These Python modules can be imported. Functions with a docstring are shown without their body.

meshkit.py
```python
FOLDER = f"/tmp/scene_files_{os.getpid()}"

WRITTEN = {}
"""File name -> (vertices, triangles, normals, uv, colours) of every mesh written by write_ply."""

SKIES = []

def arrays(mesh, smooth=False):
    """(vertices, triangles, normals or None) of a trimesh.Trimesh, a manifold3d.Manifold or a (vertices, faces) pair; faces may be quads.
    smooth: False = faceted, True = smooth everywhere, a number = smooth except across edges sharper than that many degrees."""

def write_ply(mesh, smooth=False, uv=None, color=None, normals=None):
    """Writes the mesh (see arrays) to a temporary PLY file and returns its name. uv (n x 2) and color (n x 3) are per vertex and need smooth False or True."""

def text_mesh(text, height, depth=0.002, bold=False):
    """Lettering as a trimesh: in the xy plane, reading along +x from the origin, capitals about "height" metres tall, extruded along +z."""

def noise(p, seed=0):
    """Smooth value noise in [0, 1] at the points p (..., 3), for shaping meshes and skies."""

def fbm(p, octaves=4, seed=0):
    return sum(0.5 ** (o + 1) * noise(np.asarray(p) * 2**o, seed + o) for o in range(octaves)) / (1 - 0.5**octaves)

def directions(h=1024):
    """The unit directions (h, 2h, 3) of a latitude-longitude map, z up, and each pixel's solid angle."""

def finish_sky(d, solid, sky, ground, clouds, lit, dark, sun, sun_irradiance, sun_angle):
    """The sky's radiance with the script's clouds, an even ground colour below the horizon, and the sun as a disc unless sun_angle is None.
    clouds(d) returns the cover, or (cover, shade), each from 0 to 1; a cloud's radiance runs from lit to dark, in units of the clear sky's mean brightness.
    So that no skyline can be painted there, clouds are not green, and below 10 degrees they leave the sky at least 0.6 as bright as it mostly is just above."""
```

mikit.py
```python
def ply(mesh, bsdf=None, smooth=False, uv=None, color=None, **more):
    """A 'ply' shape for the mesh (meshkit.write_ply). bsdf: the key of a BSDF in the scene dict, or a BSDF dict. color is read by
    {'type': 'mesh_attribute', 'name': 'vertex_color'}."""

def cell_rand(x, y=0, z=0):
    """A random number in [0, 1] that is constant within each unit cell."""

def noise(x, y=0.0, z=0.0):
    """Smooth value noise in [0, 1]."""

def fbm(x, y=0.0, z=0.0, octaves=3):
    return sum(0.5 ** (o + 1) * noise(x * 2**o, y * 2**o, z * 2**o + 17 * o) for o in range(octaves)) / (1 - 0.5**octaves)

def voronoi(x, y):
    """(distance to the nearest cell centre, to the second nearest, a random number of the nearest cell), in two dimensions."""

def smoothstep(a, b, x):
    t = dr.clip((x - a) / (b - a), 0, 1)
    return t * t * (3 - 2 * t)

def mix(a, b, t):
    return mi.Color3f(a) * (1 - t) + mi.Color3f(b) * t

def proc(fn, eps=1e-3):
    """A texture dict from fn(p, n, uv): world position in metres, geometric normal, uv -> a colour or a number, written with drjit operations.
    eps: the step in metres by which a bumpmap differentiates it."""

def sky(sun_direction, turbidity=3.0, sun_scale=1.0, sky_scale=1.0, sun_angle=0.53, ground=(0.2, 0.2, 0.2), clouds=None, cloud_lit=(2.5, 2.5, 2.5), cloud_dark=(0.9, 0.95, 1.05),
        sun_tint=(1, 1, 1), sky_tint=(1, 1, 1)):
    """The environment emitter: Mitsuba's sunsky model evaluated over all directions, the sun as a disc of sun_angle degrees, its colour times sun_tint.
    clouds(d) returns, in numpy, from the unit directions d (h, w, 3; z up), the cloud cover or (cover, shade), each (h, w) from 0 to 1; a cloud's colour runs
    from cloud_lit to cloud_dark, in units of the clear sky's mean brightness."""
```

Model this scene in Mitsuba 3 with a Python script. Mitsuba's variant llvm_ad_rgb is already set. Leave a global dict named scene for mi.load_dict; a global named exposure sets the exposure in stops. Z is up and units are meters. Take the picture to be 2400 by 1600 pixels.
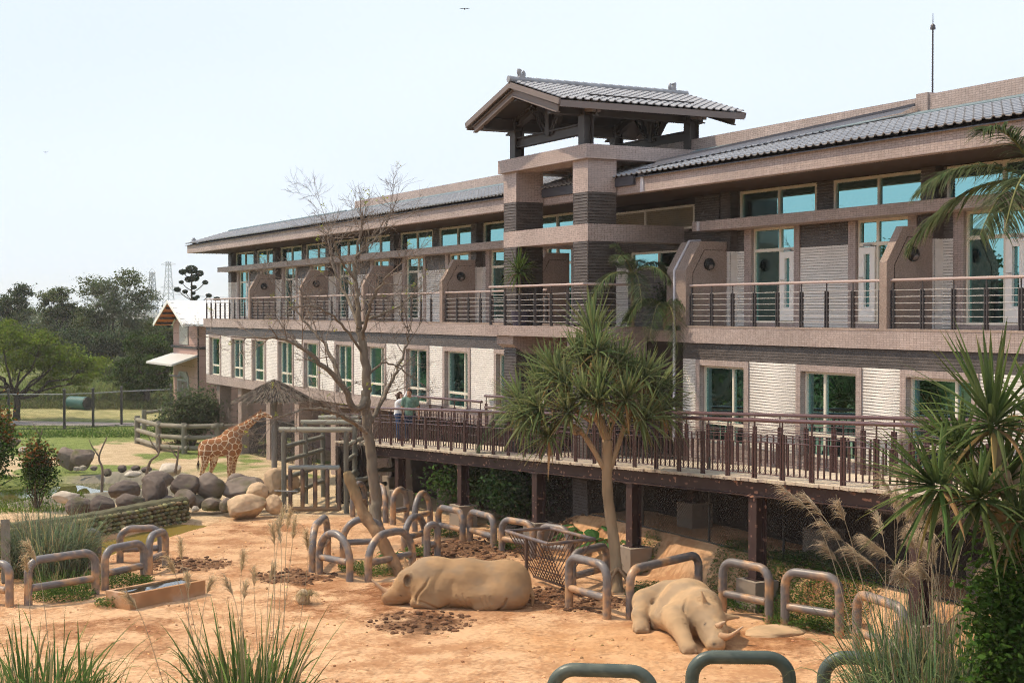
import math, random
import numpy as np, trimesh, manifold3d, shapely.geometry as sg
import mitsuba as mi, drjit as dr, mikit, meshkit
from mikit import noise, fbm, cell_rand, smoothstep, mix, voronoi
T = mi.ScalarTransform4f
PI = math.pi
scene, labels = {}, {}

# ---------------------------------------------------------------- camera, sky, exposure
# world: +X runs along the building front towards the near end, +Y into the building, z up, the yard lies at z = 0
CAM = np.array([0.0, 0.0, 6.2])
FWD = np.array([-0.8863, 0.4632, -math.tan(math.atan(69.4 / 3400))])
scene['camera'] = {'type': 'perspective', 'fov': 38.88, 'fov_axis': 'x', 'near_clip': 0.5, 'far_clip': 6000.0,
                   'to_world': T().look_at(origin=CAM.tolist(), target=(CAM + FWD).tolist(), up=[0, 0, 1])}


def haze_cover(d):
    n = meshkit.fbm(d * np.array([2.0, 2.0, 5.0]), 4, 3)
    return np.clip(0.62 + 0.3 * n, 0, 1), 0.25 * meshkit.fbm(d * 3.0, 3, 8)


scene['sky'] = mikit.sky((-0.87, -1.0, 1.84), turbidity=4.0, sun_scale=1.0, sky_scale=1.0, sun_angle=0.8, ground=(0.22, 0.2, 0.14),
                         clouds=haze_cover, cloud_lit=(3.3, 3.62, 4.05), cloud_dark=(2.8, 3.12, 3.6), sun_tint=(1.0, 0.99, 0.97))
labels['sky'] = {'kind': 'structure'}
exposure = 1.6


# ---------------------------------------------------------------- helpers: names
used = {}


def number(name):
    n = used.get(name, 0)
    used[name] = n + 1
    return name if n == 0 else f'{name}_{n:03d}'


def thing(name, label, cat, group=None):
    k = number(name)
    labels[k] = {'label': label, 'category': cat}
    if group:
        labels[k]['group'] = group
    return k


def shape(mesh, mat, smooth=False, color=None):
    if color is not None:
        smooth = bool(smooth)
    uv = None
    if isinstance(mesh, MB):
        if mesh.joint:                       # u marks the recessed joints of a coursed wall
            uv = np.zeros((mesh.n, 2))
            for start, flags in mesh.joint.items():
                uv[start:start + len(flags), 0] = flags
        mesh = mesh.arrays()
    return mikit.ply(mesh, mat, smooth=smooth, color=color, uv=uv)


def part(parent, name, mesh, mat=None, smooth=False, color=None, label=None, at=None, kind=None):
    k = number(parent + '__' + name)
    d = mesh if isinstance(mesh, dict) else shape(mesh, mat, smooth, color)
    if at is not None:
        d = {**d, 'to_world': at}
    scene[k] = d
    if label or kind:
        labels[k] = {}
        if label:
            labels[k]['label'] = label
        if kind:
            labels[k]['kind'] = kind
    return k


def solo(name, mesh, mat, label, cat, group=None, smooth=False, color=None, kind=None):
    k = thing(name, label, cat, group)
    if kind:
        labels[k]['kind'] = kind
    scene[k] = shape(mesh, mat, smooth, color)
    return k


def setting(name, mesh, mat, smooth=False, color=None, kind='structure', label=None):
    k = number(name)
    scene[k] = shape(mesh, mat, smooth, color)
    labels[k] = {'kind': kind}
    if label:
        labels[k]['label'] = label
    return k


# ---------------------------------------------------------------- helpers: meshes
def nrm(v):
    v = np.asarray(v, float)
    return v / np.maximum(np.linalg.norm(v, axis=-1, keepdims=True), 1e-12)


class MB:
    """Collects pieces of one mesh."""

    def __init__(self):
        self.v, self.f, self.c, self.n, self.joint = [], [], [], 0, {}

    def add(self, v, f, c=None):
        v, f = np.asarray(v, float), np.asarray(f, int)
        if f.shape[1] == 4:
            f = np.vstack([f[:, [0, 1, 2]], f[:, [0, 2, 3]]])
        self.v.append(v)
        self.f.append(f + self.n)
        if c is not None:
            self.c.append(np.broadcast_to(np.asarray(c, float), (len(v), 3)))
        self.n += len(v)
        return self

    def box(self, x0, x1, y0, y1, z0, z1, c=None):
        v = [[x, y, z] for x in (x0, x1) for y in (y0, y1) for z in (z0, z1)]
        f = [[0, 1, 3, 2], [4, 6, 7, 5], [0, 4, 5, 1], [2, 3, 7, 6], [0, 2, 6, 4], [1, 5, 7, 3]]
        return self.add(v, f, c)

    def bar(self, p, q, w, h, up=(0, 0, 1), c=None):
        p, q = np.asarray(p, float), np.asarray(q, float)
        d = nrm(q - p)
        s = np.cross(d, up)
        s = nrm(s) if np.linalg.norm(s) > 1e-6 else np.array([1.0, 0, 0])
        u = np.cross(s, d)
        v = [a + s * i * w / 2 + u * j * h / 2 for a in (p, q) for i in (-1, 1) for j in (-1, 1)]
        f = [[0, 1, 3, 2], [4, 6, 7, 5], [0, 4, 5, 1], [2, 3, 7, 6], [0, 2, 6, 4], [1, 5, 7, 3]]
        return self.add(v, [x[::-1] for x in f], c)

    def tube(self, pts, rad, n=8, cap=True, c=None):
        pts = np.asarray(pts, float)
        rad = np.broadcast_to(np.asarray(rad, float), (len(pts),))
        t = nrm(np.gradient(pts, axis=0))
        a = np.cross(t[0], [0, 0, 1.0])
        if np.linalg.norm(a) < 1e-3:
            a = np.cross(t[0], [1.0, 0, 0])
        a = nrm(a)
        rings = []
        for i in range(len(pts)):
            a = nrm(a - t[i] * (a @ t[i]))
            b = np.cross(t[i], a)
            th = np.arange(n) * 2 * PI / n
            rings.append(pts[i] + rad[i] * (np.cos(th)[:, None] * a + np.sin(th)[:, None] * b))
        v = np.vstack(rings)
        f = []
        for i in range(len(pts) - 1):
            k = np.arange(n)
            f.append(np.stack([i * n + k, i * n + (k + 1) % n, (i + 1) * n + (k + 1) % n, (i + 1) * n + k], 1))
        f = np.vstack(f)
        f = np.vstack([f[:, [0, 1, 2]], f[:, [0, 2, 3]]])
        if cap:
            m = len(v)
            v = np.vstack([v, pts[:1], pts[-1:]])
            k = np.arange(n)
            f = np.vstack([f, np.stack([(k + 1) % n, k, k * 0 + m], 1), np.stack([m - n + k, m - n + (k + 1) % n, k * 0 + m + 1], 1)])
        return self.add(v, f, c)

    def prism(self, poly, axis, a, b, c=None):
        """poly in the two other axes in order (yz for x, xz for y, xy for z), extruded from a to b along the axis."""
        poly = np.asarray(poly, float)
        n = len(poly)
        o = [i for i in range(3) if i != axis]
        v = np.zeros((2 * n, 3))
        v[:n, o] = poly
        v[n:, o] = poly
        v[:n, axis], v[n:, axis] = a, b
        area = 0.5 * np.sum(poly[:, 0] * np.roll(poly[:, 1], -1) - poly[:, 1] * np.roll(poly[:, 0], -1))
        if area * (1 if axis != 1 else -1) < 0:
            v = np.vstack([v[:n][::-1], v[n:][::-1]])
            poly = poly[::-1]
        k = np.arange(n)
        side = np.stack([k, (k + 1) % n, n + (k + 1) % n, n + k], 1)
        try:
            tri = np.asarray(trimesh.creation.triangulate_polygon(sg.Polygon(poly), engine='earcut')[1])
            pv = np.asarray(trimesh.creation.triangulate_polygon(sg.Polygon(poly), engine='earcut')[0])
            idx = np.array([np.argmin(((poly - q) ** 2).sum(1)) for q in pv])
            tri = idx[tri]
        except Exception:
            tri = np.array([[0, i, i + 1] for i in range(1, n - 1)])
        p2 = poly[tri]
        ar = (p2[:, 1, 0] - p2[:, 0, 0]) * (p2[:, 2, 1] - p2[:, 0, 1]) - (p2[:, 1, 1] - p2[:, 0, 1]) * (p2[:, 2, 0] - p2[:, 0, 0])
        s = 1 if np.sum(poly[:, 0] * np.roll(poly[:, 1], -1) - poly[:, 1] * np.roll(poly[:, 0], -1)) > 0 else -1
        tri = np.where((ar * s < 0)[:, None], tri[:, ::-1], tri)
        f = np.vstack([side[:, [0, 1, 2]], side[:, [0, 2, 3]], tri[:, ::-1], tri + n])
        return self.add(v, f, c)

    def mesh(self, m, c=None):
        return self.add(np.asarray(m.vertices), np.asarray(m.faces), c)

    def arrays(self):
        return np.vstack(self.v), np.vstack(self.f)

    def colors(self):
        return np.vstack(self.c)

    def xf(self, m):
        v, f = self.arrays()
        self.v, self.f = [v @ m[:3, :3].T + m[:3, 3]], [f]
        return self


def siding(mb, o, u, n, length, z0, z1, pitch=0.066, lip=0.016, depth=0.13):
    """Horizontal courses with a shadow joint under each: o = the foot's corner, u along the wall, n outwards."""
    o, u, n = (np.asarray(x, float) for x in (o, u, n))
    k = max(1, int(round((z1 - z0) / pitch)))
    h = (z1 - z0) / k
    up = np.array([0, 0, 1.0])
    prof = []
    for i in range(k):
        zb = i * h
        prof += [(-lip * 1.6, zb), (-lip * 1.6, zb + 0.19 * h), (0.0, zb + 0.22 * h), (-0.5 * lip, zb + 0.999 * h)]
    prof.append((-lip * 1.5, k * h))
    p = np.array(prof)
    a = o + p[:, :1] * n + (p[:, 1:] + z0 - o[2]) * up
    b = a + u * length
    v = np.vstack([a, b])
    m = len(p)
    i = np.arange(m - 1)
    mb.joint[mb.n] = np.tile(np.r_[np.tile([1, 1, 0, 0], k), 1], 2)
    mb.add(v, np.stack([i, i + m, i + m + 1, i + 1], 1))
    q0 = o + (z0 - o[2]) * up - n * lip * 1.5
    c = [q0, q0 + u * length, q0 + u * length - n * depth, q0 - n * depth]
    c = c + [x + up * (z1 - z0) for x in c]
    mb.add(c, [[0, 3, 2, 1], [4, 5, 6, 7], [0, 4, 7, 3], [1, 2, 6, 5], [2, 3, 7, 6]])
    return mb


def rot_z(a, loc=(0, 0, 0)):
    c, s = math.cos(a), math.sin(a)
    m = np.eye(4)
    m[:2, :2] = [[c, -s], [s, c]]
    m[:3, 3] = loc
    return m


def frame(loc, z, x=(1, 0, 0)):
    z = nrm(z)
    y = nrm(np.cross(z, x))
    m = np.eye(4)
    m[:3, 0], m[:3, 1], m[:3, 2], m[:3, 3] = np.cross(y, z), y, z, loc
    return m


def TW(m):
    return T(np.asarray(m, float).tolist())


def curve(pts, n=12):
    """Catmull-Rom through the points."""
    p = np.asarray(pts, float)
    p = np.vstack([2 * p[0] - p[1], p, 2 * p[-1] - p[-2]])
    out = []
    for i in range(1, len(p) - 2):
        t = np.linspace(0, 1, n, endpoint=False)[:, None]
        a, b, c, d = p[i - 1], p[i], p[i + 1], p[i + 2]
        out.append(0.5 * (2 * b + (c - a) * t + (2 * a - 5 * b + 4 * c - d) * t**2 + (3 * b - a - 3 * c + d) * t**3))
    return np.vstack(out + [p[-2:-1]])


def strips(base, dirs, L, W, droop, nseg=5, fold=0.0, taper=1.4, rng=None, full=0.15):
    """Many strap leaves at once: (vertices, faces, s along each leaf, which leaf)."""
    base, dirs = np.asarray(base, float), nrm(dirs)
    N = len(base)
    L, W, droop = (np.broadcast_to(np.asarray(x, float), (N,)) for x in (L, W, droop))
    s = np.linspace(0, 1, nseg + 1)
    down = np.array([0, 0, -1.0])
    c = base[:, None] + L[:, None, None] * (dirs[:, None] * (s - 0.18 * droop[:, None] * s**2)[..., None] + down * (droop[:, None] * s**2.2)[..., None])
    t = nrm(np.gradient(c, axis=1))
    ref = np.broadcast_to(down, t.shape)
    side = np.cross(t, ref)
    bad = np.linalg.norm(side, axis=-1, keepdims=True) < 0.05
    side = nrm(np.where(bad, np.array([1.0, 0.3, 0]), side))
    if rng is not None:
        tw = rng.uniform(-0.9, 0.9, N)[:, None, None]
        side = nrm(side + np.cross(t, side) * tw)
    up = np.cross(side, t)
    w = np.minimum(1, (s / max(full, 1e-3)) * 0.6 + 0.4) * (1 - s**taper)
    hw = 0.5 * W[:, None, None] * np.maximum(w, 0.02)[None, :, None]
    if fold:
        rows = np.stack([c - side * hw + up * hw * fold, c, c + side * hw + up * hw * fold], 2)
    else:
        rows = np.stack([c - side * hw, c + side * hw], 2)
    k = rows.shape[2]
    v = rows.reshape(-1, 3)
    i, j, m = np.meshgrid(np.arange(N), np.arange(nseg), np.arange(k - 1), indexing='ij')
    a = ((i * (nseg + 1) + j) * k + m).ravel()
    f = np.stack([a, a + 1, a + k + 1, a + k], 1)
    sv = np.broadcast_to(s[None, :, None], (N, nseg + 1, k)).ravel()
    lv = np.broadcast_to(np.arange(N)[:, None, None], (N, nseg + 1, k)).ravel()
    return v, f, sv, lv


def leaves(pts, size, rng, up_bias=0.5, aspect=0.55, out=None):
    """Small folded leaf quads at the points: (vertices, faces, leaf index)."""
    N = len(pts)
    nv = rng.normal(size=(N, 3))
    nv[:, 2] = np.abs(nv[:, 2]) + up_bias
    if out is not None:
        nv += out
    nv = nrm(nv)
    a = nrm(np.cross(nv, rng.normal(size=(N, 3))))
    b = np.cross(nv, a)
    sz = (np.asarray(size) * rng.uniform(0.6, 1.3, N))[:, None]
    q = np.stack([pts - a * sz * 0.5, pts + b * sz * aspect * 0.5 - nv * sz * 0.08, pts + a * sz * 0.5 - nv * sz * 0.12, pts - b * sz * aspect * 0.5 - nv * sz * 0.08], 1)
    f = np.arange(N)[:, None] * 4 + np.array([[0, 1, 2, 3]])
    return q.reshape(-1, 3), f, np.repeat(np.arange(N), 4)


def tint(base, n, rng, amt=0.25, hue=0.08):
    """n colours around base."""
    k = np.exp(rng.normal(0, amt, n))[:, None]
    h = 1 + rng.normal(0, hue, (n, 3))
    return np.clip(np.asarray(base) * k * h, 0.003, 0.9)


def surface(f, lo, hi, h):
    """Naive surface nets of the field f < 0 on a grid."""
    lo, hi = np.asarray(lo, float), np.asarray(hi, float)
    n = np.ceil((hi - lo) / h).astype(int) + 1
    ax = [lo[i] + h * np.arange(n[i]) for i in range(3)]
    P = np.stack(np.meshgrid(*ax, indexing='ij'), -1)
    d = f(P.reshape(-1, 3)).reshape(n)
    ins = d < 0
    corners = [np.array(c) for c in np.ndindex(2, 2, 2)]
    m = n - 1
    view = lambda a, c: a[c[0]:c[0] + m[0], c[1]:c[1] + m[1], c[2]:c[2] + m[2]]  # noqa: E731
    cnt = sum(view(ins, c).astype(int) for c in corners)
    act = (cnt > 0) & (cnt < 8)
    I = np.argwhere(act)
    idx = -np.ones(m, int)
    idx[tuple(I.T)] = np.arange(len(I))
    s, w = np.zeros((len(I), 3)), np.zeros(len(I))
    for c in corners:
        for k in range(3):
            if c[k] == 0:
                e = c.copy()
                e[k] = 1
                da, db = d[tuple((I + c).T)], d[tuple((I + e).T)]
                cr = (da < 0) != (db < 0)
                t = np.where(cr, da / np.where(cr, da - db, 1), 0)
                p = I + c + t[:, None] * (e - c)
                s[cr] += p[cr]
                w[cr] += 1
    v = lo + h * s / w[:, None]
    faces = []
    for k in range(3):
        a, b = (k + 1) % 3, (k + 2) % 3
        sl0, sl1 = [slice(1, -1)] * 3, [slice(1, -1)] * 3
        sl0[k], sl1[k] = slice(0, -1), slice(1, None)
        A, B = ins[tuple(sl0)], ins[tuple(sl1)]
        E = np.argwhere(A != B)
        flip = A[tuple(E.T)]
        off = np.ones(3, int)
        off[k] = 0
        E = E + off
        q = []
        for da_, db_ in ((0, 0), (-1, 0), (-1, -1), (0, -1)):
            g = E.copy()
            g[:, a] += da_
            g[:, b] += db_
            q.append(idx[tuple(g.T)])
        q = np.stack(q, 1)
        faces.append(np.where(flip[:, None], q, q[:, ::-1]))
    f4 = np.vstack(faces)
    f4 = f4[(f4 >= 0).all(1)]
    return trimesh.Trimesh(v, np.vstack([f4[:, [0, 1, 2]], f4[:, [0, 2, 3]]]), process=False)


def cap_sdf(p, a, b, ra, rb, sy=1.0):
    """Distance to a tapered capsule."""
    a, b = np.asarray(a, float), np.asarray(b, float)
    ab = b - a
    t = np.clip(((p - a) @ ab) / max(ab @ ab, 1e-9), 0, 1)
    q = p - (a + t[:, None] * ab)
    if sy != 1.0:
        q = q * np.array([1, 1 / sy, 1])
    return np.linalg.norm(q, axis=1) - (ra + (rb - ra) * t)


def ell_sdf(p, c, r, m=None):
    q = p - np.asarray(c, float)
    if m is not None:
        q = q @ m
    r = np.asarray(r, float)
    k0 = np.linalg.norm(q / r, axis=1)
    k1 = np.linalg.norm(q / (r * r), axis=1)
    return k0 * (k0 - 1) / np.maximum(k1, 1e-6)


def smin(ds, k):
    r = ds[0]
    for d in ds[1:]:
        h = np.clip(0.5 + 0.5 * (d - r) / k, 0, 1)
        r = d + (r - d) * h - k * h * (1 - h)
    return r


def seg_dist(p, pts):
    r = np.full(len(p), 9.0)
    for a, b in zip(pts[:-1], pts[1:]):
        a, b = np.asarray(a, float), np.asarray(b, float)
        ab = b - a
        t = np.clip(((p - a) @ ab) / (ab @ ab), 0, 1)
        r = np.minimum(r, np.linalg.norm(p - a - t[:, None] * ab, axis=1))
    return r


# ---------------------------------------------------------------- materials
def mat(name, color, rough=0.7, spec=0.3, bump=None, bscale=1.0, metallic=0.0, **more):
    b = {'type': 'principled', 'base_color': color if isinstance(color, dict) else {'type': 'rgb', 'value': list(color)},
         'roughness': rough, 'specular': spec, 'metallic': metallic, **more}
    if bump is not None:
        b = {'type': 'bumpmap', 'arbitrary': bump, 'scale': bscale, 'bsdf': b}
    scene[name] = {'type': 'twosided', 'bsdf': b}
    return name


VC = {'type': 'mesh_attribute', 'name': 'vertex_color'}
mat('m_vc', VC, 0.85, 0.2)
mat('m_vc_gloss', VC, 0.4, 0.45)


def hide_bump(p, n, uv):
    q = fbm(p.x * 9 + 2.5 * noise(p.x * 5, p.y * 5, p.z * 5), p.y * 9, p.z * 22, 3)
    return 0.012 * dr.abs(q - 0.5) + 0.004 * noise(p.x * 55, p.y * 55, p.z * 55)




def bark_bump(p, n, uv):
    q = fbm(p.x * 16, p.y * 16, p.z * 4, 3)
    return 0.03 * dr.abs(q - 0.5) + 0.006 * noise(p.x * 60, p.y * 60, p.z * 25)


mat('m_bark', VC, 0.9, 0.15, bump=mikit.proc(bark_bump, eps=0.006), bscale=1.0)
mat('m_hide', VC, 0.8, 0.25, bump=mikit.proc(hide_bump, eps=0.004), bscale=1.0)
scene['m_leaf'] = {'type': 'principledthin', 'base_color': VC, 'roughness': 0.38, 'diff_trans': 0.7, 'spec_trans': 0.0, 'eta': 1.35}


def wall_uv(p, n):
    along = dr.select(dr.abs(n.y) > dr.abs(n.x), p.x, p.y)
    return along, dr.select(dr.abs(n.z) > 0.7, p.y, p.z)


def tile_color(p, n, uv):
    a, z = wall_uv(p, n)
    ta, tz = a / 0.098, z / 0.048
    r = cell_rand(dr.floor(ta), dr.floor(tz), 3)
    fa, fz = ta - dr.floor(ta), tz - dr.floor(tz)
    joint = dr.maximum(smoothstep(0.90, 0.97, fa), smoothstep(0.82, 0.93, fz))
    stain = fbm(a * 0.9, z * 0.35, 2.0, 3)
    base = mix((0.335, 0.268, 0.243), (0.42, 0.345, 0.318), r)
    base = base * (0.82 + 0.36 * stain)
    return mix(base, (0.10, 0.072, 0.062), joint * 0.75)


def tile_bump(p, n, uv):
    a, z = wall_uv(p, n)
    ta, tz = a / 0.098, z / 0.048
    fa, fz = ta - dr.floor(ta), tz - dr.floor(tz)
    return (1 - dr.maximum(smoothstep(0.88, 0.95, fa), smoothstep(0.80, 0.9, fz))) * 0.003


mat('m_tile', mikit.proc(tile_color), 0.5, 0.35)


def dark_rib(p, n, uv):
    a, z = wall_uv(p, n)
    r = cell_rand(dr.floor(a / 0.24 + 0.5 * dr.floor(z / 0.066)), dr.floor(z / 0.066), 5)
    c = mix((0.060, 0.049, 0.044), (0.090, 0.076, 0.070), r) * (0.8 + 0.4 * fbm(a * 1.3, z * 0.6, 7.0, 2))  # rib tones lowered to deepen the shade on the upper wall
    return mix(c, (0.17, 0.155, 0.14), smoothstep(0.3, 0.7, uv.x))  # paler joint colour stands in for course lips catching the light


def white_rib(p, n, uv):
    a, z = wall_uv(p, n)
    r = cell_rand(dr.floor(a / 0.24 + 0.5 * dr.floor(z / 0.066)), dr.floor(z / 0.066), 5)
    c = mix((0.67, 0.64, 0.595), (0.75, 0.72, 0.675), r) * (0.88 + 0.2 * fbm(a * 1.1, z * 0.3, 3.0, 3))
    return mix(c, (0.34, 0.315, 0.285), smoothstep(0.3, 0.7, uv.x))


mat('m_rib_dark', mikit.proc(dark_rib), 0.5, 0.4)
mat('m_rib_white', mikit.proc(white_rib), 0.6, 0.3)


def aggregate(p, n, uv):
    a, z = wall_uv(p, n)
    s = noise(a * 95, z * 95, p.y * 40)
    st = fbm(a * 1.2, z * 0.5, 1.0, 3)
    return mix((0.17, 0.125, 0.105), (0.42, 0.335, 0.29), s) * (0.75 + 0.5 * st)


mat("m_joint", (0.34, 0.315, 0.285), 0.9)
mat('m_aggregate', mikit.proc(aggregate), 0.85, 0.2)
mat('m_soffit', (0.055, 0.038, 0.032), 0.8)  # albedo lowered to deepen the shade below the eaves
mat('m_frame', (0.64, 0.59, 0.49), 0.5, 0.4)
mat('m_door', (0.78, 0.76, 0.72), 0.4, 0.4)
scene['m_glass'] = {'type': 'twosided', 'bsdf': {'type': 'conductor', 'specular_reflectance': {'type': 'rgb', 'value': [0.25, 0.50, 0.51]}}}


def roof_tile(p, n, uv):
    return mix((0.17, 0.175, 0.19), (0.29, 0.295, 0.31), fbm(p.x * 2.3, p.y * 2.3, p.z * 2.0, 3))


mat('m_rooftile', mikit.proc(roof_tile), 0.3, 0.8)
mat('m_flashing', (0.12, 0.17, 0.19), 0.45, 0.5)
mat('m_leadsheet', (0.055, 0.058, 0.075), 0.5, 0.5)
mat('m_steel_dark', (0.045, 0.038, 0.036), 0.5, 0.45)
mat('m_steel_grey', (0.17, 0.14, 0.13), 0.55, 0.4)
mat('m_rail_dark', (0.055, 0.048, 0.05), 0.4, 0.5)
mat('m_rail_top', (0.42, 0.33, 0.31), 0.35, 0.5)
mat('m_cable', (0.45, 0.43, 0.42), 0.35, 0.5)
mat('m_white_pipe', (0.55, 0.55, 0.6), 0.4)
mat('m_black', (0.02, 0.02, 0.02), 0.5)


def rust_paint(p, n, uv):
    f = fbm(p.x * 3, p.y * 3, p.z * 3, 3)
    spots = smoothstep(0.76, 0.82, noise(p.x * 13, p.y * 13, p.z * 13))
    c = mix((0.036, 0.020, 0.019), (0.060, 0.034, 0.031), f)
    return mix(c, (0.30, 0.15, 0.10), spots * smoothstep(0.42, 0.6, f))


mat('m_brown_steel', mikit.proc(rust_paint), 0.5, 0.4)
mat('m_rail_brown', (0.055, 0.027, 0.028), 0.32, 0.6)
mat('m_rail_brown_top', (0.105, 0.058, 0.062), 0.25, 0.7)
mat('m_concrete', (0.25, 0.21, 0.17), 0.9, 0.2)


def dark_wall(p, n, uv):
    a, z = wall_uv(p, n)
    return mix((0.025, 0.019, 0.017), (0.055, 0.042, 0.036), fbm(a * 1.5, z * 1.5, 0.0, 3))  # darkened so the shade under the walkway and in recesses reads deeper


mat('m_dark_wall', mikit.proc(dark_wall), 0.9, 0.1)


def pink_wall(p, n, uv):
    a, z = wall_uv(p, n)
    fz = z / 0.62 - dr.floor(z / 0.62)
    j = smoothstep(0.955, 0.985, fz)
    return mix(mix((0.36, 0.235, 0.205), (0.44, 0.30, 0.26), fbm(a * 0.8, z * 0.5, 2.0, 3)), (0.14, 0.08, 0.07), j)


mat('m_pink_wall', mikit.proc(pink_wall), 0.8, 0.2)
mat('m_awning', (0.50, 0.50, 0.47), 0.5, 0.3)
mat('m_white_roof', (0.74, 0.74, 0.71), 0.6, 0.3)
mat('m_orange_soffit', (0.42, 0.15, 0.05), 0.7)
mat('m_grey_metal', (0.30, 0.31, 0.31), 0.5, 0.4)


def rock_col(p, n, uv):
    f = fbm(p.x * 1.7, p.y * 1.7, p.z * 1.7, 4)
    s = noise(p.x * 30, p.y * 30, p.z * 30)
    return mix((0.055, 0.045, 0.038), (0.19, 0.155, 0.125), f) * (0.75 + 0.5 * s)


mat('m_pond_concrete', mikit.proc(lambda p, n, uv: mix((0.15, 0.135, 0.105), (0.27, 0.24, 0.19), fbm(p.x * 1.5, p.y * 1.5, p.z, 3))), 0.9, 0.2)
mat('m_water', (0.055, 0.060, 0.014), 0.03, 0.8)
mat('m_water_muddy', (0.20, 0.145, 0.035), 0.06, 0.6)
mat('m_trough_water', (0.012, 0.013, 0.008), 0.02, 0.9)
mat('m_asphalt', (0.20, 0.18, 0.165), 0.9)
# ---------------------------------------------------------------- the ground
# two axes of the yard: v runs from the near bank to the far meadow, u across it
def uv_of(x, y):
    return 0.4632 * x + 0.8863 * y, -0.8863 * x + 0.4632 * y


def xy_of(u, v):
    return 0.4632 * u - 0.8863 * v, 0.8863 * u + 0.4632 * v


def sst(a, b, x):
    t = np.clip((np.asarray(x, float) - a) / (b - a), 0, 1)
    return t * t * (3 - 2 * t)


POND = (-16.6, 53.0, 4.3, 4.6)
STRIP = ((-11.9, 35.6), (-9.6, 43.3))


def pond_e(u, v):
    return np.sqrt(((u - POND[0]) / POND[2])**2 + ((v - POND[1]) / POND[3])**2)


def strip_d(u, v):
    (a, b), (c, d) = STRIP
    t = np.clip(((u - a) * (c - a) + (v - b) * (d - b)) / ((c - a)**2 + (d - b)**2), 0, 1)
    return np.hypot(u - a - t * (c - a), v - b - t * (d - b)) - (1.15 - 0.55 * t)


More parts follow.
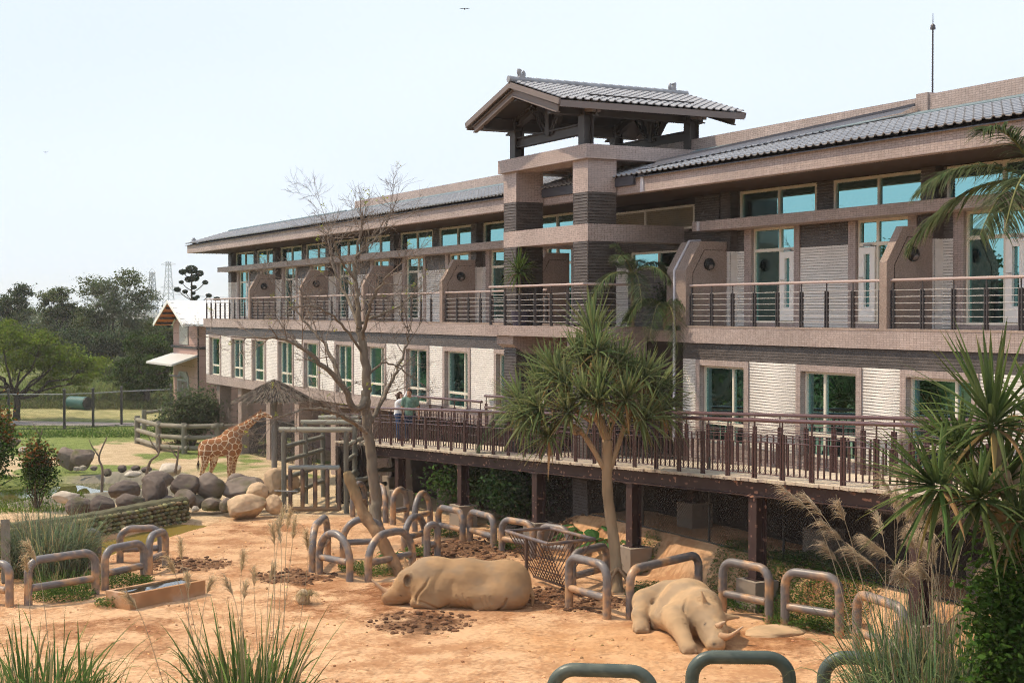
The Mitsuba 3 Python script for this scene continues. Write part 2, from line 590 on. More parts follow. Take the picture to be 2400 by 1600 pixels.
def ground_z(x, y, detail=True):
    x, y = np.asarray(x, float), np.asarray(y, float)
    u, v = uv_of(x, y)
    z = -1.1 * np.clip((v - 38) / 52, 0, 1) - 9.0 * sst(190, 480, v) - 8 * sst(500, 1200, v)
    z = z + 0.95 * sst(18.45, 19.35, y) * sst(-36, -32.5, x) * (v < 60)
    z = z + 0.75 * sst(23.0, 18.2, v) + 1.6 * sst(18.0, 9.0, v)
    hill = sst(-4.0, -30.0, y) * sst(-20.0, -45.0, x) * sst(-36, -46, u)
    z = z + 5.5 * hill
    e = pond_e(u, v)
    z = z - 0.75 * sst(1.06, 0.93, e) + 0.35 * np.exp(-((e - 1.12) / 0.10)**2) * sst(-17.5, -15.0, u)
    z = z - 0.35 * sst(0.15, -0.5, strip_d(u, v))
    if detail:
        p = np.stack([x, y, 0 * x], -1)
        near = sst(75, 45, v)
        z = z + near * (0.10 * (meshkit.fbm(p * 0.35, 3, 1) - 0.5) + 0.05 * (meshkit.fbm(p * 1.6, 3, 2) - 0.5))
        z = z + (1 - near) * 0.25 * (meshkit.fbm(p * 0.08, 3, 4) - 0.5)
        for cx, cy, r, a in MUD:
            d = np.hypot(x - cx, y - cy) / r
            z = z + a * sst(1.2, 0.2, d) * (meshkit.fbm(p * 5.0, 3, 5) - 0.42)
    return z


DAMP = [(*(-28.99, 12.08), 1.9), (*(-26.86, 13.24), 1.7), (*(-29.28, 13.27), 1.6), (*(-27.63, 15.39), 1.3), (*(-28.80, 5.79), 1.0), (*(-28.86, 6.76), 0.9), (*(-26.89, 5.95), 1.0), (*(-29.30, 10.20), 1.0), (*(-22.13, 16.57), 1.2), (*(-21.23, 17.16), 1.1), (*(-40.37, 13.03), 1.3), (*(-31.25, 11.70), 1.2), (*(-30.93, 16.51), 1.4)]
MUD = [(*(-33.83, 17.43), 1.9, 0.22), (*(-34.02, 16.03), 1.3, 0.2), (*(-26.43, 11.75), 1.0, 0.16), (*(-27.74, 15.18), 0.8, 0.18),
       (*(-32.43, 11.19), 0.9, 0.14), (*(-35.16, 9.44), 1.0, 0.12), (*(-26.36, 15.82), 0.9, 0.16)]


def grid_axis(lo, hi, step, far_lo, far_hi, k=1.22):
    a = list(np.arange(lo, hi + 1e-6, step))
    s = step
    while a[0] > far_lo:
        s *= k
        a.insert(0, max(a[0] - s, far_lo))
    s = step
    while a[-1] < far_hi:
        s *= k
        a.append(min(a[-1] + s, far_hi))
    return np.array(a)


gx = grid_axis(-56, -11, 0.14, -2400, 300)
gy = grid_axis(0, 21, 0.14, -900, 2400)
X, Y = np.meshgrid(gx, gy, indexing='ij')
Z = ground_z(X, Y)
nx, ny = len(gx), len(gy)
i, j = np.meshgrid(np.arange(nx - 1), np.arange(ny - 1), indexing='ij')
a = (i * ny + j).ravel()
ground_mesh = (np.stack([X.ravel(), Y.ravel(), Z.ravel()], 1), np.stack([a, a + ny, a + ny + 1, a + 1], 1))


def ground_color(p, n, uv):
    u = 0.4632 * p.x + 0.8863 * p.y
    v = -0.8863 * p.x + 0.4632 * p.y
    f1 = fbm(p.x * 0.22, p.y * 0.22, 0.0, 4)
    f2 = fbm(p.x * 1.9, p.y * 1.9, 3.0, 4)
    f3 = fbm(p.x * 16, p.y * 16, 5.0, 3)
    orange = mix((0.365, 0.195, 0.098), (0.535, 0.34, 0.195), smoothstep(0.32, 0.68, f2 * 0.6 + f3 * 0.4))
    orange = mix(orange, (0.45, 0.235, 0.10), smoothstep(0.48, 0.7, f1) * 0.5)
    pale = mix((0.37, 0.275, 0.165), (0.50, 0.395, 0.255), smoothstep(0.3, 0.7, f2 * 0.5 + f3 * 0.5))
    grass = mix((0.10, 0.135, 0.035), (0.20, 0.235, 0.075), smoothstep(0.3, 0.7, f3 * 0.6 + f2 * 0.4))
    meadow = mix((0.23, 0.22, 0.09), (0.37, 0.33, 0.155), smoothstep(0.3, 0.7, f2))
    far = mix((0.10, 0.125, 0.04), (0.19, 0.20, 0.08), f1)
    c = mix(orange, pale, smoothstep(44, 50, v + f1 * 6))
    patch = smoothstep(0.50, 0.58, fbm(p.x * 0.16, p.y * 0.35, 9.0, 4) + 0.10 * smoothstep(-14, -18, u) - 0.12 * smoothstep(-13, -10, u)) * smoothstep(54, 60, v)
    c = mix(c, grass, patch)
    c = mix(c, grass, smoothstep(79, 83, v + f2 * 4))
    c = mix(c, meadow, smoothstep(97, 101, v + f2 * 3))
    c = mix(c, far, smoothstep(122, 132, v + f2 * 4))
    # the lawn on the rise south of the yard
    c = mix(c, grass * 0.45, smoothstep(-38, -44, u) * smoothstep(2, -4, p.y))
    # the near bank: grass roots and soil
    c = mix(c, mix(orange, (0.16, 0.13, 0.05), 0.6), smoothstep(19.5, 17.5, v + f2))
    mud = 0.0 * p.x
    for cx, cy, r, a in MUD:
        d = dr.sqrt(dr.square(p.x - cx) + dr.square(p.y - cy)) / r
        mud = dr.maximum(mud, smoothstep(1.15, 0.45, d + (f2 - 0.5) * 1.5))
    c = mix(c, mix((0.05, 0.028, 0.016), (0.20, 0.10, 0.05), f3), mud * 0.92)
    for cx, cy, r in DAMP:
        d = dr.sqrt(dr.square(p.x - cx) + dr.square(p.y - cy)) / r
        c = mix(c, c * mi.Color3f(0.66, 0.56, 0.50), smoothstep(1.15, 0.35, d + (f2 - 0.5) * 1.3 + (f3 - 0.5) * 0.5) * 0.8)
    damp = smoothstep(0.60, 0.75, fbm(p.x * 0.7, p.y * 0.7, 21.0, 5)) * smoothstep(44, 40, v)
    c = mix(c, c * mi.Color3f(0.78, 0.70, 0.66), damp * 0.8)
    e = dr.sqrt(dr.square((u - POND[0]) / POND[2]) + dr.square((v - POND[1]) / POND[3]))
    rim = smoothstep(1.34, 1.24, e + (f2 - 0.5) * 0.12) * smoothstep(-19, -17, u)
    c = mix(c, mix((0.17, 0.155, 0.12), (0.27, 0.245, 0.19), f2), rim)
    bank = smoothstep(1.5, 1.3, e + (f2 - 0.5) * 0.2) * smoothstep(-17, -19, u)
    c = mix(c, grass, bank)
    # shaded soil below the walkway stays bare
    return c


def ground_bump(p, n, uv):
    return 0.10 * fbm(p.x * 3.1, p.y * 3.1, 0.0, 3) + 0.05 * fbm(p.x * 13, p.y * 13, 2.0, 3)


mat('m_ground', mikit.proc(ground_color), 0.95, 0.15, bump=mikit.proc(ground_bump, eps=0.01), bscale=1.0)
setting('ground', ground_mesh, 'm_ground', smooth=True)

# water sheets
th = np.linspace(0, 2 * PI, 60, endpoint=False)
pu, pv = POND[0] + POND[2] * 1.03 * np.cos(th), POND[1] + POND[3] * 1.03 * np.sin(th)
px_, py_ = xy_of(pu, pv)
mb = MB()
mb.add(np.vstack([np.stack([px_, py_, 0 * px_ - 0.62], 1), [[*xy_of(POND[0], POND[1]), -0.62]]]), np.array([[k, (k + 1) % 60, 60] for k in range(60)]))
setting('pond_water', mb, 'm_water')
(a0, b0), (a1, b1) = STRIP
ring = []
for t, s in [(q, 1) for q in np.linspace(0, 1, 20)] + [(q, -1) for q in np.linspace(1, 0, 20)]:
    d = nrm([a1 - a0, b1 - b0])
    w = (1.5 - 0.55 * t) * s
    ring.append(xy_of(a0 + t * (a1 - a0) - d[1] * w, b0 + t * (b1 - b0) + d[0] * w))
ring = np.array(ring)
mb = MB()
v_ = np.column_stack([ring, np.full(40, -0.17)])
v_[:, 2] = -0.17
mb.add(np.vstack([v_, [[*ring.mean(0), -0.17]]]), np.array([[(k + 1) % 40, k, 40] for k in range(40)]))
setting('shallow_pool_water', mb, 'm_water_muddy')
# the paved path beyond the fence
mb = MB()
us = np.linspace(-70, -12, 30)
row = []
for u in us:
    for dv in (-1.6, 1.6):
        x, y = xy_of(u, 94.5 + 1.2 * math.sin(u * 0.08) + dv)
        row.append([x, y, float(ground_z(x, y)) + 0.05])
mb.add(row, np.array([[2 * k, 2 * k + 1, 2 * k + 3, 2 * k + 2] for k in range(29)]))
setting('path', mb, 'm_asphalt')

# ---------------------------------------------------------------- the long building
B = thing('long_two_storey_building', 'long two-storey brown-tiled building with balconies and grey tile roof', 'building')
PIL = [-73.5, -66.3, -59.1, -51.9, -44.7, -37.5, -30.1, -22.9, -15.7]   # right edges of the pilasters
X0, X1 = -74.07, -8.0
YW = 22.2
NF = (0, -1, 0)
UX = (1, 0, 0)
Z_FL, Z_CREAM, Z_LEDGE = 5.7, 7.73, 8.27

core = MB()
core.box(X0 + 0.02, X1, YW + 0.14, 31.0, 5.45, 9.24)
core.box(X0 + 0.05, X1, 20.95, 31.0, 2.55, 5.43)
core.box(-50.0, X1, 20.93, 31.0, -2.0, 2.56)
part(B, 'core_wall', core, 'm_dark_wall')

frames_all = []


def window(x0, x1, z0, z1, y, bars=(), trans=(), fw=0.055, name='window', door=None, recess=0.10):
    """A window set back from the wall face y: frame, mullions and panes."""
    k = number(B + '__' + name)
    f = MB()
    yb = y + recess
    for q0, q1, r0, r1 in ((x0, x0 + fw, z0, z1), (x1 - fw, x1, z0, z1), (x0 + fw, x1 - fw, z0, z0 + fw), (x0 + fw, x1 - fw, z1 - fw, z1)):
        f.box(q0, q1, yb - 0.05, yb + 0.03, r0, r1)
    xs = [x0 + fw] + [x0 + (x1 - x0) * b for b in bars] + [x1 - fw]
    zs = [z0 + fw] + list(trans) + [z1 - fw]
    for b in xs[1:-1]:
        f.box(b - 0.035, b + 0.035, yb - 0.046, yb + 0.03, z0 + fw, z1 - fw)
    for t in zs[1:-1]:
        f.box(x0 + fw, x1 - fw, yb - 0.053, yb + 0.03, t - 0.04, t + 0.04)
    scene[k] = shape(f, 'm_frame')
    rng = np.random.default_rng(int(abs(x0 * 100) + z0 * 10))
    for a_, b_ in zip(xs[:-1], xs[1:]):
        for c_, d_ in zip(zs[:-1], zs[1:]):
            p = MB()
            t1, t2 = rng.normal(0, 0.0016, 2)
            yy = lambda x, z: yb + t1 * (x - x0) + t2 * (z - z0) * 0.6  # noqa: E731
            p.add([[a_, yy(a_, c_), c_], [b_, yy(b_, c_), c_], [b_, yy(b_, d_), d_], [a_, yy(a_, d_), d_]], [[0, 1, 2, 3]])
            part(k, 'pane', p, 'm_glass')
    return k


def door_leaf(k, x0, x1, z0, z1, y):
    d = MB()
    w = 0.17
    d.box(x0, x0 + w, y - 0.02, y + 0.05, z0, z1)
    d.box(x1 - w, x1, y - 0.02, y + 0.05, z0, z1)
    d.box(x0 + w, x1 - w, y - 0.02, y + 0.05, z0, z0 + 0.32)
    d.box(x0 + w, x1 - w, y - 0.02, y + 0.05, z1 - 0.16, z1)
    part(k, 'door', d, 'm_door')
    h = MB()
    h.tube([[x0 + 0.08, y - 0.03, z0 + 0.98], [x0 + 0.08, y - 0.08, z0 + 0.98], [x0 + 0.2, y - 0.08, z0 + 0.98]], 0.012, 6)
    h.box(x0 + 0.2, x1 - 0.1, y - 0.07, y - 0.02, z1 + 0.01, z1 + 0.06)
    part(k, 'door_handle', h, 'm_grey_metal')


def panel(o, u, n, length, z0, z1, m, name='siding_panel', **kw):
    return part(B, name, siding(MB(), o, u, n, length, z0, z1, **kw), m)


def clad(x0, x1):
    """The three bands of the upper wall between x0 and x1."""
    panel((x0, YW, Z_FL), UX, NF, x1 - x0, Z_FL, Z_CREAM, 'm_rib_white')
    panel((x0, YW, Z_CREAM), UX, NF, x1 - x0, Z_CREAM, Z_LEDGE, 'm_rib_dark')


def clad_top(x0, x1):
    panel((x0, YW, 8.40), UX, NF, x1 - x0, 8.40, 9.25, 'm_rib_dark')


def trim(x0, x1, z0, z1, y=YW, proud=0.03):
    part(B, 'window_trim', MB().box(x0, x1, y - proud, y + 0.13, z0, z1), 'm_tile')


for b, p in enumerate(PIL[:-1]):
    q = p + 7.2                                  # next pilaster's right edge
    tower = b == 5
    # the pilaster
    pl = p - 0.42 if b else p - 0.55
    for m_, z0, z1 in (('m_rib_white', Z_FL, Z_CREAM), ('m_rib_dark', Z_CREAM, 9.25)):
        pm = siding(MB(), (pl, 21.97, z0), UX, NF, p - pl, z0, z1, depth=0.22)
        siding(pm, (p, 21.985, z0), (0, 1, 0), (1, 0, 0), 0.2, z0, z1, depth=0.1)
        part(B, 'pilaster', pm, m_)
    if tower:
        clad(p, -35.3)
        panel((-35.3, YW, Z_FL), UX, NF, 4.2, Z_FL, 7.36, pitch=0.21, lip=0.02, m='m_rib_dark')
        panel((-35.3, YW, 7.9), UX, NF, 4.2, 7.9, 8.35, m='m_rib_dark')
        panel((-32.0, YW, 8.35), UX, NF, 1.1, 8.35, 9.25, m='m_rib_dark')
        window(-35.2, -31.2, 7.38, 7.88, YW, bars=(0.35, 0.66), fw=0.06)
        mat('m_slat_dark', (0.30, 0.25, 0.17), 0.6)
        lv = MB()
        lk = number(B + '__louvre_vent')
        lv.box(-36.3, -32.0, YW, YW + 0.06, 8.42, 8.48)
        lv.box(-36.3, -32.0, YW, YW + 0.06, 9.0, 9.06)
        for xx in (-36.3, -34.45, -32.06):
            lv.box(xx, xx + 0.06, YW - 0.005, YW + 0.06, 8.42, 9.06)
        scene[lk] = shape(lv, 'm_frame')
        for s_ in range(9):
            sl = MB().bar([-36.2, YW + 0.04, 8.5 + s_ * 0.058], [-32.1, YW + 0.04, 8.5 + s_ * 0.058], 0.012, 0.06, up=(0, -0.8, 0.6))
            part(lk, 'slat', sl, 'm_slat_dark')
        clad(-31.1, -30.55)
        continue
    # from the pilaster: wall, trim, glazed door unit, trim, wall, trim, glazed door unit, trim, wall
    A0, A1, C0, C1 = p + 0.62, p + 2.30, p + 4.50, p + 6.18
    clad(p, p + 0.33)
    trim(p + 0.33, A0, Z_FL, Z_LEDGE)
    trim(A1, A1 + 0.2, Z_FL, Z_LEDGE)
    clad(A1 + 0.2, C0 - 0.25)
    trim(C0 - 0.25, C0, Z_FL, Z_LEDGE)
    trim(C1, C1 + 0.27, Z_FL, Z_LEDGE)
    clad(C1 + 0.27, q - 0.42)
    trim(A0, A1, Z_FL, 5.93)
    trim(C0, C1, Z_FL, 5.93)
    kA = window(A0, A1, 5.93, Z_LEDGE, YW, bars=(0.62,), trans=(7.72,), name='balcony_door')
    door_leaf(kA, A0 + 0.62 * 1.68 + 0.05, A1 - 0.06, 5.99, 7.66, YW + 0.04)
    kC = window(C0, C1, 5.93, Z_LEDGE, YW, bars=(0.38,), trans=(7.72,), name='balcony_door')
    door_leaf(kC, C0 + 0.06, C0 + 0.38 * 1.68 - 0.05, 5.99, 7.66, YW + 0.04)
    # clerestory
    clad_top(p, p + 0.1)
    window(p + 0.1, p + 3.1, 8.40, 9.24, YW, bars=(0.52,), fw=0.07, name='clerestory_window', recess=0.06)
    clad_top(p + 3.1, p + 3.7)
    window(p + 3.7, p + 6.6, 8.40, 9.24, YW, bars=(0.52,), fw=0.07, name='clerestory_window', recess=0.06)
    clad_top(p + 6.6, q - 0.42)
# the end wall seen past the corner
panel((X0, 31, Z_FL), (0, -1, 0), (-1, 0, 0), 9.0, Z_FL, Z_CREAM, m='m_rib_white')
panel((X0, 31, Z_CREAM), (0, -1, 0), (-1, 0, 0), 9.0, Z_CREAM, 9.25, m='m_rib_dark')

# ledge, eaves, soffit, parapet
lg = MB()
lg.box(-74.4, -38.1, 21.5, YW + 0.05, 8.27, 8.51)
lg.box(-31.1, X1, 21.5, YW + 0.05, 8.27, 8.51)
part(B, 'ledge', lg, 'm_tile')
ev = MB().box(-75.1, X1, 20.1, 20.35, 9.25, 9.66)
ev.box(-75.1, -74.85, 20.353, 31, 9.25, 9.66)
part(B, 'fascia', ev, 'm_tile')
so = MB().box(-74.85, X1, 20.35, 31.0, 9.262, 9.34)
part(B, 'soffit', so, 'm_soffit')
gut = MB().box(-37.0, -31.6, 20.02, 20.097, 9.46, 9.70)
part(B, 'gutter', gut, 'm_leadsheet', label='dark metal gutter behind the tower')
pp = MB().box(-58.0, -24.25, 22.75, 23.0, 9.9, 10.90)
pp.box(-24.25, -23.9, 22.70, 23.05, 9.9, 10.98)
pp.box(-23.9, X1, 22.75, 23.0, 9.9, 10.94)
part(B, 'parapet', pp, 'm_tile')
jt = MB().box(-31.33, -31.2, 20.06, 20.1, 9.25, 9.63).box(-30.85, -30.75, 21.47, 21.5, 8.27, 8.51)
part(B, 'joint_cover', jt, 'm_white_pipe', label='pale metal cover over the expansion joint')

# roof slope: pantiles
EY, EZ, RY, RZ = 19.98, 9.69, 22.35, 10.42
SL = math.hypot(RY - EY, RZ - EZ)
sd = np.array([0, RY - EY, RZ - EZ]) / SL
sn = np.array([0, -(RZ - EZ), RY - EY]) / SL


def pantile(w=0.24, L=0.285, th=0.02):
    """One roof tile: x across, y up the slope, z off the slope; a shallow trough with a roll at its right edge."""
    prof = np.array([[0, 0.012], [0.04, 0.004], [0.09, 0.0], [0.145, 0.006], [0.165, 0.035], [0.20, 0.052], [0.235, 0.035], [0.243, 0.012]])
    prof[:, 0] *= w / 0.24
    n = len(prof)
    top0 = np.column_stack([prof[:, 0], np.zeros(n), prof[:, 1] + th + 0.012])
    top1 = np.column_stack([prof[:, 0], np.full(n, L), prof[:, 1] + 0.002])
    bot0 = np.column_stack([prof[:, 0], np.zeros(n), prof[:, 1] + 0.010])
    v = np.vstack([top0, top1, bot0])
    k = np.arange(n - 1)
    return v, np.vstack([np.stack([k, k + 1, k + n + 1, k + n], 1), np.stack([k + 2 * n, k + 2 * n + 1, k + 1, k], 1)])


ROOF = part(B, 'roof', MB().prism([[EY + 0.02, EZ - 0.05], [RY + 0.3, RZ - 0.04], [RY + 0.3, RZ - 0.2], [20.4, 9.4], [20.12, 9.662], [EY + 0.02, EZ - 0.07]], 0, -75.2, X1), 'm_leadsheet')
tv, tf = pantile()
tile_d = shape((tv, tf), 'm_rooftile', smooth=40)
rows = int(SL / 0.255)
many = MB()
rngt = np.random.default_rng(4)
nt = 0
for c in range(int((X1 + 75.15) / 0.24)):
    xx = X1 - 0.25 - 0.24 * c
    for r in range(rows):
        m = np.eye(4)
        m[:3, 0], m[:3, 1], m[:3, 2] = [1, 0, 0], sd, sn
        m[:3, 3] = np.array([xx, EY, EZ]) + sd * (0.255 * r - 0.02) + sn * (0.005 + rngt.uniform(0, 0.004))
        if -25.6 < xx < -17.0 and nt < 300:
            part(ROOF, 'tile', tile_d, at=TW(m))
            nt += 1
        else:
            many.add(tv @ m[:3, :3].T + m[:3, 3], tf)
part(ROOF, 'tile_field', many, 'm_rooftile', smooth=40, kind='stuff')
fl = MB().prism([[RY - 0.05, RZ + 0.02], [22.75, RZ + 0.03], [22.75, RZ + 0.17], [22.70, RZ + 0.17], [RY - 0.05, RZ + 0.05]], 0, -58.0, X1)
fl.tube([[-75.1, RY, RZ + 0.05], [-58.0, RY, RZ + 0.05]], 0.06, 8)
part(ROOF, 'flashing', fl, 'm_flashing')
# the sheet-metal valley that climbs over the tiles from the joint
dg = MB()
a_, b_ = np.array([-31.2, EY + 0.15, EZ + 0.10]), np.array([-24.2, RY - 0.1, RZ + 0.08])
w_ = sd * 0.42
dg.add([a_ + sn * 0.06, b_ + sn * 0.04, b_ + w_ + sn * 0.10, a_ + w_ + sn * 0.12], [[0, 1, 2, 3]])
dg.bar(a_ + w_ + sn * 0.13, b_ + w_ + sn * 0.12, 0.05, 0.05)
dg.box(-31.42, -31.15, 20.05, 20.6, 9.662, 9.84)
part(ROOF, 'valley_sheet', dg, 'm_leadsheet')
og = MB().box(-75.0, -74.8, 20.3, 20.5, 9.75, 9.98)
og.tube([[-74.9, 20.4, 9.95], [-74.9, 20.4, 10.05]], 0.07, 8)
part(ROOF, 'eave_ornament', og, 'm_rooftile')

# balcony slab, its granite lip, partitions
sl = MB().box(-74.23, -36.9, 20.7, YW + 0.1, 5.43, 5.80)
sl.box(-36.9, -30.42, 20.95, YW + 0.1, 5.43, 5.72)
sl.box(-30.42, X1, 20.7, YW + 0.1, 5.43, 5.80)
part(B, 'balcony_slab', sl, 'm_tile')
lp = MB().box(-74.24, -36.9, 20.69, 20.95, 5.802, 5.85)
lp.box(-30.43, X1, 20.69, 20.95, 5.802, 5.85)
part(B, 'balcony_coping', lp, 'm_aggregate', label='pale granite coping along the balcony edge')


def partition(x0, x1):
    o = [[20.72, 5.85], [21.972, 5.85], [21.972, 7.98], [21.17, 7.98], [20.72, 7.23]]
    k = part(B, 'balcony_partition', MB().prism(o, 0, x0, x1), 'm_aggregate', label=None)
    # an incised line follows the edge on the side face
    g = MB()
    for (ya, za), (yb_, zb) in (((20.93, 5.86), (20.93, 7.17)), ((20.93, 7.17), (21.28, 7.76)), ((21.28, 7.76), (21.96, 7.76))):
        g.bar([x1 + 0.001, ya, za], [x1 + 0.001, yb_, zb], 0.012, 0.012)
    part(k, 'incised_line', g, 'm_dark_wall')
    return k


for p in PIL[1:5] + PIL[7:]:
    kk = partition(p - 0.28, p - 0.06)
partition(-38.5, -38.28)
kw = partition(-31.1, -30.24)
dp = MB().tube([[-30.72, 20.70, 2.9], [-30.72, 20.70, 7.24], [-30.72, 21.16, 8.0], [-30.72, 21.5, 8.02]], 0.035, 8)
part(B, 'drain_pipe', dp, 'm_white_pipe')
for n_, (lx, nm) in enumerate([(-30.24 + 0.001, 'on the wide partition right of the tower'), (-22.96, 'on the partition behind the palm fronds'), (-15.76, ''), (-66.36, 'on the partition nearest the far corner'),
                               (-59.16, 'on the second partition from the far corner'), (-51.96, 'on the third partition from the far corner'), (-44.76, 'on the partition nearest the left of the tower')]):
    if not nm:
        continue
    k = thing('wall_lamp', 'round black bulkhead lamp ' + nm, 'lamp', 'bulkhead lamps on the balcony partitions')
    c = np.array([lx, 21.42, 7.40])
    m = MB()
    m.tube([c, c + [0.02, 0, 0], c + [0.05, 0, 0]], [0.155, 0.155, 0.15], 20)
    th_ = np.linspace(0, PI / 2, 6)
    m.tube([c + [0.05 + 0.09 * math.sin(t), 0, 0.0] for t in th_], [0.125 * max(math.cos(t), 0.05) for t in th_], 20)
    part(k, 'lamp_body', m, 'm_black', smooth=40)
    h = MB().tube([c + [0.05 + 0.10 * math.sin(t), 0, -0.045] for t in th_], [0.085 * max(math.cos(t), 0.05) for t in th_], 16)
    part(k, 'lamp_glass', h, 'm_steel_grey', smooth=40)

# lower storey
YL = 20.78
WIN = [(-73.43, -71.30, .7), (-69.57, -67.38, .45), (-66.22, -64.09, .66), (-62.42, -60.24, .42), (-59.01, -56.96, .68), (-55.2, -53.13, .4), (-51.89, -49.85, .68),
       (-48.11, -45.97, .4), (-44.83, -42.69, .72), (-40.96, -39.1, .6), (-29.85, -27.70, .66), (-25.94, -23.76, .36), (-22.59, -20.45, .7), (-19.1, -16.95, .4), (-15.4, -13.2, .6)]
panel((X0, YL, 5.02), UX, NF, 36.3, 5.02, 5.43, m='m_rib_dark')
panel((-30.45, YL, 5.02), UX, NF, X1 + 30.45, 5.02, 5.43, m='m_rib_dark')
prev = X0
course_d = {}
cn = 0
for n_, (a_, b_, mpos) in enumerate(WIN + [(X1, None, None)]):
    if n_ == 10:
        panel((prev, YL, 2.98), UX, NF, -37.75 - prev, 2.98, 5.02, m='m_rib_white')
        prev = -30.45
    if a_ > -31:
        # the near wall: every course is a piece of its own
        wk = number(B + '__siding_panel')
        scene[wk] = shape(MB().box(prev, a_, YL + 0.018, YL + 0.14, 2.98, 5.02), 'm_joint')
        h = (5.02 - 2.98) / 31
        for c in range(31):
            z0 = 2.98 + c * h
            L_ = a_ - prev
            key = round(L_, 3)
            if key not in course_d:
                m = MB().prism([[0.0, 0.22 * h], [0.012, 0.19 * h], [0.025, 0.19 * h], [0.025, h], [0.008, h]], 0, 0, L_)
                course_d[key] = shape(m, 'm_rib_white')
            if cn < 290:
                part(wk, 'course', course_d[key], at=T().translate([prev, YL, z0]))
                cn += 1
            else:
                panel((prev, YL, 2.98), UX, NF, L_, 2.98, 5.02, m='m_rib_white')
                break
    elif a_ > prev:
        panel((prev, YL, 2.98), UX, NF, a_ - prev, 2.98, 5.02, m='m_rib_white')
    if b_ is None:
        break
    tw = 0.17
    part(B, 'window_trim', MB().prism([[a_, 2.98], [a_, 5.02], [b_, 5.02], [b_, 2.98], [b_ - tw, 2.98], [b_ - tw, 4.88], [a_ + tw, 4.88], [a_ + tw, 2.98]], 1, YL - 0.03, YL + 0.13), 'm_tile')
    window(a_ + tw, b_ - tw, 2.985, 4.88, YL, bars=(mpos,), trans=(3.48,), fw=0.06, recess=0.16, name='lower_window')
    prev = b_
bs = MB().box(X0, -37.75, 20.80, 21.1, 2.53, 2.98)
bs.box(-30.45, X1, 20.80, 21.1, 2.0, 2.98)
part(B, 'base_band', bs, 'm_tile')
for xx in (-72.6, -68.9, -64.5, -60.5, -56.0, -52.0):
    part(B, 'undercroft_column', MB().box(xx - 0.28, xx + 0.28, 21.0, 21.6, -2.2, 2.53), 'm_aggregate')
part(B, 'undercroft_wall', MB().box(X0 + 0.4, -50.0, 25.5, 26, -2.5, 2.53), 'm_pink_wall')
# railed grille of the undercroft
gr = MB()
for q in range(60):
    xx = -68.2 + q * 0.16
    gr.tube([[xx, 21.25, -1.0], [xx, 21.25, 1.2]], 0.018, 5)
gr.bar([-68.2, 21.25, 1.2], [-58.6, 21.25, 1.2], 0.05, 0.05)
part(B, 'undercroft_grille', gr, 'm_rail_dark')

# ---------------------------------------------------------------- balcony railings
post_d = shape(MB().box(-0.045, -0.02, -0.03, 0.03, 0.0, 0.80).box(0.02, 0.045, -0.03, 0.03, 0.0, 0.80).tube([[0, 0, 0.72], [0, 0, 0.99]], 0.016, 6), 'm_rail_dark')


def balcony_rail(key_label, x0, x1, y, z, h=1.0, step=0.87, ends=()):
    k = thing('balcony_railing', key_label, 'railing', 'balcony railings of the long building')
    n = max(1, int(round((x1 - x0) / step)))
    for q in range(n + 1):
        part(k, 'post', post_d, at=T().translate([x0 + 0.06 + (x1 - x0 - 0.12) * q / n, y, z]).scale([1, 1, h]))
    part(k, 'top_rail', MB().tube([[x0, y, z + h], [x1, y, z + h]], 0.032, 10), 'm_rail_top', smooth=60)
    for q in range(6):
        part(k, 'cable', MB().tube([[x0, y, z + 0.12 + 0.135 * q], [x1, y, z + 0.12 + 0.135 * q]], 0.0075, 5), 'm_cable')
    for e in ends:
        m = MB().tube([[e, y, z + h], [e, YW - 0.05, z + h]], 0.032, 10)
        for q in range(6):
            m.tube([[e, y, z + 0.12 + 0.135 * q], [e, YW, z + 0.12 + 0.135 * q]], 0.0075, 5)
        part(k, 'end_rail', m, 'm_rail_top', smooth=60)
    return k


segs = [(-74.1, -66.6, 'end of the balcony by the white-roofed shed'), (-66.35, -59.4, 'balcony between the first and second partitions from the far end'), (-59.15, -52.2, 'balcony between the second and third partitions from the far end'),
        (-51.95, -45.0, 'balcony between the third and fourth partitions from the far end'), (-44.75, -37.6, 'balcony just left of the tower'), (-30.2, -23.2, 'balcony just right of the tower'), (-22.95, -16.0, 'balcony at the right edge behind the palm')]
for a_, b_, nm in segs:
    balcony_rail('cable railing on the ' + nm, a_, b_, 20.83, 5.85, ends=(-74.1,) if a_ < -74 else ())

# ---------------------------------------------------------------- the tower with its pavilion roof
W = thing('tower_pavilion', 'square tiled tower with an open steel frame and small gabled tile roof', 'tower')
TX0, TX1, TY0 = -37.26, -32.49, 19.2
pt, pr = MB(), MB()
for xa, xb in ((TX0, TX0 + 0.78), (TX1 - 0.78, TX1)):
    for ya, yb_ in ((TY0, TY0 + 0.87), (22.6, 23.4)):
        k = part(W, 'pillar', MB().box(xa + 0.02, xb - 0.02, ya + 0.02, yb_ - 0.02, -1.0, 10.17), 'm_dark_wall')
        c = MB().box(xa, xb, ya, yb_, 9.32, 10.168)
        part(k, 'tile_band', c, 'm_tile')
        r = MB()
        for z0, z1 in ((5.85, 8.04), (8.49, 9.32)):
            siding(r, (xa, ya, z0), UX, NF, xb - xa, z0, z1, pitch=0.082, lip=0.018, depth=0.015)
            siding(r, (xb, ya, z0), (0, 1, 0), (1, 0, 0), yb_ - ya, z0, z1, pitch=0.082, lip=0.018, depth=0.015)
            siding(r, (xa, yb_, z0), (0, -1, 0), (-1, 0, 0), yb_ - ya, z0, z1, pitch=0.082, lip=0.018, depth=0.015)
        siding(r, (xa, ya, -0.5), UX, NF, xb - xa, -0.5, 5.5, pitch=0.082, lip=0.018, depth=0.015)
        siding(r, (xb, ya, -0.5), (0, 1, 0), (1, 0, 0), yb_ - ya, -0.5, 5.5, pitch=0.082, lip=0.018, depth=0.015)
        part(k, 'rib_facing', r, 'm_rib_dark')
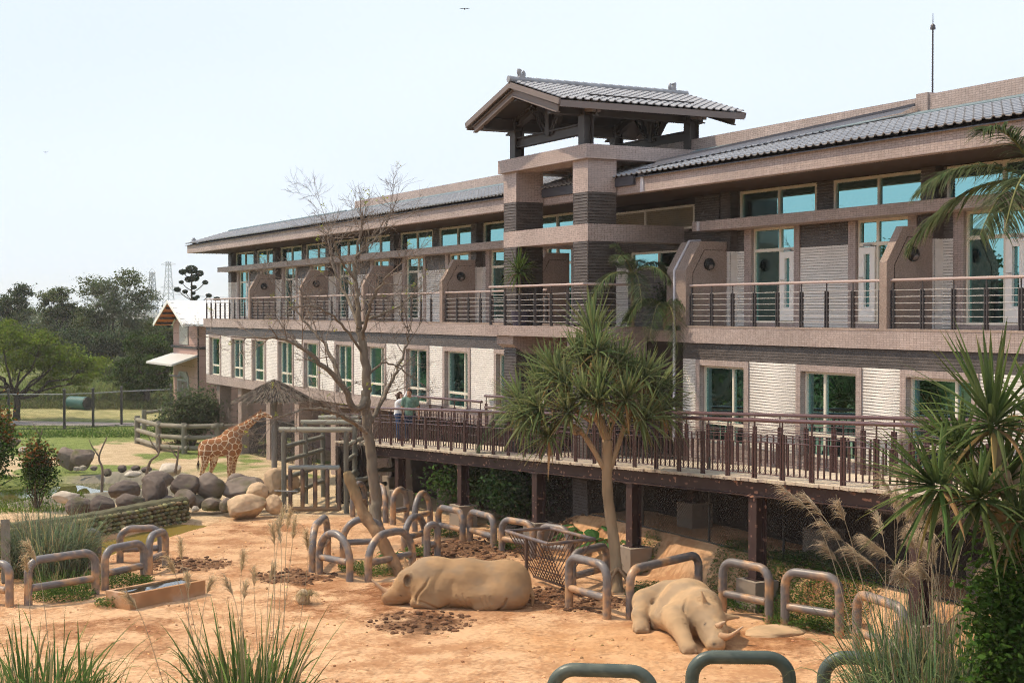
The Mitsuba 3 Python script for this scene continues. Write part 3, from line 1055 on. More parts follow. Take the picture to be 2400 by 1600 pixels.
for z0, z1, o, nm in ((10.17, 10.54, 0.12, 'upper_beam'), (8.04, 8.49, 0.004, 'middle_beam')):
    m = MB()
    m.box(TX0 - o, TX1 + o, TY0 - o, TY0 + 0.75, z0, z1)
    m.box(TX0 - o, TX0 + 0.7, TY0 + 0.75, 23.5, z0, z1)
    m.box(TX1 - 0.7, TX1 + o, TY0 + 0.75, 23.5, z0, z1)
    m.box(TX0 + 0.7, TX1 - 0.7, 22.7, 23.5, z0, z1)
    if o > 0.1:
        m.box(TX0 + 0.7, TX1 - 0.7, TY0 + 0.75, 22.7, z0 + 0.06, z0 + 0.2)
    part(W, nm, m, 'm_tile')
sl = MB().box(-37.75, -32.2, 18.88, 20.95, 5.53, 5.815)
part(W, 'balcony_slab', sl, 'm_tile')
for x_ in (-37.4, -33.3):
    part(W, 'corbel', MB().prism([[19.05, 5.53], [20.9, 5.53], [20.9, 5.0], [19.5, 5.0], [19.05, 5.28]], 0, x_, x_ + 1.0), 'm_tile')


def hbeam(mb, p, q, w=0.26, h=0.3, up=(0, 0, 1), t=0.03):
    p, q = np.asarray(p, float), np.asarray(q, float)
    d = nrm(q - p)
    s = nrm(np.cross(d, up))
    u = np.cross(s, d)
    mb.bar(p + u * (h / 2 - t / 2), q + u * (h / 2 - t / 2), w, t, up)
    mb.bar(p - u * (h / 2 - t / 2), q - u * (h / 2 - t / 2), w, t, up)
    mb.bar(p, q, t, h - 2 * t, up)
    return mb


PX0, PX1, PY0, PY1 = -37.0, -33.1, 19.5, 22.85
CX = -35.05
RIDGE_Z, EAVE_Z, HW, GY0, GY1 = 12.42, 11.62, 2.72, 18.25, 24.08


def roof_z(x):
    return RIDGE_Z - abs(x - CX) / HW * (RIDGE_Z - EAVE_Z)


for xx in (PX0, PX1):
    for yy in (PY0, PY1):
        part(W, 'steel_post', hbeam(MB(), [xx, yy, 10.54], [xx, yy, 11.75], 0.30, 0.30, up=(0, 1, 0), t=0.035), 'm_steel_dark')
for yy in (PY0, PY1):
    part(W, 'tie_beam', hbeam(MB(), [PX0, yy, 11.03], [PX1, yy, 11.03], 0.2, 0.28), 'm_steel_dark')
    part(W, 'king_post', hbeam(MB(), [CX, yy, 11.03], [CX, yy, 12.1], 0.2, 0.2, up=(0, 1, 0)), 'm_steel_dark')
    for s in (-1, 1):
        part(W, 'brace', hbeam(MB(), [CX + s * 0.12, yy, 11.1], [CX + s * 1.0, yy, 12.0], 0.16, 0.16), 'm_steel_dark')
        part(W, 'rafter', hbeam(MB(), [CX, yy, 12.15], [CX + s * 2.5, yy, roof_z(CX + 2.5) - 0.27], 0.2, 0.24), 'm_steel_dark')
for s, xx in ((-1, -36.95), (1, -33.15), (0, CX)):
    part(W, 'purlin', hbeam(MB(), [xx, GY0 + 0.16, roof_z(xx) - 0.34], [xx, GY1 - 0.9, roof_z(xx) - 0.34], 0.18, 0.32), 'm_steel_dark')
for s in (-1, 1):
    part(W, 'cross_girder', hbeam(MB(), [CX - 2.6 * 0 + s * 1.95, PY0, 11.78], [CX + s * 1.95, PY1, 11.78], 0.26, 0.3), 'm_steel_dark')
    part(W, 'girder_end', MB().bar([CX + s * 1.95, PY0, 11.62], [CX + s * 2.5, PY0, 11.55], 0.26, 0.30).bar([CX + s * 1.95, PY1, 11.62], [CX + s * 2.5, PY1, 11.55], 0.26, 0.30), 'm_steel_grey')
    for yy in (GY0 + 0.14, GY1 - 0.14):
        part(W, 'gable_rafter', hbeam(MB(), [CX, yy, RIDGE_Z - 0.28], [CX + s * 2.45, yy, roof_z(CX + 2.45) - 0.28], 0.12, 0.2), 'm_steel_grey')
deck = MB().prism([[CX - HW, EAVE_Z - 0.14], [CX, RIDGE_Z - 0.14], [CX + HW, EAVE_Z - 0.14], [CX + HW, EAVE_Z - 0.02], [CX, RIDGE_Z - 0.02], [CX - HW, EAVE_Z - 0.02]], 1, GY0 + 0.03, GY1 - 0.03)
R = part(W, 'roof', deck, 'm_steel_dark')
bg = MB()
for s in (-1, 1):
    for yy in (GY0, GY1):
        bg.bar([CX, yy, RIDGE_Z - 0.07], [CX + s * (HW + 0.02), yy, EAVE_Z - 0.06], 0.05, 0.15)
    bg.bar([CX + s * (HW + 0.01), GY0 + 0.026, EAVE_Z - 0.10], [CX + s * (HW + 0.01), GY1 - 0.026, EAVE_Z - 0.085], 0.04, 0.17)
part(R, 'bargeboard', bg, 'm_steel_grey')
tv2, tf2 = pantile(0.243, 0.29)
tile2 = shape((tv2, tf2), 'm_rooftile', smooth=40)
SL2 = math.hypot(HW, RIDGE_Z - EAVE_Z)
other = MB()
for s in (1, -1):
    up_ = np.array([-s * HW, 0, RIDGE_Z - EAVE_Z]) / SL2
    ax = np.array([0, 1.0 * s, 0])
    nn = np.cross(ax, up_)
    for c in range(24):
        for r in range(11):
            m = np.eye(4)
            m[:3, 0], m[:3, 1], m[:3, 2] = ax, up_, nn
            yy = (GY0 if s > 0 else GY1) + s * 0.24 * c
            m[:3, 3] = np.array([CX + s * (HW + 0.05), yy, EAVE_Z + 0.01]) + up_ * 0.256 * r + nn * 0.0
            if s > 0:
                part(R, 'tile', tile2, at=TW(m))
            else:
                other.add(tv2 @ m[:3, :3].T + m[:3, 3], tf2)
part(R, 'tile_field', other, 'm_rooftile', smooth=40, kind='stuff')
rg = MB()
for q in range(20):
    y0 = GY0 - 0.05 + q * 0.292
    rg.tube([[CX, y0, RIDGE_Z + 0.09], [CX, y0 + 0.27, RIDGE_Z + 0.085], [CX, y0 + 0.29, RIDGE_Z + 0.085]], [0.095, 0.085, 0.098], 12)
part(R, 'ridge_cap', rg, 'm_rooftile', smooth=50)
for yy, s in ((GY0 + 0.35, 1), (GY1 - 0.55, -1)):
    sp = [[CX, yy + s * (0.05 + 0.13 * (1 - t) * math.cos(5.2 * t + 2.4)), RIDGE_Z + 0.28 + 0.13 * (1 - t * 0.6) * math.sin(5.2 * t + 2.4)] for t in np.linspace(0, 1, 16)]
    m = MB().tube(sp, np.linspace(0.07, 0.04, 16), 8)
    m.box(CX - 0.07, CX + 0.07, yy - 0.08, yy + 0.1, RIDGE_Z + 0.1, RIDGE_Z + 0.22)
    part(R, 'ridge_ornament', m, 'm_rooftile', smooth=50)
k = thing('balcony_railing', 'short metal cable railing around the tower balcony with the potted plant', 'railing', 'balcony railings of the long building')
ry, rz = 18.96, 5.815
for xx in np.arange(-37.6, -32.2, 0.9):
    part(k, 'post', post_d, at=T().translate([float(xx), ry, rz]).scale([1, 1, 1.1]))
part(k, 'top_rail', MB().tube([[-37.68, 20.7, rz + 1.1], [-37.68, ry, rz + 1.1], [-32.28, ry, rz + 1.1], [-32.28, 20.7, rz + 1.1]], 0.034, 10), 'm_rail_top', smooth=60)
for q in range(6):
    z_ = rz + 0.12 + 0.15 * q
    part(k, 'cable', MB().tube([[-37.68, 20.7, z_], [-37.68, ry, z_], [-32.28, ry, z_], [-32.28, 20.7, z_]], 0.008, 5), 'm_cable')
solo('lightning_rod', MB().tube([[-27.2, 26.0, 9.9], [-27.2, 26.0, 13.2]], [0.024, 0.02], 8).tube([[-27.2, 26, 13.2], [-27.2, 26, 13.3], [-27.2, 26, 13.34], [-27.2, 26, 13.6]], [0.07, 0.055, 0.012, 0.005], 8), 'm_rail_dark',
     'tall thin lightning rod on the roof behind the parapet', 'lightning rod', smooth=40)
# recessed ground floor under the tower
part(W, 'ground_floor_wall', MB().box(-37.9, -30.5, 22.4, 22.6, -1, 5.44), 'm_dark_wall')

# ---------------------------------------------------------------- the raised walkway
def deck_z(x):
    return 2.97 - 0.0465 * (-19.73 - x)


K = thing('raised_walkway', 'raised timber-decked walkway on brown steel columns along the building', 'walkway')
dm = MB()
rngd = np.random.default_rng(12)
wv, wt = [], []
for q in range(6):
    t = tint((0.40, 0.345, 0.265), 1, rngd, 0.10, 0.03)[0]
    m = MB().box(-0.069, 0.069, 0, 2.42, -0.06, 0.0, c=t)
    wv.append(shape(m, 'm_vc', color=m.colors()))
for q in range(272):
    xx = -8.2 - q * 0.148
    part(K, 'plank', wv[rngd.integers(6)], at=T().translate([xx, 18.2 + float(rngd.uniform(-0.025, 0.025)), deck_z(xx) + float(rngd.uniform(-0.003, 0.003))]))
xa, xb = -48.4, -8.0
for yy, nm in ((18.42, 'edge_beam'), (20.2, 'inner_beam')):
    m = hbeam(MB(), [xa, yy, deck_z(xa) - 0.225], [xb, yy, deck_z(xb) - 0.225], 0.17, 0.32, t=0.025)
    m.bar([xa, yy, deck_z(xa) - 0.225], [xb, yy, deck_z(xb) - 0.225], 0.06, 0.26)
    part(K, nm, m, 'm_brown_steel')
CXS = [-47.9, -43.2, -38.5, -33.86, -29.15, -24.35, -19.6, -14.9]
for xx in CXS:
    for yy in (18.5, 20.25):
        zb = float(ground_z(xx, yy, False))
        zt = deck_z(xx) - 0.40
        ph = 0.62
        m = hbeam(MB(), [xx, yy, zb + ph], [xx, yy, zt], 0.27, 0.27, up=(0, 1, 0), t=0.03)
        m.box(xx - 0.2, xx + 0.2, yy - 0.2, yy + 0.2, zt, zt + 0.02).box(xx - 0.19, xx + 0.19, yy - 0.19, yy + 0.19, zb + ph, zb + ph + 0.025)
        k = part(K, 'column', m, 'm_brown_steel')
        part(k, 'pedestal', MB().box(xx - 0.33, xx + 0.33, yy - 0.3, yy + 0.3, zb - 0.4, zb + ph), 'm_concrete')
    part(K, 'cross_beam', hbeam(MB(), [xx, 18.5, deck_z(xx) - 0.23], [xx, 20.25, deck_z(xx) - 0.23], 0.15, 0.3, t=0.025), 'm_brown_steel')

rp = MB().box(-0.065, -0.018, -0.02, 0.02, 0.0, 0.93).box(0.018, 0.065, -0.02, 0.02, 0.0, 0.93).tube([[0, 0, 0.85], [0, 0, 1.17]], 0.018, 6)
rpost = shape(rp, 'm_rail_brown')
bal = shape(MB().box(-0.016, 0.016, -0.012, 0.012, 0.09, 0.74), 'm_rail_brown')


def walk_rail(label, x0, x1, y, z0f, step=0.92, balus=4, side=0):
    k = thing('walkway_railing', label, 'railing', 'brown tube railings of the raised walkway')
    n = max(1, int(round((x1 - x0) / step)))
    st = (x1 - x0) / n
    for q in range(n + 1):
        xx = x0 + st * q
        part(k, 'post', rpost, at=T().translate([xx, y, z0f(xx)]))
        if q < n:
            for b in range(balus):
                xq = xx + st * (b + 1) / (balus + 1)
                part(k, 'baluster', bal, at=T().translate([xq, y, z0f(xq)]))
    e = [x0, x1]
    part(k, 'handrail', MB().tube([[x, y, z0f(x) + 1.2] for x in np.linspace(x0 - 0.1, x1 + 0.1, 12)], 0.042, 12), 'm_rail_brown_top', smooth=60)
    for zz, r in ((0.10, 0.011), (0.75, 0.011), (0.86, 0.009), (0.97, 0.009)):
        part(k, 'rail_bar', MB().tube([[x, y, z0f(x) + zz] for x in e], r, 6), 'm_rail_brown_top')
    return k


walk_rail('dark brown railing along the open outer edge of the raised walkway', -48.2, -8.6, 18.34, deck_z, balus=4)
walk_rail('dark brown railing along the wall side of the walkway to the right of the tower', -40.9, -8.6, 20.47, deck_z, balus=3)
walk_rail('dark brown railing behind the two people, level along the lower windows', -48.4, -41.6, 20.6, lambda x: 2.0 + 0.02 * (x + 48), balus=3)
k = thing('walkway_railing', 'short brown railing returning across the landing beside the lower window', 'railing', 'brown tube railings of the raised walkway')
part(k, 'handrail', MB().tube([[-41.4, 20.66, 3.52], [-38.4, 20.66, 3.6]], 0.042, 10), 'm_rail_brown_top', smooth=60)
for xx in (-41.3, -40.3, -39.3, -38.5):
    part(k, 'post', rpost, at=T().translate([xx, 20.66, 2.35]))
# ---------------------------------------------------------------- pipe barriers
def gz1(x, y):
    return float(ground_z(x, y, False))


def weather(v, zb, base, mud, seed, hi=1.3):
    """Mud-rubbed paint: vertex colours from noise and the height above the ground."""
    n = meshkit.fbm(v * np.array([3, 3, 3.0]), 4, seed)
    n2 = meshkit.fbm(v * 11.0, 3, seed + 9)
    k = np.clip((n - 0.5) * 5 + 0.55 - 0.55 * (v[:, 2] - zb) / hi + (n2 - 0.5) * 1.4, 0, 1)[:, None]
    return np.asarray(base) * (1 - k) * (0.75 + 0.5 * n2[:, None]) + np.asarray(mud) * k * (0.75 + 0.5 * n2[:, None])


def loop_path(a, b, h, arch):
    a, b = np.asarray(a, float), np.asarray(b, float)
    w = np.linalg.norm(b[:2] - a[:2])
    d = (b - a) / max(np.linalg.norm(b - a), 1e-6)
    r = min(w / 2, 0.62) if arch else min(0.28, w * 0.3)
    za, zb = a[2], b[2]
    pts = [a + [0, 0, -0.25], a + [0, 0, 0.3 * h]]
    top = np.array([0, 0, 1.0])
    ca = a + d * r + top * (h - r)
    for t in np.linspace(0, PI / 2, 9):
        pts.append(ca - d * r * math.cos(t) + top * r * math.sin(t))
    cb = b - d * r + top * (h - r)
    for t in np.linspace(PI / 2, 0, 9):
        pts.append(cb + d * r * math.cos(t) + top * r * math.sin(t))
    pts += [b + [0, 0, 0.3 * h], b + [0, 0, -0.25]]
    p = np.array(pts)
    keep = np.r_[True, np.linalg.norm(np.diff(p, axis=0), axis=1) > 0.02]
    return p[keep]


def resample(p, step):
    s = np.r_[0, np.cumsum(np.linalg.norm(np.diff(p, axis=0), axis=1))]
    t = np.linspace(0, s[-1], max(3, int(s[-1] / step)))
    return np.stack([np.interp(t, s, p[:, i]) for i in range(3)], 1)


BLUE, MUDC = (0.16, 0.145, 0.14), (0.42, 0.25, 0.135)


def barrier(a, b, h, arch, label, seed, bar=0.42, base=BLUE, mud=MUDC, r=0.088, group='bent pipe barriers in the rhino yard', matl='m_vc_gloss', name='pipe_barrier'):
    a = np.array([a[0], a[1], gz1(a[0], a[1])])
    b = np.array([b[0], b[1], gz1(b[0], b[1])])
    k = thing(name, label, 'barrier', group)
    m = MB().tube(resample(loop_path(a, b, h, arch), 0.05), r, 18)
    v = m.arrays()[0]
    part(k, 'pipe_loop', m, matl, True, weather(v, min(a[2], b[2]), base, mud, seed, h))
    d = (b - a) / np.linalg.norm(b - a)
    q = MB().tube(resample(np.array([a + d * r * 0.8 + [0, 0, bar], b - d * r * 0.8 + [0, 0, bar]]), 0.06), r * 0.9, 14)
    part(k, 'crossbar', q, matl, True, weather(q.arrays()[0], min(a[2], b[2]) - 0.2, base, mud, seed + 3, h))
    return k


R_ = [((-32.82, 11.77), (-34.77, 12.88), 1.02, 1, 'narrow pipe arch at the left of the ring beside the leaning log'), ((-32.58, 11.86), (-31.42, 12.18), 0.98, 1, 'front left pipe arch of the ring, nearest the dry straw tuft'),
      ((-34.41, 13.16), (-34.23, 14.19), 0.92, 1, 'wide pipe arch at the back of the ring, around the bare tree trunk'), ((-31.17, 12.54), (-31.92, 13.98), 0.98, 1, 'front pipe arch of the ring just behind the lying rhino\'s head'),
      ((-34.60, 14.92), (-35.38, 15.86), 0.80, 1, 'pipe arch at the back right of the ring with a thick crossbar'), ((-33.42, 15.04), (-33.42, 15.33), 0.8, 1, 'narrow upright pipe arch at the right end of the ring above the rhino'),
      ((-42.08, 16.41), (-42.96, 17.18), 0.95, 1, 'tall pipe arch beside the log gate, left of the bare tree'), ((-42.32, 17.16), (-40.32, 16.79), 0.98, 1, 'tall pipe arch half hidden by the bare tree trunk'),
      ((-39.74, 16.78), (-40.12, 17.38), 0.98, 1, 'tall pipe arch first to the right of the bare tree trunk'), ((-38.01, 16.72), (-38.87, 17.59), 1.0, 1, 'tall pipe arch second to the right of the bare tree trunk'),
      ((-36.86, 16.94), (-35.44, 17.01), 0.78, 0, 'low square-cornered pipe barrier left in the row below the walkway columns'), ((-35.35, 17.18), (-33.82, 17.13), 0.80, 0, 'low square-cornered pipe barrier second in the row, left of the hay rack'),
      ((-33.42, 17.17), (-32.30, 17.48), 0.80, 0, 'low pipe barrier just behind the left end of the hay rack'), ((-32.10, 17.58), (-31.16, 17.88), 0.78, 0, 'low pipe barrier seen through the hay rack bars'),
      ((-27.83, 16.06), (-28.48, 17.34), 0.82, 0, 'pipe barrier just right of the hay rack, behind another barrier'), ((-26.33, 15.11), (-24.98, 15.22), 1.05, 0, 'muddy pipe barrier standing alone between the two rhinos'),
      ((-24.73, 15.61), (-25.63, 17.91), 0.98, 0, 'wide pipe barrier right behind the rhino lying on the right'), ((-24.34, 17.61), (-23.11, 17.85), 1.06, 0, 'pipe barrier right of the right-hand rhino, above the round stone slab'),
      ((-22.62, 17.86), (-21.51, 18.28), 1.10, 0, 'pipe barrier behind the low weeds left of the plumed grass'), ((-20.24, 17.61), (-18.78, 17.39), 1.10, 0, 'pipe barrier mostly hidden behind the plumed grass'),
      ((-32.36, 4.34), (-31.82, 4.71), 0.86, 0, 'pipe barrier cut by the left edge of the picture'), ((-31.77, 5.08), (-32.34, 6.59), 0.92, 0, 'wide pipe barrier at lower left beside the silvery grass'),
      ((-32.89, 6.91), (-33.58, 7.94), 0.86, 0, 'pipe barrier just behind the water trough'), ((-34.23, 8.22), (-35.02, 8.81), 0.88, 0, 'short pipe barrier set edgewise near the muddy pool'),
      ((-36.26, 7.99), (-36.04, 8.95), 0.80, 0, 'pipe barrier at the edge of the muddy pool'), ((-36.52, 6.84), (-36.51, 7.51), 0.78, 0, 'dark pipe barrier behind the leaning wooden post')]
for pa, pb, h, arch, lab in R_:
    barrier(pa, pb, h * 1.03, arch, lab, len(lab) * 7 % 50, bar=0.40 * h)
GREEN = (0.055, 0.075, 0.062)
for pa, pb, lab in (((-16.24, 9.08), (-15.48, 10.11), 'dark green pipe barrier at the bottom edge, first from the left'), ((-15.41, 10.67), (-14.75, 11.72), 'dark green pipe barrier at the bottom edge, below the right-hand rhino'),
                    ((-14.62, 12.17), (-13.74, 13.22), 'dark green pipe barrier at the bottom edge, partly behind the plumed grass')):
    barrier(pa, pb, 1.03 if 'first' not in lab else 0.87, 0, lab, 11, bar=0.60 if 'first' not in lab else 0.4, base=GREEN, mud=(0.10, 0.115, 0.09), group='dark green pipe barriers of the near edge', name='pipe_barrier')

# ---------------------------------------------------------------- water trough, hay rack, slab, posts, leaning log
k = thing('water_trough', 'low concrete water trough stained orange by mud', 'trough')
A, Bq, Cq, Dq = (np.array(q) for q in ((-31.03, 6.53, 0.34), (-30.15, 6.83, 0.34), (-30.99, 8.71, 0.34), (-31.98, 8.37, 0.34)))
c0 = (A + Bq + Cq + Dq) / 4
ux = nrm((Cq - Bq) + (Dq - A))
uy = np.array([-ux[1], ux[0]])
Lx, Ly = 2.05, 0.78
M = np.eye(4)
M[:2, 0], M[:2, 1], M[:3, 3] = ux[:2] if len(ux) > 2 else ux, uy, [c0[0], c0[1], gz1(*c0[:2]) - 0.02]
m = MB()
tk, hh = 0.10, 0.36
o = [[-Lx / 2, 0], [Lx / 2, 0]]
m.box(-Lx / 2, Lx / 2, -Ly / 2, -Ly / 2 + tk, 0, hh).box(-Lx / 2, Lx / 2, Ly / 2 - tk, Ly / 2, 0, hh)
m.box(-Lx / 2, -Lx / 2 + tk, -Ly / 2 + tk, Ly / 2 - tk, 0, hh).box(Lx / 2 - tk, Lx / 2, -Ly / 2 + tk, Ly / 2 - tk, 0, hh).box(-Lx / 2 + tk, Lx / 2 - tk, -Ly / 2 + tk, Ly / 2 - tk, 0, 0.1)
tm = trimesh.Trimesh(*m.arrays(), process=False).subdivide_to_size(0.08)
tm = MB().add(tm.vertices, tm.faces).xf(M)
v = tm.arrays()[0]
n_ = meshkit.fbm(v * 3.0, 4, 5)[:, None]
part(k, 'basin', tm, 'm_vc', False, np.array([0.36, 0.20, 0.10]) * (0.7 + 0.6 * n_) + np.clip((n_ - 0.55) * 4, 0, 1) * np.array([0.06, 0.10, 0.12]))
wm = MB().add([[-Lx / 2 + tk, -Ly / 2 + tk, hh - 0.035], [Lx / 2 - tk, -Ly / 2 + tk, hh - 0.035], [Lx / 2 - tk, Ly / 2 - tk, hh - 0.035], [-Lx / 2 + tk, Ly / 2 - tk, hh - 0.035]], [[0, 1, 2, 3]]).xf(M)
part(k, 'water', wm, 'm_trough_water')

k = thing('hay_rack', 'empty V-shaped hay rack of rusty bars with a pipe rim', 'hay rack')
rim = [np.array(q) for q in [(-29.63, 15.33, 1.15), (-29.56, 16.46, 1.15), (-27.65, 16.53, 1.15), (-27.56, 15.29, 1.15)]]
bot = [np.array(q) for q in [(-29.25, 15.84, 0.12), (-27.79, 15.85, 0.12)]]
m = MB()
for q in range(4):
    m.tube(resample(np.array([rim[q], rim[(q + 1) % 4]]), 0.1), 0.042, 10)
part(k, 'rim', m, 'm_vc_gloss', True, weather(m.arrays()[0], 0.2, (0.12, 0.10, 0.10), (0.30, 0.19, 0.12), 4))
sp = MB().tube([bot[0], bot[1]], 0.02, 6)
part(k, 'bottom_bar', sp, 'm_rust')
for s_, (pa, pb) in enumerate(((rim[0], rim[3]), (rim[1], rim[2]))):
    for t in np.linspace(0.04, 0.96, 12):
        p0, p1 = pa + (pb - pa) * t, bot[0] + (bot[1] - bot[0]) * t
        part(k, 'bar', MB().tube([p0, p1], 0.0125, 6), 'm_rust')
for t in (0.4, 0.75):
    part(k, 'bar', MB().tube([rim[0] + (bot[0] - rim[0]) * t, rim[3] + (bot[1] - rim[3]) * t], 0.012, 6), 'm_rust')
for q in (rim[0] * 0.5 + rim[3] * 0.5, rim[1] * 0.5 + rim[2] * 0.5):
    part(k, 'leg', MB().tube([q, [q[0], q[1], gz1(q[0], q[1]) - 0.2]], 0.045, 8), 'm_rust')


def blob(center, rad, seed, rough=0.16, sub=3, flat=0.0, rot=0.0, facet=0.0):
    s = trimesh.creation.icosphere(subdivisions=sub)
    v = np.array(s.vertices)
    n = meshkit.fbm(v * 1.1 + seed * 3.7, 3, seed)[:, None] - 0.5
    n2 = meshkit.fbm(v * 4.0 + seed, 3, seed + 7)[:, None] - 0.5
    if facet:
        r = np.random.default_rng(seed)
        for d in nrm(r.normal(size=(7, 3))):
            h = v @ d
            lim = r.uniform(0.62, 0.85)
            v = v - np.clip(h - lim, 0, 1)[:, None] * d * facet
    v = v * (1 + rough * 2.2 * n + rough * 0.35 * n2)
    v = v * np.asarray(rad)
    v = v @ rot_z(rot)[:3, :3].T
    v[:, 2] = np.maximum(v[:, 2], -rad[2] * (1 - flat))
    return v + np.asarray(center), np.array(s.faces)


def rock(name, label, center, rad, seed, col, moss=0.0, cat='boulder', group=None, sub=4, rough=0.16, rot=None, facet=0.8):
    v, f = blob(center, rad, seed, rough, sub, rot=(seed * 0.7) % 3 if rot is None else rot, facet=facet)
    n = meshkit.fbm(v * 1.6, 4, seed)[:, None]
    n2 = meshkit.fbm(v * 9.0, 3, seed + 1)[:, None]
    c = np.asarray(col) * (0.55 + 0.9 * n) * (0.75 + 0.5 * n2)
    mo = np.clip((meshkit.fbm(v * 2.0, 3, seed + 5)[:, None] - 0.62 + moss) * 4, 0, 1)
    c = c * (1 - mo) + np.array([0.095, 0.095, 0.035]) * mo * (0.6 + 0.8 * n2)
    return solo(name, (v, f), 'm_vc', label, cat, group, smooth=True, color=c)


mat('m_rust', (0.11, 0.065, 0.045), 0.75, 0.3)
v, f = blob(((-22.47, 17.49, 0.00)), (0.50, 0.62, 0.10), 3, 0.10, 4, facet=0.5)
n = meshkit.fbm(v * 3, 4, 3)[:, None]
solo('stone_slab', (v, f), 'm_vc', 'flat round stone slab sunk in the sand below a pipe barrier', 'stone slab', smooth=True, color=np.array([0.42, 0.29, 0.17]) * (0.6 + 0.8 * n))

lg = curve([(-31.43, 13.47, -0.09), (-31.67, 13.23, 0.54), (-31.90, 13.02, 0.99), (-32.12, 12.80, 1.44), (-32.32, 12.64, 1.94), (-32.50, 12.52, 2.37)], 8)
m = MB().tube(lg, np.linspace(0.155, 0.115, len(lg)) * (1 + 0.05 * np.sin(np.arange(len(lg)) * 0.9)), 14)
v = m.arrays()[0]
v2 = v + (meshkit.fbm(v * 5, 3, 2)[:, None] - 0.5) * 0.07
n = meshkit.fbm(v * np.array([9, 9, 2.5]), 4, 6)[:, None]
c = np.array([0.33, 0.20, 0.11]) * (0.45 + 1.1 * n)
c = c * (1 - 0.5 * np.clip((v[:, 2:] - 1.2) / 1.2, 0, 1)) + np.array([0.03, 0.04, 0.02]) * np.clip((v[:, 2:] - 1.2) / 1.2, 0, 1)
solo('leaning_log', (v2, m.arrays()[1]), 'm_bark', 'stripped leaning tree trunk rising behind the rhino\'s head', 'log', smooth=True, color=c)


def wood_col(v, seed, base=(0.20, 0.175, 0.135), grain=(14, 14, 1.2)):
    n = meshkit.fbm(v * np.array(grain), 4, seed)[:, None]
    n2 = meshkit.fbm(v * 2.0, 3, seed + 4)[:, None]
    return np.asarray(base) * (0.45 + 0.75 * n + 0.4 * n2)


for p0, p1, w, lab, sd_ in (((-34.67, 5.06, 0.00), (-35.02, 5.10, 1.40), 0.20, 'thick grey timber post at the left edge beside the silvery grass', 3), ((-35.53, 7.07, 0.00), (-36.20, 6.73, 1.06), 0.19, 'grey timber post leaning left out of the silvery grass', 5)):
    m = MB().bar(p0, p1, w, w * 0.9)
    tm = trimesh.Trimesh(*m.arrays(), process=True).subdivide_to_size(0.06)
    v = np.array(tm.vertices)
    v = v + (meshkit.fbm(v * 6, 3, sd_)[:, None] - 0.5) * 0.03
    solo('timber_post', (v, tm.faces), 'm_vc', lab, 'post', smooth=False, color=wood_col(v, sd_))

# clods of trodden mud, too many to count
rng = np.random.default_rng(21)
m = MB()
for cx, cy, r, a in MUD:
    for q in range(int(160 * r * r) + 60):
        rr, th = r * math.sqrt(rng.uniform(0, 1)) * 1.1, rng.uniform(0, 2 * PI)
        x, y = cx + rr * math.cos(th), cy + rr * math.sin(th)
        s = 0.014 + 0.05 * rng.uniform(0, 1) ** 2.5
        v, f = blob((x, y, float(ground_z(x, y)) + s * 0.2), (s * rng.uniform(0.8, 1.7), s, s * 0.7), int(rng.integers(90)), 0.55, 1, rot=rng.uniform(0, 3))
        m.add(v, f, np.array([0.15, 0.078, 0.042]) * rng.uniform(0.4, 1.6))
setting('mud_clods', m, 'm_vc', False, m.colors(), 'stuff', 'clods of dark trodden mud around the barriers and the rhino')
m = MB()
for q in range(900):
    u, vv = rng.uniform(-12, 7), rng.uniform(23, 46)
    x, y = xy_of(u, vv)
    if y > 18.5 or strip_d(u, vv) < 0.2:
        continue
    s = rng.uniform(0.008, 0.03)
    v, f = blob((x, y, float(ground_z(x, y)) + s * 0.3), (s * 1.3, s, s * 0.7), int(rng.integers(90)), 0.2, 1)
    m.add(v, f, tint((0.36, 0.20, 0.10), 1, rng, 0.4)[0])
setting('loose_gravel', m, 'm_vc', False, m.colors(), 'stuff', 'small stones and crumbs scattered over the orange sand')

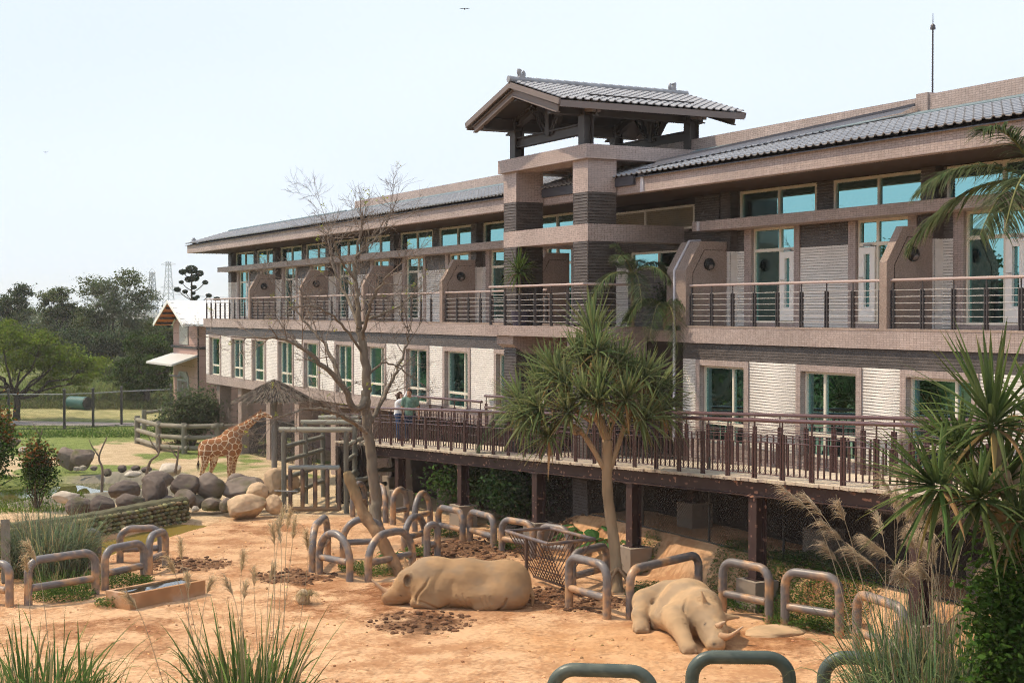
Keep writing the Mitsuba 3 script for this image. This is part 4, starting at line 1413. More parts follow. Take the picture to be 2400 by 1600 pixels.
# ---------------------------------------------------------------- boulders by the ponds
GREY, TAN, DARK = (0.185, 0.15, 0.125), (0.47, 0.335, 0.21), (0.125, 0.10, 0.085)
BO = [((-45.20, 12.83, 0.63), (0.511, 0.436, 0.495), 'g', 0.05, 'largest rounded grey boulder, below the giraffe, with a dark hollow on its right'),
      ((-45.37, 12.06, 0.72), (0.533, 0.403, 0.394), 'd', 0, 'dark brown boulder just left of the largest rounded grey one'),
      ((-44.82, 10.95, 0.66), (0.569, 0.456, 0.482), 'd', 0, 'tall dark flat-topped boulder with vertical streaks at the pond'),
      ((-45.87, 10.24, 0.60), (0.600, 0.393, 0.303), 'd', 0, 'dark sloping boulder left of the streaked flat-topped one'),
      ((-46.96, 11.62, 0.76), (0.522, 0.348, 0.278), 'd', 0, 'dark boulder behind the streaked flat-topped one'),
      ((-51.77, 13.20, 0.53), (0.605, 0.373, 0.252), 'w', 0, 'pale flat boulder on the far bank of the green pond'),
      ((-46.75, 14.18, 0.60), (0.457, 0.322, 0.284), 'g', 0, "small grey boulder in front of the giraffe's front legs"),
      ((-44.96, 13.93, 0.56), (0.857, 0.542, 0.388), 'g', 0.08, 'long mossy boulder spanning the middle of the pile'),
      ((-43.83, 13.93, 0.54), (0.407, 0.321, 0.331), 't', 0, 'smooth orange-tan boulder wedged below the long mossy one'),
      ((-44.83, 14.82, 0.68), (0.394, 0.388, 0.501), 't', 0, "tall tan boulder leaning behind the log gate's left post"),
      ((-43.03, 13.31, 0.23), (0.703, 0.472, 0.381), 't', 0, 'biggest smooth tan boulder at the front foot of the pile'),
      ((-42.92, 14.17, 0.28), (0.311, 0.281, 0.336), 't', 0, 'tan boulder touching the left post of the log gate'),
      ((-43.99, 12.97, 0.18), (0.248, 0.225, 0.271), 'g', 0.12, 'small mossy boulder left of the biggest smooth tan one'),
      ((-44.49, 12.67, 0.16), (0.441, 0.302, 0.253), 'g', 0.25, 'green mossy boulder under the largest rounded grey one'),
      ((-44.90, 11.89, 0.38), (0.345, 0.281, 0.302), 'g', 0.2, 'mossy boulder at the upper end of the cobble wall'),
      ((-45.03, 12.29, 0.22), (0.299, 0.253, 0.284), 'g', 0.2, 'dark mossy boulder between two bigger ones above the cobble wall end'),
      ((-44.46, 11.21, 0.37), (0.462, 0.277, 0.173), 'd', 0, 'low dark boulder lying on the right end of the cobble wall'),
      ((-44.26, 10.73, 0.31), (0.215, 0.153, 0.138), 'd', 0, 'small dark stone on top of the cobble wall'),
      ((-44.57, 10.14, 0.40), (0.538, 0.370, 0.314), 'd', 0, 'dark rugged boulder on top of the middle of the cobble wall'),
      ((-44.17, 9.18, 0.39), (0.542, 0.382, 0.336), 'd', 0, 'rounded brown boulder on the left half of the cobble wall'),
      ((-44.08, 8.49, 0.41), (0.455, 0.322, 0.287), 'd', 0, 'purplish brown boulder at the left end of the cobble wall'),
      ((-46.09, 8.53, 0.47), (0.474, 0.299, 0.212), 'w', 0, 'pale flat-topped boulder at the near edge of the green pond'),
      ((-61.72, 11.44, 0.13), (0.394, 0.408, 0.549), 'g', 0, 'upright pointed boulder standing beyond the green pond'),
      ((-60.38, 11.84, 0.26), (0.499, 0.437, 0.508), 'g', 0, 'rounded boulder leaning beside the upright pointed one'),
      ((-43.06, 11.73, 0.26), (0.129, 0.101, 0.103), 'w', 0, 'small pale round stone by the concrete slope'),
      ((-54.34, 11.53, 0.27), (0.204, 0.154, 0.150), 'd', 0, 'small dark round stone by the bare twig in the pond bank'),
      ((-55.37, 12.80, 0.26), (0.209, 0.153, 0.142), 'd', 0, 'small dark stone left of the pale flat boulder'),
      ((-54.68, 13.03, 0.27), (0.219, 0.151, 0.129), 'd', 0, 'small dark stone touching the pale flat boulder'),
      ((-56.11, 12.46, 0.20), (0.200, 0.154, 0.155), 'd', 0, 'small jagged stone on the far bank of the pond'),
      ((-54.00, 12.39, 0.21), (0.510, 0.278, 0.127), 'w', 0, "low pale slab of rock at the water's edge"),
      ((-45.34, 15.58, 0.69), (0.301, 0.268, 0.316), 't', 0.02, 'shaded tan boulder behind the bars of the log gate'),
      ((-64.87, 9.73, 0.63), (0.472, 0.310, 0.240), 'g', 0, 'grey boulder at the left edge beyond the small bush'),
      ((-62.56, 9.84, 0.44), (0.381, 0.239, 0.168), 'w', 0, 'pale boulder at the left edge behind the red-tipped bush'),
      ((-59.47, 11.43, -0.08), (0.184, 0.123, 0.100), 'w', 0, 'small cobble under the leaning boulder, leftmost'),
      ((-59.36, 11.64, -0.05), (0.184, 0.129, 0.112), 'w', 0, 'small cobble under the middle of the leaning boulder'),
      ((-59.16, 12.02, -0.05), (0.209, 0.134, 0.100), 'g', 0, 'small cobble under the right side of the leaning boulder')]
for n_, (c, r, col, moss, lab) in enumerate(BO):
    rock('boulder', lab, c, r, 11 + n_ * 3, {'g': GREY, 't': TAN, 'd': DARK, 'w': (0.42, 0.37, 0.30)}[col], moss, group='boulders banked between the ponds and the yard')

# the cobbled retaining wall along the muddy pool
k = thing('cobble_wall', 'curved low retaining wall of mossy cobbles along the muddy pool', 'wall')
wp = curve([np.array([*xy_of(-13.6, 38.3), 0]), np.array([*xy_of(-12.3, 39.4), 0]), np.array([*xy_of(-11.2, 41.3), 0]), np.array([*xy_of(-10.35, 43.3), 0]), np.array([*xy_of(-9.85, 44.1), 0])], 10)
tang = nrm(np.gradient(wp, axis=0))
side = np.stack([tang[:, 1], -tang[:, 0], 0 * tang[:, 0]], 1)
side = np.where((side @ np.array([0.4632, 0.8863, 0]))[:, None] > 0, side, -side)
m = MB()
prof = [(0.0, -0.6), (0.0, 0.48), (-0.08, 0.55), (-0.5, 0.55), (-0.55, -0.6)]
n_ = len(wp)
v = np.vstack([[wp[i] + side[i] * a + np.array([0, 0, b]) for a, b in prof] for i in range(n_)])
f = [[i * 5 + q, i * 5 + (q + 1) % 5, (i + 1) * 5 + (q + 1) % 5, (i + 1) * 5 + q] for i in range(n_ - 1) for q in range(5)]
f += [[0, 1, 2, 2], [0, 2, 3, 3], [0, 3, 4, 4]] + [[(n_ - 1) * 5 + q for q in t] for t in ((0, 2, 1, 1), (0, 3, 2, 2), (0, 4, 3, 3))]
tm = trimesh.Trimesh(v, np.vstack([np.array(f)[:, [0, 1, 2]], np.array(f)[:, [0, 2, 3]]]), process=False)
tm.update_faces(tm.nondegenerate_faces())
tm = tm.subdivide_to_size(0.12, max_iter=12)
v = np.array(tm.vertices)
v = v + (meshkit.fbm(v * 4, 3, 4)[:, None] - 0.5) * 0.08
n = meshkit.fbm(v * 3.0, 3, 4)[:, None]
part(k, 'mortar_core', (v, tm.faces), 'm_vc', True, np.array([0.085, 0.08, 0.045]) * (0.5 + n))
s_ = np.r_[0, np.cumsum(np.linalg.norm(np.diff(wp, axis=0), axis=1))]
rng = np.random.default_rng(8)
cnt = 0
for row in range(6):
    t = 0.1 + 0.07 * (row % 2)
    while t < s_[-1] - 0.05 and cnt < 295:
        w = rng.uniform(0.075, 0.12)
        p = np.array([np.interp(t, s_, wp[:, i]) for i in range(3)])
        sd_ = np.array([np.interp(t, s_, side[:, i]) for i in range(3)])
        v, f = blob(p + sd_ * 0.03 + [0, 0, -0.17 + row * 0.118 + rng.uniform(-0.015, 0.015)], (w, 0.10, 0.066), int(rng.integers(99)), 0.12, 2, rot=math.atan2(sd_[1], sd_[0]) + PI / 2 + rng.uniform(-0.2, 0.2))
        n = meshkit.fbm(v * 14, 3, 3)[:, None]
        part(k, 'cobble', (v, f), 'm_vc', True, tint((0.17, 0.155, 0.085), 1, rng, 0.3)[0] * (0.6 + 0.8 * n))
        cnt += 1
        t += w * 2.05

# ---------------------------------------------------------------- log fence, log gate, thatched shelter, shed, wire fence
LOGC = (0.21, 0.195, 0.155)


def log(mb, p, q, r, n=8, seed=0):
    p, q = np.asarray(p, float), np.asarray(q, float)
    pts = resample(np.array([p, q]), 0.25)
    rr = r * (1 + 0.06 * np.sin(np.arange(len(pts)) * 1.7 + seed))
    mb.tube(pts, rr, n)
    return mb


def log_part(parent, name, p, q, r, seed, base=LOGC, n=10):
    m = log(MB(), p, q, r, n, seed)
    v = m.arrays()[0]
    return part(parent, name, m, 'm_vc', True, wood_col(v, seed % 40, base))


k = thing('log_fence', 'weathered round-log corral fence curving behind the giraffe', 'fence')
FP = [(-77.59, 18.04), (-71.91, 17.77), (-69.67, 18.46), (-68.92, 19.89), (-69.41, 21.93), (-69.05, 23.84)]
FPZ = [(x, y, gz1(x, y)) for x, y in FP]
for q, (x, y, z) in enumerate(FPZ):
    log_part(k, 'post', (x, y, z - 0.3), (x, y, z + 1.5), 0.15, q)
for q in range(len(FPZ) - 1):
    a_, b_ = np.array(FPZ[q]), np.array(FPZ[q + 1])
    d = nrm(b_ - a_)
    for zz in (0.25, 0.75, 1.3):
        log_part(k, 'rail', a_ - d * 0.3 + [0, 0, zz], b_ + d * 0.3 + [0, 0, zz + 0.04 * (q % 3)], 0.115, q * 5 + int(zz * 10))
k = thing('log_fence', 'far run of round-log fence behind the leafy bush at the shed', 'fence')
FQ = [(-87.78, 20.82), (-90.46, 22.68), (-91.22, 24.13), (-88.68, 26.09)]
for q, (x, y) in enumerate(FQ):
    z = gz1(x, y)
    log_part(k, 'post', (x, y, z - 0.3), (x, y, z + 1.35), 0.15, q + 3)
    if q:
        a_, b_ = np.array([*FQ[q - 1], gz1(*FQ[q - 1])]), np.array([x, y, z])
        for zz in (0.55, 1.15):
            log_part(k, 'rail', a_ + [0, 0, zz], b_ + [0, 0, zz], 0.11, q * 3 + int(zz * 10))

k = thing('log_gate', 'tall frame of round logs and pipes forming an animal chute beside the boulders', 'log gate')
LG = {}
for d_, D_ in enumerate(((0, 0),)):
    pass
FR = [((-44.03, 14.85), (-43.11, 16.60), 2.62), ((-46.09, 16.30), (-45.33, 17.76), 2.72), ((-48.09, 17.65), (-47.38, 19.02), 2.75)]
WEA = (0.17, 0.165, 0.135)
for q, (a_, b_, h) in enumerate(FR):
    za, zb = gz1(*a_), gz1(*b_)
    for (x, y), z in ((a_, za), (b_, zb)):
        log_part(k, 'post', (x, y, z - 0.3), (x, y, z + h), 0.085, q, WEA)
    a3, b3 = np.array([*a_, za + h + 0.02]), np.array([*b_, zb + h + 0.02])
    d = nrm(b3 - a3)
    log_part(k, 'top_beam', a3 - d * 0.15, b3 + d * 0.2, 0.085, q + 9, (0.30, 0.30, 0.25))
for (s, t) in ((0, 1), (1, 2)):
    for e in (0, 1):
        for zz in (0.55, 1.1, 1.65, 2.1):
            pa, pb = FR[s][e], FR[t][e]
            log_part(k, 'rail', (*pa, gz1(*pa) + zz), (*pb, gz1(*pb) + zz), 0.075, int(zz * 10) + e, WEA)
a_, b_ = np.array(FR[0][0]), np.array(FR[0][1])
d2 = nrm(b_ - a_)
zg = gz1(*a_)
g0, g1 = a_ + d2 * 0.25, b_ - d2 * 0.12
off = np.array([0.06, -0.12])
gt = MB().tube([[*(g0 + off), zg + 1.45], [*(g1 + off), zg + 1.45]], 0.075, 10)
part(k, 'gate_rail', gt, 'm_vc', True, wood_col(gt.arrays()[0], 3, (0.27, 0.29, 0.27)))
gt = MB().tube([[*(g0 + off), zg + 0.14], [*(g1 + off), zg + 0.14]], 0.075, 10)
part(k, 'gate_rail', gt, 'm_vc', True, wood_col(gt.arrays()[0], 6, (0.28, 0.19, 0.12)))
for t in (0.03, 0.27, 0.52, 0.76, 0.99):
    p = g0 + (g1 - g0) * t + off
    m = MB().tube(resample(np.array([[*p, zg + 0.1], [*p, zg + 1.45]]), 0.12), 0.072, 10)
    v = m.arrays()[0]
    part(k, 'gate_bar', m, 'm_vc_gloss', True, weather(v, zg, (0.10, 0.075, 0.065), (0.27, 0.17, 0.10), int(t * 100)))
rd = MB().tube([[*(a_ - d2 * 0.15 + off * 1.6), zg + 0.72], [*(a_ + d2 * 0.6 + off * 1.6), zg + 0.70]], 0.02, 8)
part(k, 'latch_bar', rd, 'm_grey_metal')
# the slanted sorting rails at the right of the chute
for q, (pa, pb, z0, z1) in enumerate(((FR[1][1], (-46.6, 19.4), 0.5, 0.5), (FR[1][1], (-46.6, 19.4), 1.0, 1.0), (FR[2][1], (-47.4, 20.2), 1.4, 1.4), (FR[2][1], (-47.4, 20.2), 0.9, 0.9), (FR[0][1], (-43.6, 17.9), 0.45, 0.55), (FR[0][1], (-43.6, 17.9), 1.0, 1.05))):
    log_part(k, 'rail', (*pa, gz1(*pa) + z0), (*pb, gz1(*pb) + z1), 0.075, q + 2, WEA)
m = MB()
for q in range(7):
    p = np.array(FR[1][0]) + (np.array(FR[1][1]) - np.array(FR[1][0])) * (0.35 + 0.09 * q)
    m.box(p[0] - 0.13, p[0] + 0.13, p[1] + 0.5, p[1] + 0.56, -0.5, 1.7)
part(k, 'plank_screen', m, 'm_dark_wall')

k = thing('thatched_shelter', 'round thatched sunshade on a single thick post by the giraffe', 'shelter')
hx, hy = (-54.85, 18.11)
hz = gz1(hx, hy)
m = MB().tube(resample(np.array([[hx, hy, hz - 0.3], [hx, hy, 2.85]]), 0.2), 0.115, 12)
part(k, 'post', m, 'm_vc', True, wood_col(m.arrays()[0], 4, (0.20, 0.19, 0.18)))
rng = np.random.default_rng(31)
N = 2600
th = rng.uniform(0, 2 * PI, N)
rr = np.sqrt(rng.uniform(0.0, 1, N))
base = np.stack([hx + 1.45 * rr * np.cos(th), hy + 1.45 * rr * np.sin(th), 3.58 - 0.80 * rr + rng.uniform(-0.02, 0.03, N)], 1)
dirs = np.stack([np.cos(th + rng.normal(0, 0.15, N)), np.sin(th), -0.58 + rng.normal(0, 0.08, N)], 1)
v, f, s, l = strips(base, dirs, rng.uniform(0.2, 0.4, N), 0.035, 0.02, 2, rng=rng)
part(k, 'thatch', (v, f), 'm_vc', False, tint((0.125, 0.105, 0.085), N, rng, 0.35, 0.04)[l])
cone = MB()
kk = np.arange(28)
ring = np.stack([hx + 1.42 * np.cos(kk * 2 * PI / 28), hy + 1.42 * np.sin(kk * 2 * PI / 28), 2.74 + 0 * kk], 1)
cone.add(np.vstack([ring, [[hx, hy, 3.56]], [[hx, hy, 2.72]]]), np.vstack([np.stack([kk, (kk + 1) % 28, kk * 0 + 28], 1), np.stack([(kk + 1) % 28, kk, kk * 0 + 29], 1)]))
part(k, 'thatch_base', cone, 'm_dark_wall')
for q in range(6):
    a_ = q * PI / 3
    log_part(k, 'rafter', (hx, hy, 2.7), (hx + 1.3 * math.cos(a_), hy + 1.3 * math.sin(a_), 2.72), 0.04, q)

S = thing('white_roofed_shed', 'pink-walled shed with a white scalloped gable roof at the far end of the building', 'shed')
sx0, sx1, sy0, sy1 = -85.4, -80.0, 22.0, 34.0
m = MB().prism([[sx0, -2.0], [sx1, -2.0], [sx1, 5.45], [(sx0 + sx1) / 2, 6.55], [sx0, 5.45]], 1, sy0, sy1)
part(S, 'wall', m, 'm_pink_wall')
rx = (sx0 + sx1) / 2
tri = MB()
RT = []
for s in (-1, 1):
    tri.add([[rx, sy0 - 1.0, 6.85], [rx + s * 3.35, sy0 - 1.0, 5.48], [rx + s * 3.35, sy1, 5.48], [rx, sy1, 6.85], [rx, sy0 - 1.0, 6.77], [rx + s * 3.35, sy0 - 1.0, 5.40], [rx + s * 3.35, sy1, 5.40], [rx, sy1, 6.77]],
            [[0, 1, 2, 3], [4, 7, 6, 5], [0, 4, 5, 1], [1, 5, 6, 2]])
rk = part(S, 'roof', tri, 'm_white_roof')
sh = MB()
w_ = 0.42
for r in range(9):
    for c in range(31):
        y_ = sy0 - 1.0 + c * w_ + (r % 2) * w_ / 2
        t0, t1 = r / 9, (r + 1.15) / 9
        pts = []
        for a_ in np.linspace(0, PI, 7):
            pts.append((y_ + w_ / 2 - math.cos(a_) * w_ / 2, 1 - (t0 + (t1 - t0) * 0) - 0.0, math.sin(a_)))
        lo_ = 1 - t0
        up_ = max(lo_ - 0.16, 0.0)
        P = [[rx + 3.35 * (lo_ - 0.04 * (1 - sn_) + 0.0), yy, 6.85 - 1.37 * (lo_ - 0.04 * (1 - sn_)) + 0.03] for yy, _, sn_ in pts]
        Q = [[rx + 3.35 * up_, y_ + w_, 6.85 - 1.37 * up_ + 0.008], [rx + 3.35 * up_, y_, 6.85 - 1.37 * up_ + 0.008]]
        P = [[p[0], min(p[1], sy1), p[2]] for p in P + Q]
        sh.add(P, [[q + 1, q, 8] if q < 3 else [q + 1, q, 7] for q in range(6)] + [[3, 8, 7]])
part(rk, 'shingle_field', sh, 'm_white_roof', kind='stuff')
of = MB()
for s in (-1, 1):
    of.add([[rx, sy0 - 0.98, 6.74], [rx + s * 3.3, sy0 - 0.98, 5.40], [rx + s * 3.3, sy0, 5.40], [rx, sy0, 6.74]], [[0, 1, 2, 3]])
part(S, 'soffit', of, 'm_orange_soffit', label='orange-brown underside of the gable overhang')
for q in range(4):
    for s in (-1, 1):
        t = 0.2 + 0.22 * q
        part(S, 'purlin', MB().bar([rx + s * 3.3 * t, sy0 - 0.95, 6.68 - 1.34 * t], [rx + s * 3.3 * t, sy0, 6.68 - 1.34 * t], 0.08, 0.12), 'm_steel_dark')
vb = MB()
for s in (-1, 1):
    vb.bar([rx, sy0 - 1.02, 6.80], [rx + s * 3.38, sy0 - 1.02, 5.42], 0.04, 0.16)
part(S, 'verge_board', vb, 'm_white_roof')
part(S, 'band', MB().box(sx0 - 0.25, sx1 + 0.06, sy0 - 0.08, sy1, 4.10, 4.24), 'm_steel_dark')
sk = part(S, 'shutter', MB().box(-83.9, -81.9, sy0 - 0.02, sy0, 4.28, 5.5), 'm_steel_grey')
for q in range(12):
    part(sk, 'slat', MB().bar([-83.8, sy0 - 0.04, 4.36 + q * 0.095], [-82.0, sy0 - 0.04, 4.36 + q * 0.095], 0.03, 0.088, up=(0, -0.3, 1)), 'm_slat')
mat('m_slat', (0.46, 0.45, 0.42), 0.6)
part(S, 'corner_strip', MB().box(sx1 - 0.02, sx1 + 0.03, sy0 - 0.03, sy0 + 0.04, -2, 5.4), 'm_steel_dark')
aw = MB().add([[-85.6, sy0 - 0.02, 3.78], [-80.1, sy0 - 0.02, 3.78], [-80.0, sy0 - 1.5, 3.28], [-85.9, sy0 - 1.5, 3.28], [-85.6, sy0 - 0.02, 3.66], [-80.1, sy0 - 0.02, 3.66], [-80.0, sy0 - 1.5, 3.17], [-85.9, sy0 - 1.5, 3.17]],
              [[0, 3, 2, 1], [4, 5, 6, 7], [3, 7, 6, 2], [2, 6, 5, 1], [0, 4, 7, 3]])
part(S, 'awning', aw, 'm_awning', label='white sloping awning above the shed door')
dr_ = MB().prism([[-84.3, -1.5], [-81.9, -1.5], [-81.9, 2.4], [-82.3, 2.75], [-83.9, 2.75], [-84.3, 2.4]], 1, sy0 - 0.06, sy0)
dk = part(S, 'door', dr_, 'm_grey_metal', label='tall grey metal double door')
for xx in (-84.1, -83.0):
    for z0, z1 in ((-0.9, 0.5), (0.7, 2.2)):
        part(dk, 'door_panel', MB().box(xx, xx + 0.9, sy0 - 0.075, sy0 - 0.06, z0, z1), 'm_steel_grey')
part(S, 'door_rail', MB().tube([[-85.3, sy0 - 0.25, 2.45], [-82.8, sy0 - 0.25, 2.45]], 0.06, 8), 'm_steel_grey')

# chain-link
def chain(mb, a, b, z0f, h, pitch=0.07, r=0.0028):
    """A diamond mesh as thin three-sided wires between a and b."""
    a, b = np.asarray(a, float), np.asarray(b, float)
    L = np.linalg.norm(b - a)
    d = (b - a) / L
    n = int((L + h) / pitch)
    for s in (1, -1):
        P0, P1 = [], []
        for q in range(n):
            t = q * pitch
            if s > 0:
                u0, w0, u1, w1 = t, 0, t - h, h
            else:
                u0, w0, u1, w1 = t - h, 0, t, h
            if u1 == u0:
                continue
            k_ = (w1 - w0) / (u1 - u0)
            ua, ub = max(min(u0, u1), 0), min(max(u0, u1), L)
            if ub - ua < 0.02:
                continue
            P0.append((ua, w0 + k_ * (ua - u0)))
            P1.append((ub, w0 + k_ * (ub - u0)))
        P0, P1 = np.array(P0), np.array(P1)
        A = np.column_stack([a + d * P0[:, :1], P0[:, 1]])
        Bv = np.column_stack([a + d * P1[:, :1], P1[:, 1]])
        A[:, 2] += [z0f(*p[:2]) for p in A]
        Bv[:, 2] += [z0f(*p[:2]) for p in Bv]
        nn = np.array([-d[1], d[0], 0])
        o = [nn * r, -nn * r * 0.5 + np.array([0, 0, r]), -nn * r * 0.5 - np.array([0, 0, r])]
        v = np.stack([A + o[0], A + o[1], A + o[2], Bv + o[0], Bv + o[1], Bv + o[2]], 1).reshape(-1, 3)
        i6 = np.arange(len(A))[:, None] * 6
        f = np.vstack([i6 + np.array([q, (q + 1) % 3, 3 + (q + 1) % 3]) for q in range(3)] + [i6 + np.array([q, 3 + (q + 1) % 3, 3 + q]) for q in range(3)])
        mb.add(v, f)
    return mb


mat('m_wire', (0.05, 0.048, 0.045), 0.5, 0.4)
k = thing('chain_link_fence', 'dark chain-link fence under the walkway behind its front columns', 'fence')
zc = lambda x, y: gz1(x, y) - 0.05  # noqa: E731
for a_, b_ in (((-36.0, 19.3), (-30.0, 19.3)), ((-30.0, 19.3), (-24.5, 19.25)), ((-24.5, 19.25), (-18.5, 19.2)), ((-18.5, 19.2), (-13.0, 19.2))):
    part(k, 'mesh', chain(MB(), a_, b_, zc, 1.95, pitch=0.085, r=0.0045), 'm_wire')
for xx in (-36, -33, -30.0, -27.2, -24.5, -21.6, -18.5, -15.5, -13):
    part(k, 'post', MB().tube([[xx, 19.3, gz1(xx, 19.3) - 0.2], [xx, 19.3, gz1(xx, 19.3) + 1.95]], 0.03, 8), 'm_wire')
part(k, 'rail', MB().tube([[x, 19.27, gz1(x, 19.27) + 0.02] for x in np.linspace(-36, -13, 24)], 0.018, 6), 'm_wire')
k = thing('chain_link_fence', 'long dark chain-link fence with a top rail beside the far meadow', 'fence')
FF = [(-93.11, 11.82), (-93.72, 13.89), (-92.13, 16.95), (-92.83, 18.83), (-94.03, 20.86), (-95.04, 24.32)]
for q, p in enumerate(FF):
    z = gz1(*p)
    pm = MB().tube([[*p, z - 0.2], [*p, z + 2.42]], 0.085, 10).tube([[*p, z + 2.42], [*p, z + 2.5], [*p, z + 2.54]], [0.11, 0.11, 0.03], 10)
    part(k, 'post', pm, 'm_wire')
    if q:
        part(k, 'mesh', chain(MB(), FF[q - 1], p, gz1, 2.15, pitch=0.16, r=0.007), 'm_wire')
        part(k, 'top_rail', MB().tube([[*FF[q - 1], gz1(*FF[q - 1]) + 2.2], [*p, z + 2.2]], 0.035, 6), 'm_grey_metal')
        part(k, 'bottom_rail', MB().tube([[*FF[q - 1], gz1(*FF[q - 1]) + 0.08], [*p, z + 0.08]], 0.03, 6), 'm_wire')

# things on the far meadow
x, y = (-110.80, 21.16)
z = gz1(x, y)
m = MB().tube([[x - 0.75, y - 0.2, z + 0.5], [x + 0.7, y + 0.75, z + 0.5]], 0.5, 18)
k = thing('barrel', 'teal drum lying on its side on the far meadow', 'barrel')
part(k, 'drum', m, 'm_teal', smooth=40)
part(k, 'lid', MB().tube([[x + 0.7, y + 0.75, z + 0.5], [x + 0.78, y + 0.80, z + 0.5]], 0.47, 18), 'm_black', smooth=40)
mat('m_teal', (0.05, 0.14, 0.13), 0.5)

# lattice pylons and their lines
mat('m_pylon', (0.42, 0.45, 0.50), 0.6)


def pylon(label, px_, base_w, H_, gz_, rot, arms, r=0.22, flat=False):
    k = thing('transmission_pylon', label, 'pylon', 'lattice pylons on the horizon')
    m = MB()
    u = np.array([math.cos(rot), math.sin(rot)])
    v_ = np.array([-u[1], u[0]])

    def corner(i, t):
        w = base_w * (1 - t) ** 1.3 * 0.5 + base_w * 0.11
        s = [(1, 1), (1, -1), (-1, -1), (-1, 1)][i]
        return np.array([*(np.array(px_) + u * s[0] * w + v_ * s[1] * w), gz_ + H_ * t])

    ts = np.linspace(0, 1, 15) ** 0.85
    for i in range(4):
        m.tube([corner(i, t) for t in ts], r, 4)
        for a_, b_ in zip(ts[:-1], ts[1:]):
            m.tube([corner(i, a_), corner((i + 1) % 4, b_)], r * 0.55, 3)
            m.tube([corner((i + 1) % 4, a_), corner(i, b_)], r * 0.55, 3)
    part(k, 'lattice', m, 'm_pylon')
    tips = []
    for t, w in arms:
        c = np.array([*px_, gz_ + H_ * t])
        am = MB()
        for s in (-1, 1):
            tip = c + np.array([*(u * s * w), 0])
            am.tube([c + np.array([*(v_ * 0.8), 0]), tip], r * 0.7, 3).tube([c - np.array([*(v_ * 0.8), 0]), tip], r * 0.7, 3).tube([c + np.array([0, 0, 1.6]), tip], r * 0.6, 3)
            tips.append(tip)
        part(k, 'arm', am, 'm_pylon')
    return k, tips


P1 = (-520.53, 126.63)
P2 = (-756.84, 192.60)
_, t1 = pylon('grey lattice pylon nearer the tall trees, with a flat top', P1, 5.6, 33.0, -12.5, 0.35, ((0.99, 2.2), (0.78, 4.0), (0.56, 4.3), (0.34, 4.6)), 0.17)
_, t2 = pylon('fainter taller lattice pylon just right of the nearer one', P2, 7.5, 50.0, -17.5, 0.55, ((0.97, 5.2), (0.73, 5.6), (0.5, 5.8)), 0.2)
m = MB()
for q, tip in enumerate(t1):
    if q < 2:
        continue
    for far in (np.array([*(-531.28, 19.71), tip[2] - 4.0]), np.array([*(-834.37, 346.50), tip[2] + 6])):
        pts = [tip + (far - tip) * t + np.array([0, 0, -14 * t * (1 - t)]) for t in np.linspace(0, 1, 14)]
        m.tube(pts, 0.065, 3)
setting('power_lines', m, 'm_pylon', kind='stuff', label='sagging power lines strung between the pylons')

# two birds in the sky
for bx, s, lab in (((-81.12, 39.09, 24.89), 1.0, 'small dark bird gliding high above the tower roof'), ((-227.65, 39.37, 30.31), 1.3, 'faint distant bird in the sky above the left trees')):
    b = np.array(bx)
    m = MB()
    r_ = np.array([0.4632, 0.8863, 0])
    f_ = np.array([-0.8863, 0.4632, 0])
    for sgn in (-1, 1):
        m.add([b + f_ * 0.07 * s, b + r_ * sgn * 0.16 * s + f_ * 0.05 * s + [0, 0, 0.03], b + r_ * sgn * 0.36 * s + [0, 0, 0.015], b + r_ * sgn * 0.16 * s - f_ * 0.06 * s + [0, 0, 0.03], b - f_ * 0.05 * s,
               b + r_ * sgn * 0.16 * s + [0, 0, -0.01]], [[0, 1, 3, 4], [1, 2, 3, 3], [0, 5, 1, 1], [5, 2, 1, 1]])
    m.tube([b + f_ * 0.16 * s, b + f_ * 0.1 * s, b - f_ * 0.05 * s, b - f_ * 0.2 * s], np.array([0.015, 0.045, 0.04, 0.01]) * s, 8)
    solo('bird', m, 'm_black', lab, 'bird')

# ---------------------------------------------------------------- trees and plants
def bark_col(v, base, seed):
    n = meshkit.fbm(v * np.array([7, 7, 2.5]), 4, seed)[:, None]
    n2 = meshkit.fbm(v * 1.3, 3, seed + 2)[:, None]
    return np.asarray(base) * (0.4 + 0.8 * n + 0.4 * n2)


def limb(mb, p, q, r0, r1, rng, wob=0.08, n=6, seg=6):
    p, q = np.asarray(p, float), np.asarray(q, float)
    L = np.linalg.norm(q - p)
    t = np.linspace(0, 1, seg)
    w = rng.normal(0, wob * L, (seg, 3)) * np.sin(PI * t)[:, None] * 0.5
    pts = p + (q - p) * t[:, None] + w
    mb.tube(pts, r0 + (r1 - r0) * t, n)
    return pts


